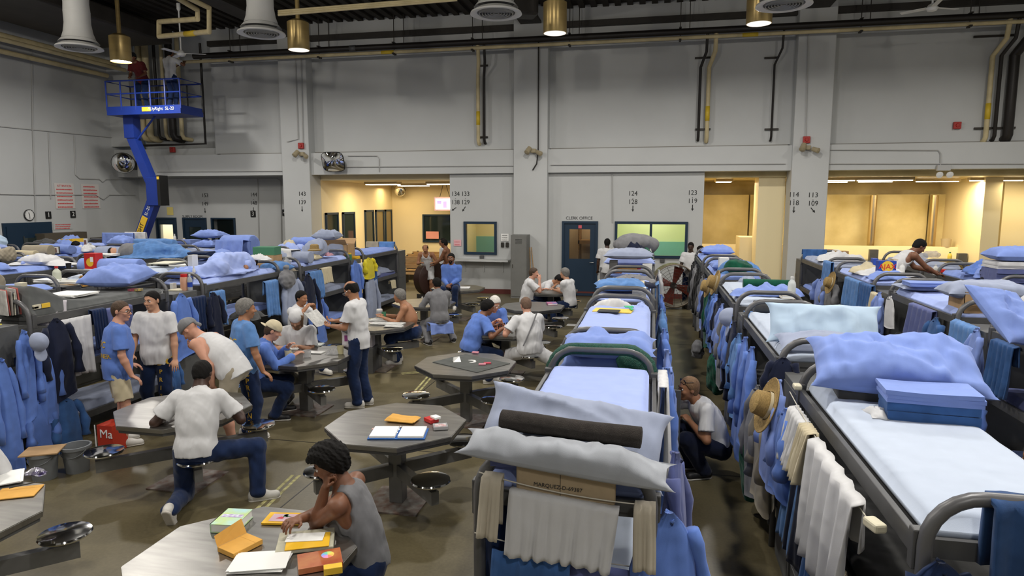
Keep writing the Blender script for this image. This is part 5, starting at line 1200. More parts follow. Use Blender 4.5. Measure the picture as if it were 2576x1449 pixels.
def garment(w, h, m, seed=0, name='shirt', sleeves=True, d=.13, flare=.75, label=None, sl=.62, hood=False):
    """a shirt or jacket hung by its collar; origin at the hook, falls to -Z; broad side along X"""
    r_ = random.Random(seed); n = 30; K = 16; vs = []; fs = []; ph = r_.uniform(0, 6); k1 = r_.choice((5, 6, 7)); tilt = r_.uniform(-.05, .05)
    for i in range(K+1):
        t = i/K; wd = w*(.10+.62*min(1, t/.16)**.7*(1-flare*.25)+(.28+flare*.15)*t)*.5; dd = d*(.22+.78*min(1, t*2.5))*.5*(1+.15*math.sin(t*5+ph))
        for j in range(n):
            a = 2*PI*j/n; f_ = 1+.16*math.sin(k1*a+ph+1.2*math.sin(t*2.5+seed))*min(1, t*2)+.08*math.sin(11*a+seed+t*3)
            z = -h*t*(1+.035*math.sin(2*a+ph)*t)+.0
            vs.append((wd*math.copysign(abs(math.cos(a))**.8, math.cos(a))*(1+.0*f_)+tilt*t, dd*math.sin(a)*f_*1.0+.25*d*(f_-1)*math.cos(a), z))
    for i in range(K):
        for j in range(n): fs.append((i*n+j, i*n+(j+1) % n, (i+1)*n+(j+1) % n, (i+1)*n+j))
    fs.append(tuple(range(n))); fs.append(tuple(reversed([K*n+j for j in range(n)])))
    root = mk(name, vs, fs, m, smooth=True)
    if sleeves:
        for q in (-1, 1):
            mb = MB(); L_ = h*sl; p = [(q*w*.30, -.0, -h*.10), (q*w*.43, -.03, -h*.10-L_*.3), (q*w*(.46+.04*r_.random()), -.045, -h*.10-L_*.65), (q*w*.44, -.05, -h*.10-L_)]
            pts = []; 
            for a_ in range(9):
                t = a_/8*3; i = min(int(t), 2); f_ = t-i; pts.append(Vector(p[i]).lerp(Vector(p[i+1]), f_))
            mb.tube(pts, [(.050+.014*math.sin(ph+k*1.7+q))*(w/.5)**.5*(.75+.35*k/8) for k in range(9)], 12); mb.obj('sleeve', m, root, True)
    MB().tube([(-.028, -.005, -.03), (0, -.025, -.04), (.028, -.005, -.03), (0, .018, -.005)], .012, 7, closed=True).obj('collar', m, root, True)
    return root
def blob(w, l, h, m, seed=0, name='bag', amp=.02, res=.012, neck=False):
    D = SDF((-w/2-.05, -l/2-.05, -.02), (w/2+.05, l/2+.05, h+.1), res)
    r_ = random.Random(seed)
    D.ell((0, 0, h*.45), (w*.42, l*.42, h*.5), None, .05)
    for k in range(5): D.ell((r_.uniform(-.28, .28)*w, r_.uniform(-.28, .28)*l, h*r_.uniform(.3, .55)), (w*.24, l*.24, h*.36), None, .05)
    if neck: D.cone((0, 0, h*.8), (0, 0, h*1.1), .05, .02, .05); D.ell((0, 0, h*1.12), (.05, .05, .03), None, .02)
    D.noise(amp, 14/max(w, .2)*.35, 7, seed); D.clip((0, 0, 0), (0, 0, -1)); return D.obj(name, m)
def box(w, l, h, m, name='box', b=.003): return MB().box(-w/2, w/2, -l/2, l/2, 0, h, b=b).obj(name, m)
def carton(w, l, h, m=None, name='cardboard_box', txt=None, open_=True):
    m = m or CARD; mb = MB(); t = .006
    mb.box(-w/2, w/2, -l/2, -l/2+t, 0, h).box(-w/2, w/2, l/2-t, l/2, 0, h).box(-w/2, -w/2+t, -l/2, l/2, 0, h).box(w/2-t, w/2, -l/2, l/2, 0, h).box(-w/2, w/2, -l/2, l/2, 0, t)
    o = mb.obj(name, m)
    if open_:
        for q in (-1, 1): MB().box(0, w, 0, l*.4, 0, .005, TR((-w/2, q*l/2 if q > 0 else -l/2, h), (.9 if q > 0 else PI-.9))).obj('flap', m, o)
    else: MB().box(-w/2, w/2, -l/2, l/2, h-.003, h+.002).obj('lid', m, o)
    if txt: text('lettering', txt, INK, min(h*.35, w*.2), (0, -l/2-.002, h*.6), (PI/2, 0, 0), o)
    return o
def book(w, l, h, m, name='book', txt=None):
    o = MB().box(-w/2, w/2, -l/2, l/2, h-.004, h).box(-w/2, w/2, -l/2, l/2, 0, .004).box(-w/2, -w/2+.005, -l/2, l/2, 0, h).obj(name, m)
    MB().box(-w/2+.005, w/2-.006, -l/2+.005, l/2-.005, .004, h-.004).obj('pages', PAPER, o); return o
def bottle(r, h, m, cap, name='bottle', lab=None):
    o = MB().lathe([(0, 0), (r*.95, 0), (r, .01), (r, h*.62), (r*.85, h*.74), (r*.36, h*.86), (r*.36, h*.93), (0, h*.93)], 20).obj(name, m, None, 'auto')
    MB().lathe([(r*.42, h*.90), (r*.42, h), (0, h)], 16).obj('cap', cap, o, 'auto')
    if lab: MB().lathe([(r*1.01, h*.2), (r*1.01, h*.5)], 20).obj('label', lab, o, True)
    return o
def jar(r, h, m, lid, name='jar'):
    o = MB().lathe([(0, 0), (r, 0), (r*1.02, h*.1), (r*1.02, h*.78), (r*.8, h*.84), (0, h*.84)], 20).obj(name, m, None, 'auto')
    MB().lathe([(r*.86, h*.82), (r*.88, h), (0, h)], 20).obj('lid', lid, o, 'auto'); return o
def cup(r, h, m, name='cup', handle=False):
    o = MB().lathe([(0, 0), (r*.82, 0), (r, h), (r*.92, h), (r*.76, .01), (0, .01)], 24).obj(name, m, None, 'auto')
    if handle: MB().tube([(r*.9+.028*math.cos(a)*.9, 0, h*.5+h*.3*math.sin(a)) for a in np.linspace(-PI/2, PI/2, 8)], .006, 6).obj('handle', m, o, True)
    return o
def straw_hat(r=.19, m=None):
    m = m or mat('straw', (.42, .28, .10), rough=.8, noise=.4, nscale=60, bump=.8, bscale=150, stretch=(1, 1, 3))
    o = MB().lathe([(0, .125), (.06, .125), (.085, .11), (.095, .02), (.10, .0), (.14, -.004), (r, .02), (r+.004, .026), (r, .03), (.14, .008), (.105, .012)], 36).obj('straw_hat', m, None, 'auto')
    MB().lathe([(.098, .012), (.100, .035)], 30).obj('hat_band', C_['cream'], o, True); return o
def ball_cap(m, name='baseball_cap'):
    D = SDF((-.13, -.24, -.02), (.13, .13, .16), .009); D.ell((0, 0, .02), (.092, .105, .115), None, .0); D.clip((0, 0, .015), (0, 0, -1)); D.ell((0, -.13, .022), (.08, .085, .010), None, .01)
    return D.obj(name, m)
def papers(w, l, h, m=None, name='paper_stack', n=5, seed=0):
    mb = MB(); r_ = random.Random(seed)
    for k in range(n): mb.cbox((r_.uniform(-.01, .01), r_.uniform(-.01, .01), h*(k+.5)/n), (w, l, h/n*.92), r_.uniform(-.12, .12))
    return mb.obj(name, m or PAPER)
def base(x0, x1, y, z, dep=.3):
    """footprint centre and width of a thing whose front bottom edge runs from x0 to x1"""
    a = at(x0, y, z=z); c = at(x1, y, z=z); w = abs(c.x-a.x); m_ = (a+c)/2; Y_ = at((x0+x1)/2, y, z=z).y
    v = Vector((at((x0+x1)/2, y, z=z).x, Y_+dep/2, z))
    if 1.4 < z < 2.4: v = snap(v, w, dep)
    return v, w
def snap(v, w, dep):
    best = None
    for rk, (xc, ys) in ROWS.items():
        for i, y0 in enumerate(ys):
            for lev, a, c in ((TOP, y0+.08, y0+BL-.08), (LKT, y0+BL+.12, y0+BL+.64)):
                hx = max(.36-w/2, .04); hy0 = min(a+dep/2, (a+c)/2); hy1 = max(c-dep/2, (a+c)/2)
                x = min(max(v.x, xc-hx), xc+hx); y = min(max(v.y, hy0), hy1); d = math.hypot(x-v.x, (y-v.y)*.6)
                if lev != (TOP if v.z >= 1.6 else LKT): d += .12
                if best is None or d < best[0]: best = (d, x, y, lev)
    for xc, yc in FRONTL:
        x = min(max(v.x, xc-.2), xc+.2); y = min(max(v.y, yc-.15), yc+.15); d = math.hypot(x-v.x, (y-v.y)*.6)
        if d < best[0]: best = (d, x, y, LKT)
    if best[0] > 1.7: return v
    return Vector((best[1], best[2], best[3]+v.z-(TOP if v.z >= 1.6 else LKT)))
TOP = 1.625; LKT = 1.50
SOAP = mat('soap', (.60, .56, .42), rough=.5); PLAST = mat('clear plastic', (.45, .45, .45), rough=.25, alpha=.45); WPL = mat('white plastic', (.62, .62, .60), rough=.4)
RED = mat('red plastic', (.50, .02, .02), rough=.4); GRN = mat('green plastic', (.05, .18, .10), rough=.5); BLUEP = mat('blue plastic', (.02, .06, .35), rough=.4)
_sd = [0]
def it(kind, x0, x1, y, z, dep, h, m, label, rz=0, rx=0, cat=None, grp=None, name=None, **k):
    p, w = base(x0, x1, y, z, dep); _sd[0] += 1; sd = _sd[0]; mm = C_.get(m, None) if isinstance(m, str) else m
    if kind == 'pillow': o = pillow(w, dep, h, mm, sd, **k); cat = cat or 'pillow'
    elif kind == 'pile': o = crumple(w, dep, h, mm, sd, name=name or 'cloth_pile', **k); cat = cat or 'clothes'
    elif kind == 'roll': o = roll(w, h/1.9, mm, sd, name=name or 'blanket_roll', **k); cat = cat or 'blanket roll'
    elif kind == 'fold': o = folded(w, dep, h, mm, k.pop('layers', 4), sd, name=name or 'folded_cloth'); cat = cat or 'folded cloth'
    elif kind == 'bag': o = blob(w, dep, h, mm, sd, name=name or 'bag', **k); cat = cat or 'bag'
    elif kind == 'box': o = box(w, dep, h, mm, name or 'box'); cat = cat or 'box'
    elif kind == 'carton': o = carton(w, dep, h, mm, **k); cat = cat or 'box'
    elif kind == 'book': o = book(w, dep, h, mm); cat = cat or 'book'
    elif kind == 'bottle': o = bottle(w/2, h, mm, k.get('cap', WPL), lab=k.get('lab')); cat = cat or 'bottle'
    elif kind == 'jar': o = jar(w/2, h, mm, k.get('lid', RED)); cat = cat or 'jar'
    elif kind == 'cup': o = cup(w/2, h, mm, handle=k.get('handle', False)); cat = cat or 'cup'
    elif kind == 'paper': o = papers(w, dep, h, mm, seed=sd, name=name or 'paper_stack', **k); cat = cat or 'paper'
    elif kind == 'hat': o = straw_hat(w/2); cat = cat or 'hat'
    elif kind == 'cap': o = ball_cap(mm); cat = cat or 'cap'
    return put(o, p, rz, rx, 0, label, cat, grp)
def magazines(pt, n, w, h, label, rz=0, cols=None, grp=None):
    """upright magazines, each its own thing"""
    r_ = random.Random(len(label)); cs = cols or [(.6, .58, .55), (.5, .12, .1), (.35, .33, .3), (.65, .62, .5), (.12, .12, .14)]
    for k in range(n):
        c = cs[k % len(cs)]; o = MB().box(-.006, .006, -w/2, w/2, 0, h*(.85+.2*r_.random())).obj('magazine', mat('magazine %d' % (k % len(cs)), c, rough=.5, noise=.4, nscale=12))
        v = Vector((k*.022-.011*n, r_.uniform(-.02, .02), 0)); v.rotate(Euler((0, 0, rz)))
        put(o, Vector(pt)+v, rz+r_.uniform(-.06, .06), 0, r_.uniform(-.08, .14), '%s, %s of the row' % (label, ORD[k]) if n > 1 else label, 'magazine', grp)
def hangX(X, x0, x1, yt, yb, kind, m, label, side=1, ztop=None, **k):
    """things hanging on a bunk side; X is the plane, side +1 faces +X"""
    xm = (x0+x1)/2; a = at(x0, yt, X=X); c = at(x1, yt, X=X); p = at(xm, yt, X=X); z1 = ztop or p.z; zb = at(xm, yb, X=X).z; h = max(z1-zb, .15); w = abs(a.y-c.y)
    return hung(kind, m, label, (X, p.y, z1), w, h, side, **k)
def hung(kind, m, label, loc, w, h, side=1, cat=None, **k):
    _sd[0] += 1; sd = _sd[0]; mm = C_[m] if isinstance(m, str) else m; rz = PI/2 if side > 0 else -PI/2
    if side == 0: rz = 0
    if kind == 'towel': o = sheet_drape(w, h, min(.25, h*.4), mm, sd, name=k.pop('name', 'towel'), **k); cat = cat or 'towel'
    elif kind == 'shirt': o = garment(w, h, mm, sd, name='hanging_shirt', **k); cat = cat or 'shirt'
    elif kind == 'jacket': o = garment(w, h, mm, sd, name='hanging_jacket', **k); cat = cat or 'jacket'
    elif kind == 'trousers': o = sheet_drape(w, h, h*.8, mm, sd, name='hanging_trousers', thick=.016, nf=2, **k); cat = cat or 'trousers'
    elif kind == 'sock': o = garment(w, h, mm, sd, name='hanging_sock', sleeves=False, d=.05, flare=.2); cat = cat or 'sock'
    elif kind == 'bag': o = blob(w, .22, h, mm, sd, name='hanging_bag', amp=.02, neck=True); cat = cat or 'bag'; loc = (loc[0]+side*.12, loc[1], loc[2]-h*1.12)
    elif kind == 'cap': o = ball_cap(mm); cat = cat or 'cap'; return put(o, loc, rz, PI/2+.1, 0, label, cat)
    elif kind == 'hat': o = straw_hat(w/2); cat = cat or 'hat'; return put(o, loc, rz, PI/2-.2, 0, label, cat)
    dx = side*(.05 if kind in ('shirt', 'jacket', 'sock') else .0)
    return put(o, (loc[0]+dx, loc[1], loc[2]), rz, 0, 0, label, cat)
def line(a, c, label, r=.003, sag=.04, n=10):
    a = Vector(a); c = Vector(c); pts = [a.lerp(c, t/n)-Vector((0, 0, sag*4*(t/n)*(1-t/n))) for t in range(n+1)]
    MB().tube(pts, r, 5).obj('clothesline', mat('string', (.5, .47, .4), rough=.9), None, True, label=label, cat='string'); return pts

# ======== centre row, nearest bunk
put(pillow(.80, .36, .17, C_['greysheet'], 3, .03, 40), (-.34, 2.98, 1.70), -.05, .70, .13, 'large grey-blue pillow propped at the near end of the centre bunk', 'pillow')
put(folded(.60, .20, .07, C_['plum'], 3, 4), (-.36, 2.79, 1.66), 0, .1, 0, 'dark blue folded sheet under the large propped pillow', 'folded cloth')
put(roll(.62, .045, mat('brown wool blanket', (.045, .038, .034), rough=1, noise=.4, nscale=30, bump=.8, bscale=300), 5, wr=.12), (-.33, 2.78, 1.79), -.04, 0, .05, 'dark brown wool blanket roll below the large propped pillow', 'blanket roll')
put(pillow(.84, .17, .12, cloth('grey white case', (.36, .38, .42), .1), 6, .035, 40), (-.34, 2.70, 1.685), -.03, .25, .09, 'long grey-white pillow lying across the nearest centre hoop', 'pillow')
KR = mat('kraft paper', (.34, .26, .16), rough=.75, noise=.15, nscale=8, bump=.4, bscale=18)
b_ = MB().box(-.21, .21, -.015, .015, -.075, .085, b=.012).obj('paper_bag', KR, label='brown paper bags with handwriting tied below the nearest centre hoop', cat='bag'); b_.location = (-.33, 2.672, 1.625)
MB().box(-.001, .001, -.0165, -.015, -.07, .07).obj('seam', BLACK, b_, loc=(-.02, 0, 0))
text('handwriting', 'MARQUEZ-D-69387', INK, .024, (-.03, -.0175, -.012), (PI/2, 0.06, 0), b_, ext=.0004)
pts = line((-.70, 2.645, 1.655), (.0, 2.645, 1.575), 'clothesline tied across the nearest centre hoop', sag=.02)
put(sheet_drape(.46, .28, .22, C_['tee'], 8, .012, 8, name='boxer_shorts', gather=.04), (-.33, 2.64, 1.585), 0, 0, .10, 'white boxer shorts pinned on the line of the nearest centre bunk', 'shorts')
for x_, z_, lab, r_ in ((-.635, 1.655, 'long off-white sock hanging at the left end of the line', .06), (.0, 1.585, 'long off-white sock hanging at the right end of the line', -.02)):
    o = sheet_drape(.085, .27, .24, C_['sock'], 9, .006, 2, name='hanging_sock', thick=.014); put(o, (x_, 2.64, z_), 0, 0, r_, lab+', nearest centre bunk', 'sock')
line((-.73, 2.68, 1.36), (.03, 2.70, 1.27), 'thin string lower on the nearest centre bunk, carrying the towels', sag=.02)
put(sheet_drape(.34, .62, .5, C_['towel'], 12, .02, 3, name='towel', thick=.014), (-.47, 2.66, 1.315), 0, 0, .05, 'dark blue towel on the lower string of the nearest centre bunk', 'towel')
put(sheet_drape(.36, .62, .5, C_['plum'], 13, .014, 2, name='sheet'), (-.15, 2.69, 1.285), 0, 0, .04, 'navy cloth on the lower string beside the dark blue towel', 'cloth')
put(garment(.20, .85, C_['denim'], 14, 'hanging_jacket', False), (-.66, 2.84, 1.52), 0, 0, 0, 'dark denim garment hung inside the left post of the nearest centre bunk', 'clothes')
put(garment(.36, .95, C_['chambray'], 15, 'hanging_shirt', True, .16), (.10, 2.76, 1.50), .5, 0, 0, 'blue denim shirt hung on the right post of the nearest centre bunk', 'shirt')
put(garment(.34, .95, C_['plum'], 16, 'hanging_shirt', True, .14), (.14, 3.20, 1.60), 1.4, 0, 0, 'slate blue shirt hung on the right side of the nearest centre bunk', 'shirt')
# net and books wrapped round its far hoop
NET = mat('green net', (.006, .085, .055), rough=.6, noise=.5, nscale=60, bump=1, bscale=160)
mb = MB(); hp = [Vector(p) for p in hoop(BL)][1:-1]; mb.tube([p+Vector((-.345, 2.72+.02, .0)) for p in hp if p.z > 1.50], .043, 10)
o = mb.obj('laundry_net', NET, None, True, label='green laundry net wrapped round the far hoop of the nearest centre bunk', cat='net')
md = o.modifiers.new('d', 'DISPLACE'); tx = bpy.data.textures.new('netnoise', 'CLOUDS'); tx.noise_scale = .03; md.texture = tx; md.strength = .02
it('bag', 1560, 1652, 965, 1.50, .2, .22, NET, 'green net bag bunched at the right of the green-wrapped hoop', name='net_bag')
it('book', 1440, 1500, 905, LKT+.06, .2, .05, mat('tan cover', (.5, .42, .3)), 'tan book lying behind the green-wrapped hoop'); it('book', 1500, 1560, 905, LKT+.08, .22, .04, mat('orange cover', (.6, .15, .03)), 'orange book lying behind the green-wrapped hoop')
it('box', 1420, 1620, 925, LKT, .3, .06, 'plum', 'dark flat bundle on the locker behind the green-wrapped hoop')
it('cup', 1545, 1571, 884, LKT+.06, .08, .11, mat('tan plastic cup', (.42, .32, .22), rough=.5), 'tan plastic cup standing on the centre row locker')
# second bunk of the centre row
it('pillow', 1412, 1640, 890, TOP, .36, .15, 'sheet', 'blue pillow bulging behind the second centre hoop', rx=.25)
it('pillow', 1418, 1642, 852, TOP+.10, .42, .17, 'sheet', 'crumpled blue pillow at the near end of the second centre mattress', rx=.1, wr=.035)
it('paper', 1492, 1592, 787, TOP, .24, .01, mat('yellow folder', (.75, .52, .08), rough=.6), 'yellow folder lying on the second centre mattress', n=1, name='folder')
it('paper', 1503, 1558, 786, TOP+.012, .17, .008, mat('dark photo print', (.03, .03, .03), rough=.3), 'dark framed print lying on the yellow folder', n=1, name='print')
o = MB().box(-.012, .012, -.12, .06, 0, .008).box(-.05, .05, .06, .15, 0, .008, b=.003).obj('fly_swatter', mat('swatter green', (.03, .42, .18), rough=.5)); put(o, at(1586, 776, z=TOP+.02), .2, 0, 0, 'green plastic fly swatter beside the yellow folder', 'fly swatter')
it('pile', 1498, 1590, 752, LKT+.12, .3, .14, 'tee', 'white cloth bundle on the locker between second and third centre bunks')
it('box', 1500, 1620, 757, LKT, .3, .12, 'cream', 'cream box under the white cloth bundle, centre row')
it('box', 1590, 1625, 748, LKT+.1, .15, .12, WPL, 'white carton beside the white cloth bundle, centre row')
# third and fourth
it('pillow', 1466, 1590, 735, TOP+.02, .4, .16, 'towel2', 'light denim-blue pillow hanging over the left of the third centre bunk', rz=.15, wr=.03)
it('pile', 1545, 1650, 728, TOP, .4, .15, 'navy', 'dark navy clothes heap on the third centre bunk'); it('pile', 1540, 1640, 706, LKT+.1, .4, .14, 'greywear', 'dark grey jacket heap on the locker behind the third centre bunk')
it('pile', 1600, 1655, 757, TOP, .5, .1, 'pale', 'pale blue sheet bunched at the third centre bunk')
it('paper', 1530, 1600, 680, LKT+.14, .3, .02, MANILA, 'manila envelope on clothes in the centre row', n=2, name='envelope'); it('jar', 1590, 1613, 678, LKT+.14, .2, .06, RED, 'red tin on the centre row locker'); it('paper', 1528, 1560, 690, LKT+.1, .3, .05, mat('brown folder', (.35, .12, .05)), 'red-brown folder under the manila envelope', n=2, name='folder')
it('box', 1617, 1642, 690, LKT+.1, .2, .16, WPL, 'white box beside the red tin in the centre row'); it('bottle', 1632, 1640, 650, TOP, .08, .2, WPL, 'small white bottle by the green bag in the centre row')
it('pillow', 1518, 1640, 672, TOP+.02, .5, .20, 'pale', 'pale blue pillow low on the fourth centre bunk', wr=.03); it('pillow', 1508, 1632, 660, TOP+.2, .5, .18, 'greysheet', 'striped grey-white pillow topping the fourth centre bunk', wr=.03)
it('bag', 1628, 1656, 664, TOP, .4, .3, 'green', 'dark green bag right of the pillows on the fourth centre bunk')
it('bag', 1535, 1665, 640, TOP, .9, .46, 'greywear', 'big dark grey jacket heap on the fifth centre bunk', name='jacket_heap', cat='jacket', amp=.05); it('pile', 1568, 1625, 640, TOP+.02, .4, .3, 'navy', 'navy garment inside the dark grey jacket heap')
it('box', 1500, 1520, 700, LKT, .2, .18, GREYST, 'small grey box left of the centre row clothes')
# right side of the centre row
for i, (y_, zt, h_, m_, kd, lab) in enumerate(((4.6, 1.62, .75, 'tee', 'towel', 'white cloth over the rail end of the nearest centre bunk'), (5.3, 1.5, 1.1, 'chambray', 'shirt', 'long blue shirt hung on the right of the first centre locker'), (5.75, 1.55, 1.2, 'sheet', 'shirt', 'long periwinkle shirt hung beside the second centre hoop'),
        (7.0, 1.5, .9, 'chambray', 'shirt', 'blue shirt halfway along the second centre bunk'), (8.3, 1.5, 1.0, 'towel2', 'shirt', 'light blue shirt by the third centre hoop'), (9.6, 1.5, 1.0, 'chambray', 'shirt', 'blue shirt hung halfway along the third centre bunk'), (11.2, 1.5, .9, 'towel2', 'towel', 'light blue towel at the fourth centre hoop'), (13.2, 1.5, .8, 'tee', 'shirt', 'white shirt hung on the fourth centre bunk'))):
    hung(kd, m_, lab, (.10, y_, zt), .46, h_, 1)

# ======== right aisle row
put(pillow(.88, .50, .26, C_['sheet'], 21, .03, 44), (1.47, 4.42, 1.71), -.12, .35, 0, 'huge periwinkle pillow at the head of the nearest right aisle bunk', 'pillow')
put(box(.60, .30, .10, C_['grey']), (1.44, 4.36, 1.61), -.1, 0, 0, 'dark folded blanket under the huge periwinkle pillow', 'blanket')
put(folded(.44, .26, .10, C_['towel'], 2, 23), (1.52, 3.98, 1.62), -.12, 0, 0, 'folded dark blue towel on the nearest right aisle mattress', 'towel')
put(folded(.46, .27, .07, C_['sheet'], 3, 24), (1.51, 3.98, 1.72), -.10, 0, 0, 'folded periwinkle sheet on top of the folded dark blue towel', 'folded cloth')
put(crumple(.10, .16, .05, C_['tee'], 25), (1.26, 3.96, 1.62), 0, 0, 0, 'white socks tucked beside the folded dark blue towel', 'socks')
put(sheet_drape(.56, .75, .3, cloth('thick blue towel', (.035, .085, .22), .4, 1, 420), 26, .022, 4, thick=.022, top_r=.035), (1.50, 2.60, 1.755), 0, 0, 0, 'thick dark blue towel over the nearest hoop at bottom right', 'towel')
put(garment(.30, .5, C_['denim'], 27, 'hanging_jacket', True, .16), (1.06, 2.56, 1.50), .2, 0, 0, 'dark denim jacket knotted on the post at bottom right', 'jacket')
pts = line((1.02, 2.60, 1.40), (1.75, 2.60, 1.36), 'thin string crossing below the thick dark blue towel')
put(box(.05, .08, .035, SOAP, 'soap_bar', .01), (.975, 4.64, 1.56), 0, 0, 0, 'cream soap bar at the far end of the right aisle clothesline', 'soap')
put(box(.055, .09, .04, SOAP, 'soap_bar', .01), (.93, 2.86, 1.46), .3, 0, 0, 'cream soap bar at the near end of the right aisle clothesline', 'soap')
line((.93, 2.9, 1.46), (.93, 4.64, 1.54), 'white clothesline stretched along the nearest right aisle bunk', r=.0035, sag=.02)
for y_, w_, h_, m_, kd, lab in ((4.30, .34, .34, 'tee', 'towel', 'white t-shirt farthest along the right aisle clothesline'), (4.02, .20, .32, 'cream', 'towel', 'cream undershirt between two white shirts on the right aisle clothesline'), (3.45, .86, .62, 'tee', 'towel', 'long white shirt hanging nearest on the right aisle clothesline')):
    hung(kd, m_, lab, (.92, y_, 1.505), w_, h_, -1, gather=.12, fold=.03)
for y_, z_, w_, h_, m_, kd, lab in ((4.55, 1.45, .36, .60, 'chambray', 'shirt', 'blue denim shirt under the far end of the clothesline'), (4.9, 1.55, .5, .75, 'sheet', 'shirt', 'periwinkle shirt behind the straw hat on the right aisle side'), (4.2, 1.2, .34, .6, 'navy', 'trousers', 'navy trousers hung below the white t-shirt'), (3.7, 1.08, .36, .55, 'towel', 'towel', 'blue towel on the lower line below the long white shirt'),
        (3.35, 1.0, .30, .5, 'beige', 'towel', 'grey-beige cloth on the lower line at the bottom right'), (4.35, 1.10, .40, .5, 'towel2', 'towel', 'light blue towel on the lower line beside the navy trousers'), (5.30, 1.35, .5, .9, 'beige', 'shirt', 'grey plastic garment bag beside the right aisle locker'), (5.75, 1.28, .5, .95, 'greywear', 'shirt', 'grey smock hanging by the second right aisle hoop')):
    hung(kd, m_, lab, (.95, y_, z_), w_, h_, -1)
put(straw_hat(.20), at(1937, 1022, X=.84), -PI/2, 1.25, .2, 'straw sun hat hooked beside the nearest right aisle locker', 'hat')
# second right aisle bunk
put(pillow(.84, .34, .16, C_['ice'], 31, .03, 40), (1.44, 6.05, 1.74), -.06, 1.0, 0, 'pale ice blue pillow standing across the second right aisle bunk', 'pillow')
it('pillow', 1985, 2200, 905, TOP-.02, .30, .14, 'greysheet', 'grey-blue pillow behind the second right aisle hoop', rx=.2)
put(garment(.26, .42, C_['navy'], 32, 'hanging_jacket', True, .14), (1.03, 5.42, 1.60), -.4, 0, 0, 'navy jacket tied to the post behind the nearest right aisle locker', 'jacket')
it('fold', 1895, 2060, 783, TOP, .5, .02, 'towel2', 'light blue sheet edge at the far end of the second right aisle mattress', layers=2)
it('roll', 1897, 1965, 792, LKT, .2, .16, 'grey', 'grey rolled blanket on the locker before the third right aisle bunk'); it('bottle', 1998, 2018, 775, LKT, .08, .26, mat('frosted bottle', (.55, .58, .58), rough=.3), 'frosted plastic bottle on the second right aisle locker')
it('book', 1966, 2000, 778, LKT, .2, .04, mat('pale book', (.6, .55, .45)), 'pale book lying beside the frosted bottle'); it('box', 2020, 2045, 790, LKT, .2, .10, BLACK, 'black box right of the frosted bottle')
# third
it('pile', 1888, 2042, 748, TOP, .55, .16, 'sheet', 'crumpled periwinkle sheet across the third right aisle bunk', wr=.5)
it('roll', 1885, 2000, 752, LKT+.06, .2, .12, 'green', 'dark green rolled net under the hoop of the third right aisle bunk')
it('bag', 1818, 1895, 712, LKT, .4, .24, 'green', 'dark green laundry bag behind the third right aisle bunk', name='laundry_bag'); it('pile', 1860, 1905, 693, LKT+.16, .3, .14, 'greysheet', 'grey plastic wrap on top of the dark green laundry bag')
it('box', 1808, 1832, 703, LKT, .2, .24, WPL, 'tall white box left of the mugs in the right aisle row')
it('cup', 1836, 1850, 692, LKT, .1, .10, WPL, 'white mug beside the tall white box', handle=True); it('cup', 1852, 1864, 692, LKT, .1, .10, BLACK, 'dark mug beside the white mug', handle=True)
# fourth, fifth
it('pile', 1820, 1925, 690, TOP, .6, .26, 'towel2', 'denim-blue jacket heap on the fourth right aisle bunk', wr=.5); it('pillow', 1776, 1822, 680, TOP, .4, .14, 'sheet', 'blue pillow at the left of the denim-blue jacket heap')
it('box', 1783, 1830, 648, LKT, .3, .10, BLACK, 'black box behind the fourth right aisle bunk'); it('pillow', 1775, 1852, 643, TOP, .5, .2, 'sheet', 'rounded periwinkle pillow on the fifth right aisle bunk')
# clothes on the aisle side
HG2 = [(6.25, 'chambray', 'shirt', 1.5, .95), (6.7, 'chambray', 'shirt', 1.5, 1.15), (7.15, 'towel2', 'shirt', 1.45, .9), (7.6, 'navy', 'jacket', 1.5, 1.15), (8.0, 'chambray', 'shirt', 1.5, .8), (8.45, 'greywear', 'jacket', 1.5, .95), (8.9, 'sheet', 'shirt', 1.5, .9),
       (9.35, 'navy', 'jacket', 1.5, .9), (9.8, 'chambray', 'shirt', 1.5, .85), (10.3, 'towel', 'shirt', 1.5, .85), (10.8, 'green', 'jacket', 1.5, .95), (11.3, 'navy', 'jacket', 1.5, .9), (11.8, 'sheet', 'shirt', 1.5, .85), (12.4, 'greywear', 'jacket', 1.5, 1.0), (13.0, 'black', 'jacket', 1.5, 1.1), (13.7, 'black', 'jacket', 1.5, 1.2), (14.4, 'greywear', 'jacket', 1.5, 1.0), (15.2, 'black', 'jacket', 1.5, 1.0)]
for k, (y_, m_, kd, z_, h_) in enumerate(HG2):
    cn = {'chambray': 'blue', 'towel2': 'light blue', 'navy': 'navy', 'greywear': 'dark grey', 'sheet': 'periwinkle', 'towel': 'mid blue', 'green': 'green', 'black': 'black'}[m_]
    hung(kd, m_, '%s %s on the right aisle row, %s' % (cn, kd, 'nearest to the squatting man/just beyond the nearest shirt/below the white cap/dark one by the white cap/beyond the white cap/before the first straw hat/beside a grey jacket/opposite the third centre bunk/just beyond the third hoop/halfway to the drum fan/near the laundry bag/beyond the laundry bag/at the fourth hoop/beyond the fourth hoop/near the fourth bunk middle/at the fifth hoop/beside the fifth bunk/last before the drum fan'.split('/')[k]), (.96, y_, z_), .48, h_, -1)
put(ball_cap(C_['greysheet']), at(1842, 800, X=.84), -PI/2, 1.4, 0, 'pale grey baseball cap hung on the right aisle row', 'cap')
for px, py, lab in ((1785, 722, 'straw hat hung on the near end of the fourth right aisle bunk'), (1803, 712, 'second straw hat just behind another on the right aisle row')): put(straw_hat(.17), at(px, py, X=.86), -PI/2, 1.3, .2, lab, 'hat')
hung('bag', 'green', 'green mesh laundry bag on the floor side beyond the squatting man', (1.05, 6.05, 1.05), .5, .8, -1)
hung('bag', 'green', 'dark green net bag hanging low beside the third right aisle bunk', (1.0, 9.0, .95), .4, .6, -1)
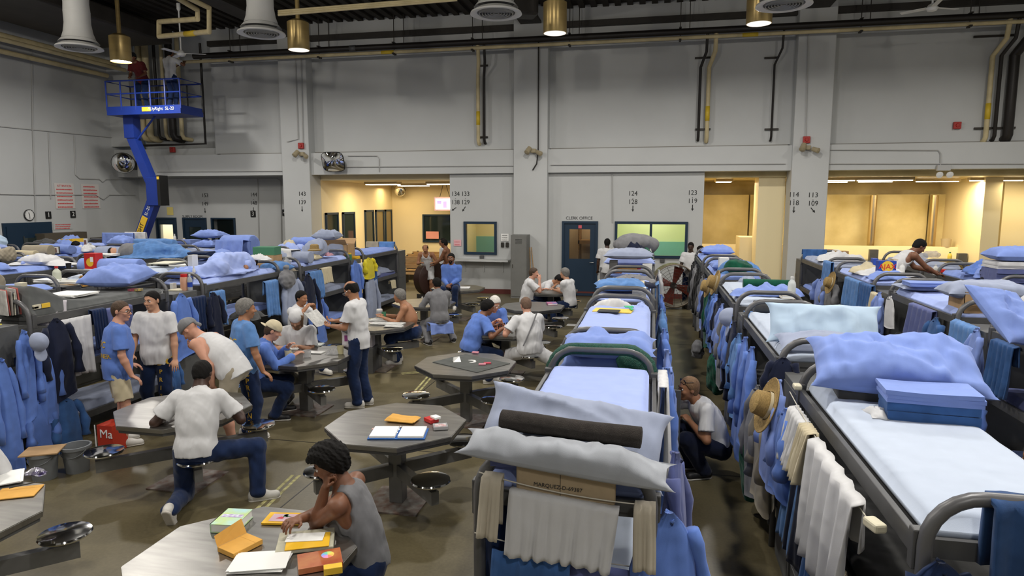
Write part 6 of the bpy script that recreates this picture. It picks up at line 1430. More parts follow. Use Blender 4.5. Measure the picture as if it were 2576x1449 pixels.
it('bag', 1742, 1770, 905, .3, .3, .3, 'greywear', 'grey bag hanging low on the right aisle row')
put(box(.03, .30, .66, LOCKM, 'locker_door'), (.17, 6.62, .30), PI/2-.1, 0, 0, 'open grey locker door beside the squatting man', 'locker door')

# ======== second right row
it('pillow', 2262, 2400, 735, TOP, .45, .10, 'greysheet', 'flat grey-blue pillow on the third bunk of the second right row'); it('fold', 2275, 2395, 722, TOP+.08, .3, .05, 'sheet', 'folded periwinkle sheet on the flat grey-blue pillow')
it('pillow', 2405, 2600, 760, LKT+.22, .40, .20, 'greysheet', 'long pale grey pillow at the right edge of the picture')
it('carton', 2440, 2500, 825, LKT-.05, .4, .24, None, 'brown cardboard box behind the long pale grey pillow', open_=False)
put(pillow(.52, .62, .2, C_['sheet'], 41, .03, 30), at(2520, 812, z=1.74), .5, .7, .2, 'tilted periwinkle pillow at the right edge, second right row', 'pillow')
o = it('cap', 2562, 2590, 772, 1.80, .2, .1, 'tee', 'white knitted hat at the right edge of the picture', cat='hat')
# ajax corner
AJ = it('box', 2208, 2250, 718, LKT, .14, .26, BLUEP, 'dark blue cleanser box with red and yellow lettering'); text('lettering', 'AJAX', mat('red print', (.6, .02, .02)), .11, (0, -.075, .17), (PI/2, 0, 0), AJ); MB().lathe([(0, 0), (.09, 0)], 20, T=TR((0, -.0735, .17), PI/2)).obj('yellow_disc', YEL, AJ)
it('box', 2194, 2206, 705, LKT, .14, .24, BLUEP, 'narrow blue carton left of the cleanser box'); it('book', 2250, 2262, 705, LKT, .2, .22, mat('tan cover', (.5, .42, .3)), 'upright tan book right of the cleanser box')
it('box', 2255, 2300, 697, LKT, .2, .14, WPL, 'white and red package behind the cleanser box'); it('jar', 2280, 2296, 692, LKT+.12, .1, .08, RED, 'red tin behind the cleanser box')
for a_, c_, y_, z_, lab in ((2262, 2275, 712, .2, 'white pump bottle beside the cleanser box'), (2296, 2308, 690, .18, 'clear bottle in front of the bending man')): it('bottle', a_, c_, y_, LKT, .06, z_, WPL, lab)
it('pile', 2118, 2200, 705, TOP, .5, .12, 'sheet', 'crumpled periwinkle clothes left of the cleanser box', wr=.5); it('pile', 2150, 2245, 690, TOP, .6, .16, 'cream', 'cream and white clothes heap under the bending man', wr=.5); it('pile', 2180, 2300, 695, TOP, .5, .12, 'tee', 'white cloth spread below the bending man')
it('book', 2134, 2172, 660, LKT, .2, .24, mat('red magazine box', (.35, .08, .06), noise=.5, nscale=20), 'stack of glossy magazines in a wooden holder behind the blue towel'); it('box', 2140, 2172, 642, LKT+.2, .2, .08, WOOD, 'wooden box on the glossy magazines'); it('book', 2095, 2110, 662, LKT, .1, .16, PAPER, 'small white picture frame beside the magazines')
it('pile', 2080, 2185, 658, TOP, .6, .2, 'tee', 'white clothes with dark trim on the last bunk of the second right row', wr=.5)
put(sheet_drape(.5, .22, .12, C_['towel'], 44, .01, 3, thick=.015, top_r=.04), (3.55, 15.95, 1.76), 0, 0, 0, 'blue towel over the far hoop of the second right row', 'towel')
for x0, x1, yt, yb, kd, m_, lab in ((2076, 2095, 655, 760, 'towel', 'towel2', 'light blue towel at the far hoop of the second right row'), (2060, 2090, 700, 790, 'shirt', 'sheet', 'periwinkle shirt hung under the straw hat on the right'), (2085, 2118, 705, 800, 'jacket', 'greywear', 'dark grey jacket hung below the straw hat on the right'),
       (2128, 2165, 700, 775, 'towel', 'towel2', 'light blue towel hung under the cleanser box, left one'), (2166, 2196, 712, 790, 'towel', 'towel', 'mid blue towel hung under the cleanser box, right one'), (2190, 2212, 735, 800, 'towel', 'cream', 'cream undershorts hanging right of the blue towels'), (2212, 2232, 735, 870, 'shirt', 'sheet', 'long periwinkle shirt right of the cream undershorts'),
       (2236, 2262, 745, 825, 'sock', 'tee', 'white socks hanging beside the long periwinkle shirt'), (2290, 2350, 770, 860, 'towel', 'plum', 'dark blue cloth under the third bunk of the second right row'),
       (2345, 2390, 800, 960, 'shirt', 'towel', 'mid blue shirt left of the long towels on the right'), (2395, 2455, 810, 1010, 'towel', 'towel2', 'long light blue towel hanging on the right row locker'), (2455, 2490, 825, 1040, 'shirt', 'sheet', 'long periwinkle shirt right of the light blue towel'), (2500, 2560, 860, 1000, 'towel', 'towel', 'blue towel bulging under the nearest right rail'), (2440, 2500, 1010, 1150, 'shirt', 'chambray', 'blue shirt low on the right behind the white mattress')):
    hangX(3.24, x0, x1, yt, yb, kd, m_, lab, -1)
put(straw_hat(.20), at(2092, 712, X=3.12), -PI/2, 1.3, .3, 'tan straw hat hung on the fourth bunk of the second right row', 'hat')
# ======== outermost right row
it('fold', 2492, 2600, 712, TOP, .5, .20, 'plum', 'dark slate folded blankets stacked at the far right', layers=3); it('fold', 2490, 2600, 682, TOP+.2, .5, .10, 'tee', 'white folded sheets on the dark slate stack', layers=4); it('pillow', 2478, 2600, 668, TOP+.3, .5, .22, 'sheet', 'big periwinkle pillow topping the stack at the far right')
it('pile', 2368, 2440, 698, TOP, .5, .2, 'sheet', 'crumpled periwinkle shirt on the outermost right row', wr=.5); it('pile', 2435, 2490, 705, TOP, .5, .24, 'navy', 'navy jacket heap left of the folded stack'); it('pile', 2390, 2480, 690, TOP+.04, .6, .2, 'chambray', 'blue cloth bundle behind the navy jacket heap', wr=.5)
it('box', 2325, 2365, 684, LKT+.02, .2, .06, RED, 'flat red box on the outermost right locker'); it('bag', 2350, 2390, 665, LKT+.06, .3, .14, PLAST, 'crinkled plastic bag behind the flat red box'); it('fold', 2398, 2442, 650, TOP, .3, .1, 'tee', 'white towels on the outermost right row near the counter', layers=3)
it('pile', 2520, 2560, 722, LKT+.1, .3, .18, 'tee', 'black and white clothes bunched under the far right stack'); it('bag', 2545, 2600, 735, LKT, .3, .26, 'green', 'green bag at the far right edge')
# counter items
for px, h_, lab in ((2197, .34, 'grey tablet-like box on the dark washroom worktop, left one'), (2420, .26, 'grey box on the dark washroom worktop, right one')): q_ = at(px, 640, Y=22.3); put(box(.24, .15, h_, GREYST), (q_.x, 22.3, 1.02), 0, 0, 0, lab, 'box')
put(cup(.15, .25, mat('waste bin', (.45, .36, .22), rough=.6)), (8.95, 23.1, 1.42), 0, 0, 0, 'small tan waste bin on the washroom ledge', 'bin')
put(bottle(.06, .3, mat('yellow bottle', (.65, .5, .08), rough=.3), GRN), (8.75, 22.25, 1.02), 0, 0, 0, 'yellow bottle on the dark washroom worktop', 'bottle')
# ======== table-side left row, nearest bunk
put(pillow(.70, .60, .26, C_['sheet'], 51, .035, 30), (-7.12, 7.78, 1.68), .12, .12, 0, 'big periwinkle pillow at the far end of the bare grey mattress', 'pillow')
for x0, x1, c, lab in ((320, 336, (.55, .08, .08), 'red and white patterned packet on the grey mattress'), (336, 347, (.6, .45, .08), 'yellow patterned packet beside the red and white one')): it('box', x0, x1, 733, TOP, .1, .03, mat(lab[:12], c, noise=.7, nscale=60, col2=(.05, .05, .1)), lab, cat='packet')
p = at(30, 800, z=LKT); 
magazines(at(28, 790, z=TOP-.05), 7, .22, .28, 'upright magazine left of the grey mattress', 1.25, grp='magazines beside the nearest left bunk')
it('paper', -40, 60, 826, TOP-.06, .3, .03, PAPER, 'loose white papers at the left edge beside the magazines', n=6); it('paper', -60, 62, 840, TOP-.09, .35, .012, mat('yellow pad', (.70, .62, .10)), 'yellow legal pad sticking out at the left edge', n=1, name='pad')
for k in range(3): it('box', 50, 73, 814-k*5.5, TOP-.06+k*.032, .06, .028, SOAP, 'cream soap bar stacked beside the magazines, %s' % ('lowest', 'middle', 'topmost')[k], cat='soap', name='soap_bar')
put(sheet_drape(.34, .30, .2, cloth('printed white', (.55, .52, .56), .2), 52, .03, 3, name='printed_cloth'), at(128, 752, X=-6.72), PI/2-.2, 0, .2, 'white printed cloth draped over the humped grey mattress', 'cloth')
it('box', 100, 127, 785, TOP, .1, .05, SOAP, 'cream box by the foot of the grey mattress'); it('box', 92, 115, 776, TOP, .12, .05, YEL, 'yellow package behind the cream box')
it('paper', 5, 100, 745, LKT+.14, .4, .03, PAPER, 'folded newspaper at the far left edge', n=4, name='newspaper')
it('roll', -30, 48, 738, TOP, .3, .24, 'beige', 'beige plastic-wrapped roll at the left edge'); it('box', 48, 68, 725, TOP, .1, .07, SOAP, 'cream carton right of the beige roll')
# clutter between the second row and the nearest left bunk
it('bottle', 128, 148, 715, LKT+.05, .1, .27, mat('pale spray bottle', (.50, .52, .42), rough=.3), 'spray bottle with a red trigger among the left papers', cap=RED)
it('paper', 72, 125, 712, LKT+.08, .3, .05, PAPER, 'curled white papers left of the spray bottle', n=5)
for k, (m_, lab) in enumerate(((MANILA, 'manila envelopes fanned under the papers on the left'), (mat('white magazine', (.55, .55, .52), rough=.4), 'white magazines piled right of the spray bottle'), (MANILA, 'upper manila envelope right of the spray bottle'), (BLACK, 'black folders piled right of the manila envelopes'))):
    it('paper', 155+k*8+(45 if k == 3 else 0), 230+k*6+(35 if k == 3 else 0), 724-k*7, LKT+.02+k*.04, .3, .04, m_, lab, n=4, name='envelope' if m_ == MANILA else 'magazine', cat='envelope' if m_ == MANILA else 'magazine')
it('box', 168, 226, 698, LKT+.04, .4, .12, mat('tan box', (.42, .36, .25), rough=.7), 'flat tan box under the red detergent box'); 
dt = it('box', 176, 210, 682, LKT+.16, .16, .30, RED, 'red detergent box standing on the flat tan box'); MB().lathe([(0, 0), (.07, 0)], 20, T=TR((0, -.081, .15), PI/2)).obj('yellow_disc', YEL, dt); MB().box(.01, .07, -.0825, -.081, .16, .24).obj('white_panel', PAPER, dt)
it('cup', 155, 168, 684, LKT+.2, .08, .13, BLACK, 'black mug left of the red detergent box'); it('box', 118, 152, 690, LKT+.1, .2, .1, WPL, 'white and red carton left of the black mug')
it('bag', 258, 285, 742, TOP-.1, .2, .2, YEL, 'yellow hanging cloth at the second row hoop', name='cloth'); it('paper', 176, 285, 735, LKT, .3, .06, GREYST, 'grey ledger trays on the locker behind the grey mattress', n=3, name='tray')
# left edge second row bed stuff
it('pile', 10, 180, 668, TOP, .5, .12, 'tee', 'white bedspread bunched over the white second-row mattress', wr=.3)
it('roll', 205, 385, 690, TOP, .3, .24, 'sheet', 'long periwinkle blanket roll on the second left row', wr=.12); it('pillow', 262, 342, 705, TOP, .4, .16, 'sheet', 'periwinkle pillow in front of the long blanket roll'); it('pile', -40, 30, 695, TOP, .4, .24, 'sheet', 'periwinkle crumpled bundle at the left edge', wr=.6)
it('paper', 240, 300, 652, TOP+.06, .3, .04, PAPER, 'white crumpled papers left of the sleeping man', n=5); 
it('pile', 0, 60, 665, TOP, .5, .22, 'pale', 'pale blue clothes heap at the left edge', wr=.5)
it('roll', 10, 85, 658, LKT+.1, .3, .17, 'cream', 'rolled cream mattress behind the left-edge hoops'); it('bag', 74, 110, 657, LKT+.08, .3, .32, 'beige', 'round beige plastic bag right of the cream roll')
for k, (x0, x1) in enumerate(((112, 140), (114, 142), (113, 136))): it('paper', x0, x1, 652-k*7, LKT+.02+k*.05, .3, .035, (PAPER, MANILA, CARD)[k], 'pile of papers right of the round beige bag, %s layer' % ('lower', 'middle', 'upper')[k], n=3)
it('bag', 22, 76, 628, TOP, .5, .42, 'ice', 'big pale blue stuffed bag on the left', name='stuffed_bag'); it('roll', 78, 172, 640, TOP, .4, .22, 'sheet', 'periwinkle blanket hump right of the pale blue stuffed bag', wr=.2); it('pillow', 90, 118, 612, TOP+.02, .4, .22, 'sheet', 'periwinkle pillow behind the pale blue stuffed bag'); it('pile', 82, 135, 612, TOP+.1, .4, .12, 'grey', 'dark blanket heap behind the periwinkle blanket hump')
it('pile', -20, 30, 632, TOP, .4, .2, 'tee', 'white cloth heap at the far left edge', wr=.6)
for x0, x1, y_, h_, lab in ((174, 191, 637, .26, 'white framed photograph of a figure on the left row'), (212, 222, 640, .26, 'narrow framed photograph right of the figure photograph'), (170, 188, 652, .14, 'round dark frame below the figure photograph'), (188, 210, 652, .15, 'grey plastic box beside the round dark frame')):
    o = it('box', x0, x1, y_, LKT+.04, .03, h_, WPL if 'photo' in lab else GREYST, lab, cat='picture frame' if 'frame' in lab or 'photo' in lab else 'box', name='picture_frame' if 'photo' in lab else 'box')
    if 'photo' in lab: w_ = o.dimensions.x; MB().box(-w_*.34, w_*.34, -.018, -.0155, h_*.14, h_*.86).obj('picture', mat('faded print', (.10, .08, .08), noise=.6, nscale=30, col2=(.3, .12, .1)), o)
it('pile', 228, 264, 634, TOP+.02, .4, .2, 'tee', 'white wadded shirts left of the sleeping man', wr=.7); it('pillow', 198, 246, 622, TOP+.04, .5, .26, 'sheet', 'plump periwinkle pillow behind the framed photographs'); it('fold', 150, 185, 616, TOP, .4, .16, YEL, 'yellow folded cloths behind the framed photographs', layers=4)
it('pile', 240, 300, 620, TOP, .8, .08, 'tee', 'white sheet stretched out behind the wadded shirts')
it('roll', 295, 410, 625, TOP+.1, .3, .22, 'towel2', 'denim-blue blanket roll behind the sleeping man', wr=.15)
put(sheet_drape(1.05, .45, .2, C_['sheet'], 66, .01, 3, name='sheet'), at(297, 585, Y=16.6), 0, 0, 0, 'periwinkle sheet hung up as a screen near the blue lift', 'sheet'); put(sheet_drape(.7, .45, .2, C_['tee'], 67, .01, 2, name='sheet'), at(341, 583, Y=16.8), 0, 0, 0, 'white sheet hung as a screen beside the blue lift boom', 'sheet')
# benches of dark wood along the left wall
for x0, x1, y_, lab in ((105, 212, 588, 'dark wall bench between the left wall door and the curly-haired man'), (243, 273, 598, 'short dark wall bench near the hung screens')): q_ = at(x0, y_, X=-17.9); q2 = at(x1, y_, X=-17.9); MB().box(-18.15, -17.8, q_.y, q2.y, 0, q_.z).obj('wall_bench', mat('bench brown', (.09, .075, .055), rough=.6), label=lab, cat='bench')
# bundles right of the sleeping man
it('fold', 478, 552, 605, TOP, .5, .22, 'sheet', 'periwinkle folded bedding tied with a band', layers=2); it('pillow', 478, 550, 600, TOP+.24, .5, .2, 'sheet', 'periwinkle pillow on top of the banded bedding'); it('box', 499, 505, 606, TOP, .02, .25, 'cream', 'cream band round the folded periwinkle bedding', cat='band')
it('roll', 476, 560, 645, TOP, .6, .46, 'sheet', 'large rounded periwinkle bedding bundle', wr=.06); put(sheet_drape(.66, .40, .40, C_['sheet'], 68, .03, 3, name='sheet', top_r=.14), (-8.85, 12.9, 2.0), 0, 0, 0, 'periwinkle sheet draped over clutter right of the bedding bundle', 'sheet')
it('bottle', 467, 474, 616, TOP, .1, .3, WPL, 'white pump bottle left of the banded bedding'); it('box', 476, 484, 619, TOP, .1, .1, WPL, 'small white tub beside the pump bottle')
it('paper', 436, 465, 658, LKT+.18, .3, .06, PAPER, 'white paper box above the dark books, second left row', n=3); it('book', 440, 462, 668, LKT+.04, .3, .06, BLACK, 'dark books under the white paper box'); it('book', 428, 470, 673, LKT, .3, .03, mat('maroon book', (.2, .03, .03)), 'maroon book below the dark books')
it('fold', 465, 520, 668, LKT+.04, .3, .14, 'denim', 'folded dark denim pile in the second left row', layers=4); it('book', 520, 536, 664, LKT, .3, .1, mat('tan cover', (.5, .42, .3)), 'tan book right of the dark denim pile'); it('paper', 500, 530, 676, LKT, .3, .03, MANILA, 'manila envelope under the dark denim pile', n=2, name='envelope')
it('paper', 425, 480, 684, TOP-.06, .5, .02, mat('cream sheet paper', (.62, .6, .48)), 'cream papers lying behind the hoop with the jar', n=2)
# locker top with jar and bottles
it('jar', 459, 478, 729, LKT, .1, .24, mat('peach jar', (.48, .26, .17), rough=.3), 'clear jar of peach snacks with red lid', lid=RED); it('bottle', 493, 505, 726, LKT, .08, .24, mat('clear cola bottle', (.35, .37, .40), rough=.15), 'soda bottle with blue label at the jar', cap=WPL, lab=BLUEP)
it('bottle', 482, 490, 723, LKT, .08, .20, WPL, 'small white bottle with blue label behind the jar', lab=BLUEP); it('box', 475, 488, 715, LKT, .14, .34, WPL, 'tall white milk carton behind the jar'); it('hat', 424, 452, 722, LKT, .3, .3, 'cream', 'cream sun hat left of the jar'); it('box', 446, 455, 726, LKT, .08, .10, WPL, 'small white carton left of the jar'); it('box', 430, 458, 731, LKT, .2, .02, SOAP, 'flat cream box in front of the cream sun hat')
# sleeping man under a sheet: third bunk from left edge of the table-side row
def sleeper(x, y, z, rz, m, label, skin='tan', hc='black', top='greywear', L_=1.6, cover=.7, name='person'):
    root = empty('person', (x, y, z), rz, label, 'person'); D = SDF((-.4, -.95, -.02), (.4, .95, .45), .016)
    D.cone((0, .45, .13), (0, .15, .13), .15, .13, .1); D.cone((-.0, .15, .12), (.02, -.2, .14), .13, .14, .1); D.cone((.02, -.2, .14), (.20, -.5, .13), .11, .08, .08); D.cone((.2, -.5, .12), (-.05, -.8, .09), .08, .06, .06); D.cone((0, .52, .13), (0, .62, .12), .055, .055, .03)
    D.ell((0, .72, .12), (.082, .11, .10), None, .02); D.cone((.12, .42, .14), (.22, .2, .08), .05, .04, .03); D.cone((.22, .2, .08), (.12, .38, .06), .04, .03, .03); D.obj('body', SK[skin], root)
    A = SDF((-.4, -.95, -.02), (.4, .95, .45), .016); A.ell((0, .73, .13), (.092, .115, .11), None, 0); A.clip((0, .70, 0), (0, -1, .3)); A.obj('hair', HR[hc], root)
    A = SDF((-.45, -1, -.02), (.45, .95, .5), .016); A.cone((0, .42, .14), (0, .0, .14), .18, .16, .1); A.cone((.12, .42, .14), (.2, .28, .12), .075, .075, .04); A.noise(.008, 14, 6, 3); A.obj('shirt', C_[top], root)
    A = SDF((-.5, -1.05, -.02), (.5, .95, .55), .016); A.cone((0, cover-.3, .14), (0, .1, .13), .20, .19, .1); A.cone((0, .1, .13), (.02, -.2, .16), .18, .19, .1); A.cone((.02, -.2, .15), (.20, -.5, .14), .16, .13, .1); A.cone((.2, -.5, .13), (-.05, -.85, .08), .13, .11, .1); A.ell((0, -.1, .03), (.38, .85, .05), None, .08)
    A.noise(.018, 9, 7, 5); A.noise(.007, 26, 5, 2); A.clip((0, 0, 0), (0, 0, -1)); A.obj('blanket', C_[m], root); return root
sleeper(-6.98, 9.95, TOP-.01, 0, 'pale', 'person asleep under a pale blue sheet on the table-side left row', cover=.75, top='pale')
it('pillow', 628, 700, 672, TOP, .45, .22, 'towel2', 'bright blue pillow at the head of the sheeted sleeper', rz=-.3)
q = at(372, 648, z=TOP); sleeper(q.x, q.y, TOP-.01, PI/2+.2, 'towel2', 'sleeping man in grey shirt lying on the second left row', cover=.2, top='greywear', skin='light')
it('pile', 410, 470, 640, TOP, .4, .18, 'tee', 'white crumpled shirt right of the sleeping man in grey', wr=.6)
# second gap of the table-side row
put(carton(.46, .34, .32, open_=False), (-7.08, 11.30, 1.50), .1, 0, 0, 'brown cardboard box with a plastic-wrapped pack on it', 'box'); put(box(.42, .28, .15, GRN), (-7.06, 11.30, 1.823), .1, 0, 0, 'green pack wrapped in clear plastic on the cardboard box', 'box'); it('pile', 722, 760, 672, LKT+.1, .4, .3, PLAST, 'clear plastic gloves and wrap heaped by the cardboard box', wr=.6); it('pile', 726, 766, 684, LKT, .3, .14, 'beige', 'grey rags below the plastic wrap', wr=.6)
put(sheet_drape(.9, .25, .6, C_['tee'], 71, .03, 3, name='sheet', top_r=.10), at(712, 624, Y=12.2), -.5, 0, 0, 'white sheet draped over the boxes of the table-side row', 'sheet')
it('roll', 755, 862, 668, TOP-.02, .5, .24, 'greysheet', 'rolled grey-blue mattress on the third table-side bunk', wr=.1); it('pile', 780, 835, 652, TOP+.16, .3, .10, 'tee', 'patterned clothes on the rolled grey-blue mattress', wr=.7); it('pillow', 860, 895, 658, TOP, .3, .12, 'cream', 'cream pillow end beside the third table-side hoop'); it('pile', 855, 878, 645, TOP+.05, .3, .08, 'pink', 'pink cloth beside the cream pillow end')
cb = it('carton', 838, 892, 650, LKT, .4, .34, None, 'cardboard box with printed lettering near the day room', txt='NOJO'); it('hat', 817, 838, 632, TOP+.2, .3, .3, 'cream', 'cream sun hat left of the lettered cardboard box'); it('bag', 757, 820, 640, TOP, .6, .44, 'greysheet', 'big pale grey-blue pillow heap left of the cream sun hat', name='pillow_heap', cat='pillow')
it('roll', 676, 758, 622, TOP, .4, .26, 'sheet', 'periwinkle blanket roll beside the first pillar', wr=.15); it('pile', 706, 735, 618, TOP+.1, .3, .16, 'cream', 'cream cloth on the blanket roll beside the first pillar')
it('jar', 890, 905, 655, LKT, .1, .16, GRN, 'green tub right of the lettered cardboard box', lid=YEL); it('paper', 898, 925, 652, LKT, .2, .06, YEL, 'yellow boxes right of the green tub', n=3, name='box', cat='box')
it('bag', 872, 945, 655, TOP, .6, .42, 'greysheet', 'big grey-blue duvet bulging over the last table-side bunk', name='duvet', cat='duvet', amp=.04); it('pillow', 857, 918, 606, TOP+.36, .4, .22, 'greysheet', 'grey-blue pillow topping the bulging duvet', wr=.03)
put(sheet_drape(.42, .24, .12, C_['towel2'], 73, .008, 2, thick=.014, top_r=.04), (-6.9, 16.72, 1.76), 0, 0, 0, 'blue towel over the far hoop of the table-side row', 'towel'); put(sheet_drape(.36, .16, .1, C_['beige'], 74, .008, 2, name='newspaper', top_r=.04), (-7.3, 16.72, 1.76), 0, 0, 0, 'newspaper hung beside the blue towel of the far hoop', 'newspaper')
# hanging on the table side
for x0, x1, yt, yb, kd, m_, lab in ((24, 74, 830, 1062, 'shirt', 'chambray', 'long blue shirt hung leftmost by the table side'), (72, 128, 858, 1060, 'shirt', 'chambray', 'blue shirt hung under the grey cap on the left'), (84, 176, 800, 1005, 'jacket', 'navy', 'navy jacket hung between the grey cap and white cloth'), (132, 226, 798, 950, 'towel', 'tee', 'large white cloth hanging behind the man in glasses'), (226, 262, 775, 880, 'towel', 'denim', 'dark denim cloth right of the large white cloth'),
       (-40, 22, 900, 1200, 'shirt', 'chambray', 'blue shirt cut by the left edge of the picture'), (46, 120, 1005, 1150, 'shirt', 'chambray', 'left blue shirt on the lower level above the buckets'), (110, 196, 1000, 1150, 'shirt', 'towel', 'right blue shirt on the lower level above the buckets'), (262, 330, 770, 860, 'towel', 'plum', 'dark slate cloth hung behind the standing men'), 
       (418, 476, 738, 900, 'shirt', 'chambray', 'blue shirt hung right of the dark-haired standing man'), (474, 514, 745, 830, 'towel', 'denim', 'denim trousers hung behind the man in the bandana'), (510, 548, 735, 850, 'jacket', 'navy', 'navy jacket right of the hung denim trousers'), (530, 562, 730, 820, 'towel', 'towel2', 'light blue towel right of the navy jacket'), (410, 440, 900, 1000, 'shirt', 'towel', 'blue cloth low behind the standing man in white'),
       (664, 697, 704, 795, 'towel', 'towel2', 'striped light blue towel below the sheeted sleeper'), (700, 752, 690, 860, 'jacket', 'greysheet', 'grey-blue hooded sweatshirt hung on the table-side row'), (690, 722, 672, 720, 'bag', 'greywear', 'black-grey bundle knotted above the grey-blue sweatshirt'), (746, 790, 690, 850, 'jacket', 'navy', 'navy jacket left of the wide light blue towel'), (776, 808, 680, 750, 'towel', 'towel2', 'wide light blue towel above the long-haired man'),
       (766, 812, 745, 870, 'shirt', 'chambray', 'blue shirt hanging behind the long-haired man'), (806, 832, 672, 712, 'towel', 'cream', 'row of cream rags hung on the third table-side bunk'), (876, 900, 655, 760, 'shirt', 'chambray', 'light blue shirt behind the newspaper reader'), (893, 914, 662, 702, 'towel', 'tee', 'white cloth strip hung left of the yellow raincoat'), (908, 936, 648, 700, 'shirt', 'yellow', 'bright yellow raincoat hung near the day room'), (912, 944, 690, 860, 'shirt', 'greysheet', 'long grey-blue robe hung below the yellow raincoat'), (934, 942, 652, 720, 'towel', 'towel', 'narrow teal-blue towel right of the yellow raincoat'), (980, 992, 705, 725, 'towel', 'cream', 'small cream washcloth on the last table-side bunk')):
    hangX(-6.52, x0, x1, yt, yb, kd, m_, lab, 1)
put(ball_cap(C_['greysheet']), at(90, 862, X=-6.34), PI/2, 1.35, 0, 'pale grey baseball cap hung above the blue shirts at left', 'cap')
put(bottle(.045, .2, WPL, RED), bpos('L1', 0, .8, .26, 1, .07), 0, 0, 0, 'white bottle with red cap behind the man in glasses', 'bottle'); it('pile', 560, 640, 805, .93, .5, .16, 'grey', 'dark grey blanket heap on the middle deck behind the grey-haired man')
for i_, u_, v_, t_, w_, l_, m_, lab in ((2, .2, .25, 1, .6, .8, 'greysheet', 'grey-blue blanket heap on a middle deck behind the reader'), (3, .1, .55, 1, .66, 1.5, 'greysheet', 'grey-blue quilt on the middle deck of the last table-side bunk'), (3, .1, .3, 0, .6, .6, 'sheet', 'periwinkle pillow on the lowest deck of the last table-side bunk')): put(crumple(w_, l_, .2, C_[m_], i_*3+t_, name='bedding'), bpos('L1', i_, u_, v_, t_, .07), 0, 0, 0, lab, 'bedding')
# buckets and box on the floor
BK = mat('bucket grey', (.17, .18, .19), rough=.5)
for x0, x1, y_, lab, lid in ((136, 203, 1196, 'grey plastic bucket standing by the nearest left bunk', 0), (40, 130, 1215, 'bucket covered with a cardboard sheet at the left', 1)):
    p_, w_ = base(x0, x1, y_, 0, .26); r = .135
    t = empty('bucket', p_, 0, lab, 'bucket'); MB().lathe([(0, 0), (r*.8, 0), (r*.97, .25), (r*1.08, .25), (r*1.08, .28), (r*.93, .28), (r*.77, .01), (0, .01)], 32).obj('pail', BK, t, 'auto'); MB().tube([(r*1.05*math.cos(a), -.02-.10*math.sin(a), .25-.08*math.sin(a)) for a in np.linspace(0, PI, 12)], .004, 6).obj('handle', BK, t, True)
    if lid: MB().cbox((0, 0, .29), (.34, .28, .012), .5).obj('cardboard_sheet', CARD, t)
mx_ = it('box', 244, 290, 1140, 0, .22, .32, mat('red carton', (.42, .035, .015), rough=.5), 'red carton with white lettering behind the man in shorts'); text('lettering', 'Ma', PAPER, .14, (0.02, -.113, .22), (PI/2, 0, 0), mx_); MB().box(-.13, -.115, -.112, -.11, 0, .32).obj('white_edge', PAPER, mx_)

# ======== things on the steel tables
def on(i, j, dx, dy, o, rz, label, cat, dz=0, rx=0): return put(o, tpos(i, j, dx, dy, .762+dz), rz, rx, 0, label, cat)
def env(w, l, m=MANILA, t=.008): return MB().box(-w/2, w/2, -l/2, l/2, 0, t, b=.002).box(-w/2+.004, w/2-.004, l/2-.05, l/2-.045, t, t+.001).obj('envelope', m)
q = lambda px, py, z=.765: at(px, py, z=z)
bk = put(book(.17, .22, .055, mat('pastel cover', (.42, .66, .68), rough=.4, noise=.8, nscale=9, col2=(.50, .62, .12))), q(584, 1320), .12, 0, 0, 'thick book with pastel blue-green cover on the front table', 'book')
MB().box(-.07, .07, -.01, .03, .0555, .056).obj('cover_art', mat('cover art', (.30, .12, .45), noise=.9, nscale=40, col2=(.7, .8, .8)), bk)
g = put(MB().box(-.12, .12, -.075, .075, 0, .012).obj('card_folder', mat('golden folder', (.80, .46, .02), rough=.5)), q(715, 1307), .16, 0, 0, 'golden card folder with a pink flower picture on the front table', 'folder')
MB().box(-.085, .11, -.05, .05, .012, .0135).obj('picture', mat('pink picture', (.72, .50, .58), noise=.2, nscale=8), g)
for k in range(4): MB().add([(0, -.012, 0), (.045, -.02+.006*k, 0), (.05, 0, 0), (.03, .014, 0)], [(0, 1, 2, 3)], TR((-.05+k*.03, .0+.008*(k % 2), .0142), 0, 0, k*.9)).obj('leaf', mat('leaf green', (.02, .14, .05)) if k else mat('petal red', (.6, .06, .08)), g)
sb = put(MB().box(-.165, .165, -.12, .12, 0, .022, b=.006).obj('drawing_board', mat('cream drawing board', (.52, .50, .38), rough=.7, noise=.3, nscale=12)), q(770, 1365), .42, 0, 0, 'worn cream drawing board under the artist at the front table', 'drawing board')
put(MB().box(-.125, .125, -.085, .085, 0, .004).obj('card', mat('golden folder', (.80, .46, .02))), q(775, 1362, .790), .42, 0, 0, 'golden sheet lying on the drawing board', 'paper')
put(MB().box(-.11, .11, -.05, .05, 0, .003).obj('paper', PAPER), q(768, 1352, .795), .30, 0, 0, 'white paper the artist is drawing on', 'paper')
o = env(.15, .20, t=.03); on(0, 0, 0, 0, o, -.35, 'open manila envelope beside the thick pastel book', 'envelope'); o.location = q(605, 1378); MB().add([(-.075, -.10, .03), (-.075, .1, .03), (-.12, .1, .11), (-.10, -.1, .09)], [(0, 1, 2, 3)]).obj('flap', MANILA, o)
put(papers(.30, .20, .02, PAPER, n=5, seed=3), q(655, 1418), .32, 0, 0, 'stack of blank white paper at the bottom of the front table', 'paper')
rb = put(MB().box(-.12, .12, -.085, .085, 0, .035, b=.003).obj('pencil_tin', mat('rusty red lid', (.32, .05, .02), rough=.35, noise=.6, nscale=8, col2=(.5, .2, .07))), q(805, 1418), .55, 0, 0, 'red-brown colour pencil box with a colour wheel on its lid', 'box')
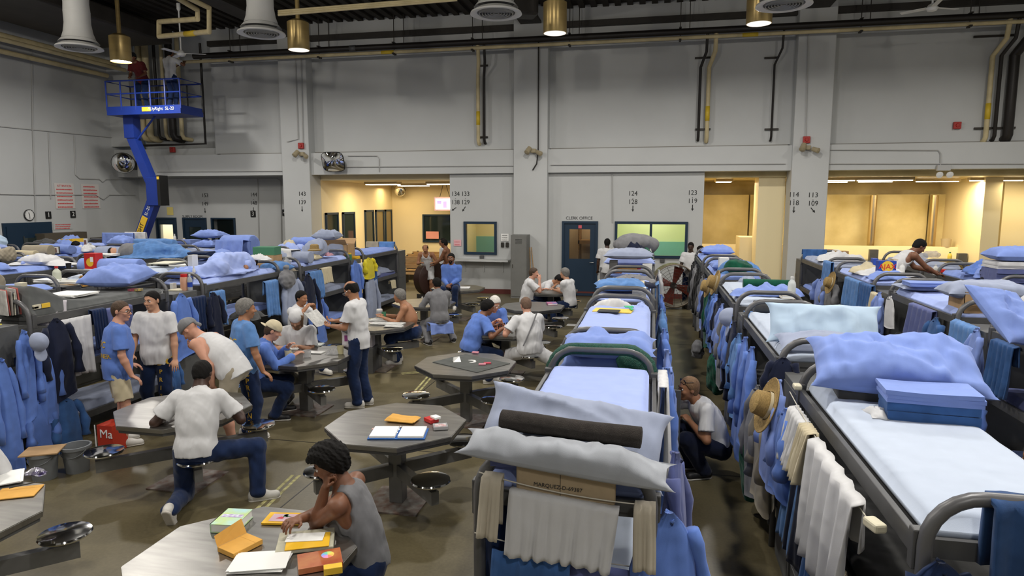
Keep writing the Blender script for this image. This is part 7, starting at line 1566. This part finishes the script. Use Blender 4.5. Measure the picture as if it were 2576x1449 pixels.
for k in range(8):
    a0, a1 = k*PI/4, (k+1)*PI/4; MB().add([(0, 0, 0)]+[(.036*math.cos(a), .036*math.sin(a), 0) for a in np.linspace(a0, a1, 5)], [(0, 1, 2, 3, 4, 5)], TR((.045, .02, .0355+.0003), 0, 0, 0)).obj('wheel_segment', mat('seg%d' % k, [(.8, .6, .1), (.5, .7, .2), (.2, .6, .4), (.2, .4, .8), (.5, .3, .7), (.8, .3, .5), (.8, .2, .15), (.85, .45, .1)][k]), rb)
put(box(.1, .05, .04, YEL, 'eraser_box'), q(838, 1440), .5, 0, 0, 'yellow carton beside the colour pencil box', 'box')
# left-edge table
o = env(.26, .2); put(o, q(45, 1240), .5, 0, 0, 'manila envelope on the table at the left edge', 'envelope'); put(papers(.22, .28, .01, PAPER, n=3, seed=5), q(10, 1205, .775), .7, 0, 0, 'white sheets over the manila envelope at the left edge', 'paper')
put(crumple(.16, .10, .05, mat('purple wrapper', (.04, .02, .12), rough=.2, metal=.5, noise=.6, nscale=20, col2=(.5, .5, .5)), 9), q(90, 1192), .1, 0, 0, 'crumpled dark purple snack wrapper on the left table', 'wrapper'); put(MB().tube([(-.08, 0, .006), (.08, 0, .006)], .004, 6).obj('pen', BLACK), q(58, 1222, .79), .9, 0, 0, 'dark pen lying on the envelope at the left edge', 'pen')
# table with binder
bd = put(MB().box(-.25, .25, -.14, .14, 0, .008, b=.002).obj('ring_binder', mat('blue binder', (.02, .12, .42), rough=.4)), q(1003, 1092), .20, 0, 0, 'open blue ring binder on the second front table', 'binder')
for s_ in (-1, 1): MB().box(min(s_*.012, s_*.235), max(s_*.012, s_*.235), -.13, .13, .008, .030, b=.004).obj('pages', PAPER, bd)
for k in range(3): MB().tube([(.012*math.cos(a)*1.4, -.08+k*.08, .028+.016*math.sin(a)) for a in np.linspace(0, PI, 7)], .0015, 5).obj('ring', CHROME, bd)
o = soft_box('padded_envelope', .30, .17, .035, MANILA, 5, .01, (10, 10), .03); put(o, q(1013, 1058), -.05, 0, 0, 'padded manila envelope above the open blue binder', 'envelope')
put(box(.09, .12, .035, RED, 'card_box'), q(1085, 1060), .9, 0, 0, 'red card box with a deck on the second front table', 'box'); put(box(.065, .09, .02, PAPER, 'card_deck'), q(1096, 1052, .80), .9, 0, 0, 'deck of cards beside the red card box', 'card deck')
cd_ = put(box(.13, .11, .03, mat('clear case', (.35, .35, .36), rough=.1), 'cassette_case'), q(1108, 1077), .4, 0, 0, 'clear plastic case with red print at the corner of the second front table', 'case'); MB().box(-.05, .05, -.04, .03, .03, .031).obj('insert', mat('case print', (.35, .05, .05), noise=.7, nscale=30, col2=(.6, .6, .6)), cd_)
put(MB().box(-.035, .035, -.02, .02, 0, .002).obj('note', mat('pinkish note', (.70, .42, .36))), q(946, 1079), .1, 0, 0, 'small pink note beside the open blue binder', 'paper')
put(papers(.20, .15, .012, PAPER, n=3, seed=8), q(574, 1023), .12, 0, 0, 'white writing pad before the seated man in white', 'paper')
# table with grey mat
put(MB().box(-.40, .40, -.30, .30, 0, .006, b=.002).obj('felt_mat', cloth('grey felt', (.07, .075, .07), .2)), tpos(0, 2, .06, .03, .763), -.52, 0, 0, 'grey felt card mat covering a steel table', 'mat')
o = MB().add([(-.05, -.06, 0), (.05, -.06, 0), (.05, .06, .0), (-.05, .06, 0), (-.05, -.05, .06), (.04, .05, .05)], [(0, 1, 2, 3), (0, 1, 5, 4), (2, 3, 4, 5)]).obj('paper', PAPER); put(o, q(1149, 908, .772), .4, 0, 0, 'folded white paper tent on the grey felt mat', 'paper')
put(MB().tube([(.09*math.cos(a), .07*math.sin(a), .003) for a in np.linspace(-1.2, 1.8, 12)], [.003+.012*math.sin(k/11*PI) for k in range(12)], 6).obj('paper', PAPER), q(1178, 910, .770), 0, 0, 0, 'curved white paper piece on the grey felt mat', 'paper')
for k, (px, py, m_, lab) in enumerate(((1196, 888, mat('pink deck', (.5, .2, .25)), 'upper pink card deck on the grey felt mat'), (1213, 918, mat('pink deck', (.5, .2, .25)), 'pink card deck at the right of the curved paper'), (1226, 915, mat('red deck', (.45, .05, .08)), 'red card deck beside the lower pink deck'))): put(box(.09, .06, .016, m_, 'card_deck'), q(px, py, .770), .2*k, 0, 0, lab, 'card deck')
# craft table
for px, py, w_, l_, m_, lab in ((722, 878, .34, .07, PAPER, 'rolled white papers on the craft table'), (788, 868, .26, .20, mat('pale print', (.55, .58, .55), noise=.4, nscale=20), 'pale printed sheets before the long-haired man'), (795, 887, .22, .14, PAPER, 'white paper with food on the craft table'), (755, 885, .14, .10, mat('food tray', (.45, .32, .25), noise=.5, nscale=30), 'small tray of snacks on the craft table')): put(papers(w_, l_, .012, m_, n=3, seed=int(px)), q(px, py), .15, 0, 0, lab, 'paper')
put(cup(.045, .12, mat('cream mug', (.52, .47, .32), rough=.5), handle=True), q(725, 903), 0, 0, 0, 'cream mug in the hand of the man in the cream cap', 'mug'); put(cup(.055, .09, PLAST), q(773, 898), 0, 0, 0, 'clear plastic cup in the middle of the craft table', 'cup')
put(crumple(.16, .12, .09, PLAST, 77), q(838, 890), 0, 0, 0, 'clear plastic food bag on the craft table', 'bag'); put(cup(.045, .11, mat('tan container', (.42, .38, .22))), q(857, 890), 0, 0, 0, 'tan container beside the clear food bag', 'container')
# newspaper in the hands of the reader
o = MB().add([(-.17, -.01, -.0), (0, .0, -.03), (.17, -.01, .0), (-.19, .25, .06), (0, .26, .0), (.19, .25, .05)], [(0, 1, 4, 3), (1, 2, 5, 4)]).obj('newspaper', mat('newsprint', (.55, .55, .53), rough=.8, noise=.35, nscale=24), label='newspaper held by the standing reader', cat='newspaper'); o.location = (-4.42, 8.34, 1.13); o.rotation_euler = (.6, 0, PI/2); md = o.modifiers.new('t', 'SOLIDIFY'); md.thickness = .004
# table behind reader
for k, (px, py, w_, l_) in enumerate(((975, 815, .55, .24), (960, 806, .4, .2), (990, 822, .3, .14))): put(papers(w_, l_, .015, mat('newsprint', (.55, .55, .53)), n=3, seed=k), q(px, py, .765+.0), .05, 0, 0, 'newspapers spread before the shirtless man, %s' % ('middle sheet', 'far sheet', 'near sheet')[k], 'newspaper')
put(jar(.06, .16, PLAST, WPL), q(955, 800), 0, 0, 0, 'clear tub on the newspapers before the shirtless man', 'tub'); put(cup(.04, .12, GRN), q(966, 802), 0, 0, 0, 'green-labelled cup beside the clear tub', 'cup')
# chess set
cb_ = put(MB().box(-.19, .19, -.19, .19, 0, .012).obj('chess_board', mat('board tan', (.40, .22, .10), rough=.5)), tpos(0, 3, -.08, .02, .763), .4, 0, 0, 'chess board between the players', 'chess board')
mb = MB(); [mb.box(-.18+i*.045, -.135+i*.045, -.18+j*.045, -.135+j*.045, .012, .013) for i in range(8) for j in range(8) if (i+j) % 2]; mb.obj('dark_squares', mat('board red', (.30, .05, .03)), cb_)
pc = MB().lathe([(0, 0), (.015, 0), (.012, .01), (.006, .02), (.007, .045), (.012, .05), (.008, .062), (0, .066)], 12).obj('chess_piece', mat('black piece', (.015, .015, .015), rough=.3), None, True); pw = None
k = 0
for i_ in range(8):
    for side_ in (0, 1):
        o = pc if k == 0 else pc.copy(); k += 1
        if o is not pc: COL.objects.link(o)
        v = Vector((-.16+i_*.045, (.115 if side_ else -.115)+.045*((i_*3) % 3-1)*(i_ % 2), .777)); v.rotate(Euler((0, 0, .4))); o.location = (TABX[0]-.08+v.x, TABY[3]+.02+v.y, .777)
        o['label'] = '%s dark chess piece from the left, in the row nearer the %s' % (ORD[i_], ('bald man', 'white-haired man')[side_]); o['category'] = 'chess piece'; o['group'] = 'chess pieces'
put(book(.2, .27, .03, mat('blue red book', (.05, .18, .45), noise=.5, nscale=10, col2=(.6, .1, .1))), q(1388, 765), .3, 0, 0, 'blue and red book on the dark table behind the chess players', 'book')
put(bottle(.035, .2, mat('pale bottle', (.5, .5, .46)), WPL), q(1399, 722), 0, 0, 0, 'pale bottle on the far table between the talking men', 'bottle'); put(cup(.035, .1, mat('yellow-green cup', (.5, .55, .15))), q(1379, 727), 0, 0, 0, 'yellow-green cup on the far table', 'cup'); put(crumple(.14, .1, .07, PLAST, 88), q(1385, 729), 0, 0, 0, 'clear plastic bag on the far table', 'bag')
put(papers(.28, .2, .02, PAPER, n=3, seed=4), tpos(1, 5, .15, .0, .762), .2, 0, 0, 'white paper beside the man sitting on the far table', 'paper')
put(papers(.24, .18, .02, PAPER, n=3, seed=14), tpos(1, 4, .25, -.1, .762), .4, 0, 0, 'white paper before the man in the grey sweatshirt', 'paper'); put(cup(.04, .1, WPL), tpos(1, 4, .0, .15, .762), 0, 0, 0, 'white cup on the table of the man in headphones', 'cup')
x_, y_, z_ = sit(1, 4, 3); put(sheet_drape(.46, .22, .2, C_['sheet'], 81, .02, 2, name='towel', top_r=.12), (x_, y_, .47), .6, 0, 0, 'periwinkle towel over the stool of the man in headphones', 'towel')
MB().tube([(x_+.0+.10*math.cos(a), y_+.0, 0) for a in (0,)]*1+[(x_, y_, 0)], .001) if 0 else None
# pink and white carton, barrel, floor marks
pkx = put(carton(.50, .34, .24, mat('pink white carton', (.62, .58, .60), rough=.6), open_=True), (-5.42, 9.95, 0), .2, 0, 0, 'white carton with purple panels beside the reader', 'box'); pkx.location = at(905, 868, z=.42); pkx.location.z = .42
for s_ in (-.12, .1): MB().box(s_-.09, s_+.09, -.172, -.170, .10, .20).obj('purple_panel', mat('purple print', (.28, .06, .22)), pkx)
put(box(.6, .5, .42, GREYST, 'low_locker'), (pkx.location.x, pkx.location.y+.0, 0), .1, 0, 0, 'low grey locker box under the purple-panelled carton', 'locker')
t = empty('drum_fan', at(1083, 748, z=0), 1.0, 'large dark brown drum fan the man in the tank top leans on', 'fan')
R2_ = .50; DBR = mat('dark brown drum', (.035, .014, .010), rough=.4)
MB().lathe([(R2_, -.14), (R2_+.015, -.13), (R2_+.015, .13), (R2_, .14), (0, .14)], 40, T=TR((0, 0, R2_+.06), PI/2)).lathe([(0, -.13), (R2_, -.14)], 40, T=TR((0, 0, R2_+.06), PI/2)).obj('drum', DBR, t, 'auto'); MB().box(-.35, -.29, -.2, .2, 0, .12).box(.29, .35, -.2, .2, 0, .12).obj('stand', DARKST, t)
hp_ = person  # headphones of the man in the sweatshirt
# painted court lines, worn
CL = mat('worn yellow line', (.55, .52, .22), rough=.6, noise=.7, nscale=14, col2=(.16, .14, .07))
for a_, c_ in (((645, 1290), (745, 1195)), ((740, 930), (850, 870)), ((1035, 1000), (1083, 945)), ((1200, 1010), (1260, 1050)), ((1010, 940), (1080, 933))):
    p0 = at(*a_, z=.001); p1 = at(*c_, z=.001); d_ = (p1-p0).normalized(); n_ = Vector((-d_.y, d_.x, 0))*.028
    mb = MB()
    for s_ in (-.035, .035): o_ = n_.normalized()*s_; w2 = n_*.6; mb.add([p0+o_-w2, p0+o_+w2, p1+o_+w2, p1+o_-w2], [(0, 1, 2, 3)])
    mb.obj('trim_2', CL, kind='structure')
for x0, x1, y_, lab in ((690, 724, 932, 'white papers dropped under the craft table'), (1425, 1465, 820, 'white paper lying on the floor by the far stools')): it('paper', x0, x1, y_, .0, .2, .01, PAPER, lab, n=2)
# shoulder bag of the bald man
p_ = p20; nb = p_['NB']; b1 = p_['P']
mb = MB(); pts = []
for k in range(9):
    t_ = k/8; c0 = nb*(1-t_)+(b1+p_['u2']*.06)*t_; c0 = c0+p_['r2']*(.09-.26*t_)-p_['f2']*(.155+.02*math.sin(t_*PI)); pts.append(Vector(c0)+Vector((p_['root'].location.x, p_['root'].location.y, 0))*1)
o = mb.tube(pts, .012, 6).obj('strap', C_['greywear']); tag(o, 'grey-green shoulder bag on the back of the bald man in white', 'bag'); o.name = 'shoulder_bag'

# bedding and clothes on the farther left bunks, one pile or pillow per mattress
_fl = [('L2', 2, .25, 'sheet', 'pillow'), ('L2', 3, .3, 'pale', 'pile'), ('L2', 3, .75, 'sheet', 'roll'), ('L3', 0, .3, 'sheet', 'pile'), ('L3', 0, .8, 'tee', 'pillow'), ('L3', 1, .25, 'greysheet', 'roll'), ('L3', 1, .75, 'sheet', 'pile'), ('L3', 2, .4, 'sheet', 'pillow'),
       ('L4', 0, .25, 'chambray', 'pile'), ('L4', 0, .8, 'sheet', 'pillow'), ('L4', 1, .3, 'beige', 'roll'), ('L4', 1, .8, 'sheet', 'pile'), ('L4', 2, .4, 'tee', 'pile'), ('L5', 0, .3, 'sheet', 'pile'), ('L5', 0, .8, 'pale', 'pillow'), ('L5', 1, .5, 'sheet', 'pile')]
_cn = dict(sheet='periwinkle', pale='pale blue', tee='white', greysheet='grey-blue', chambray='blue', beige='beige')
for n_, (rk, i, v_, m_, kd) in enumerate(_fl):
    o = pillow(.62, .42, .20, C_[m_], n_, .03) if kd == 'pillow' else crumple(.62, .6, .20, C_[m_], n_+3, name='clothes_pile') if kd == 'pile' else roll(.66, .12, C_[m_], n_)
    put(o, bpos(rk, i, 0, v_, 2, .075), random.Random(n_).uniform(-.3, .3), 0, 0, '%s %s at the %s end of the %s bunk, %s' % (_cn[m_], {'pillow': 'pillow', 'pile': 'clothes pile', 'roll': 'blanket roll'}[kd], 'near' if v_ < .5 else 'far', ORD[i], ROWN[rk]), {'pillow': 'pillow', 'pile': 'clothes', 'roll': 'blanket roll'}[kd])
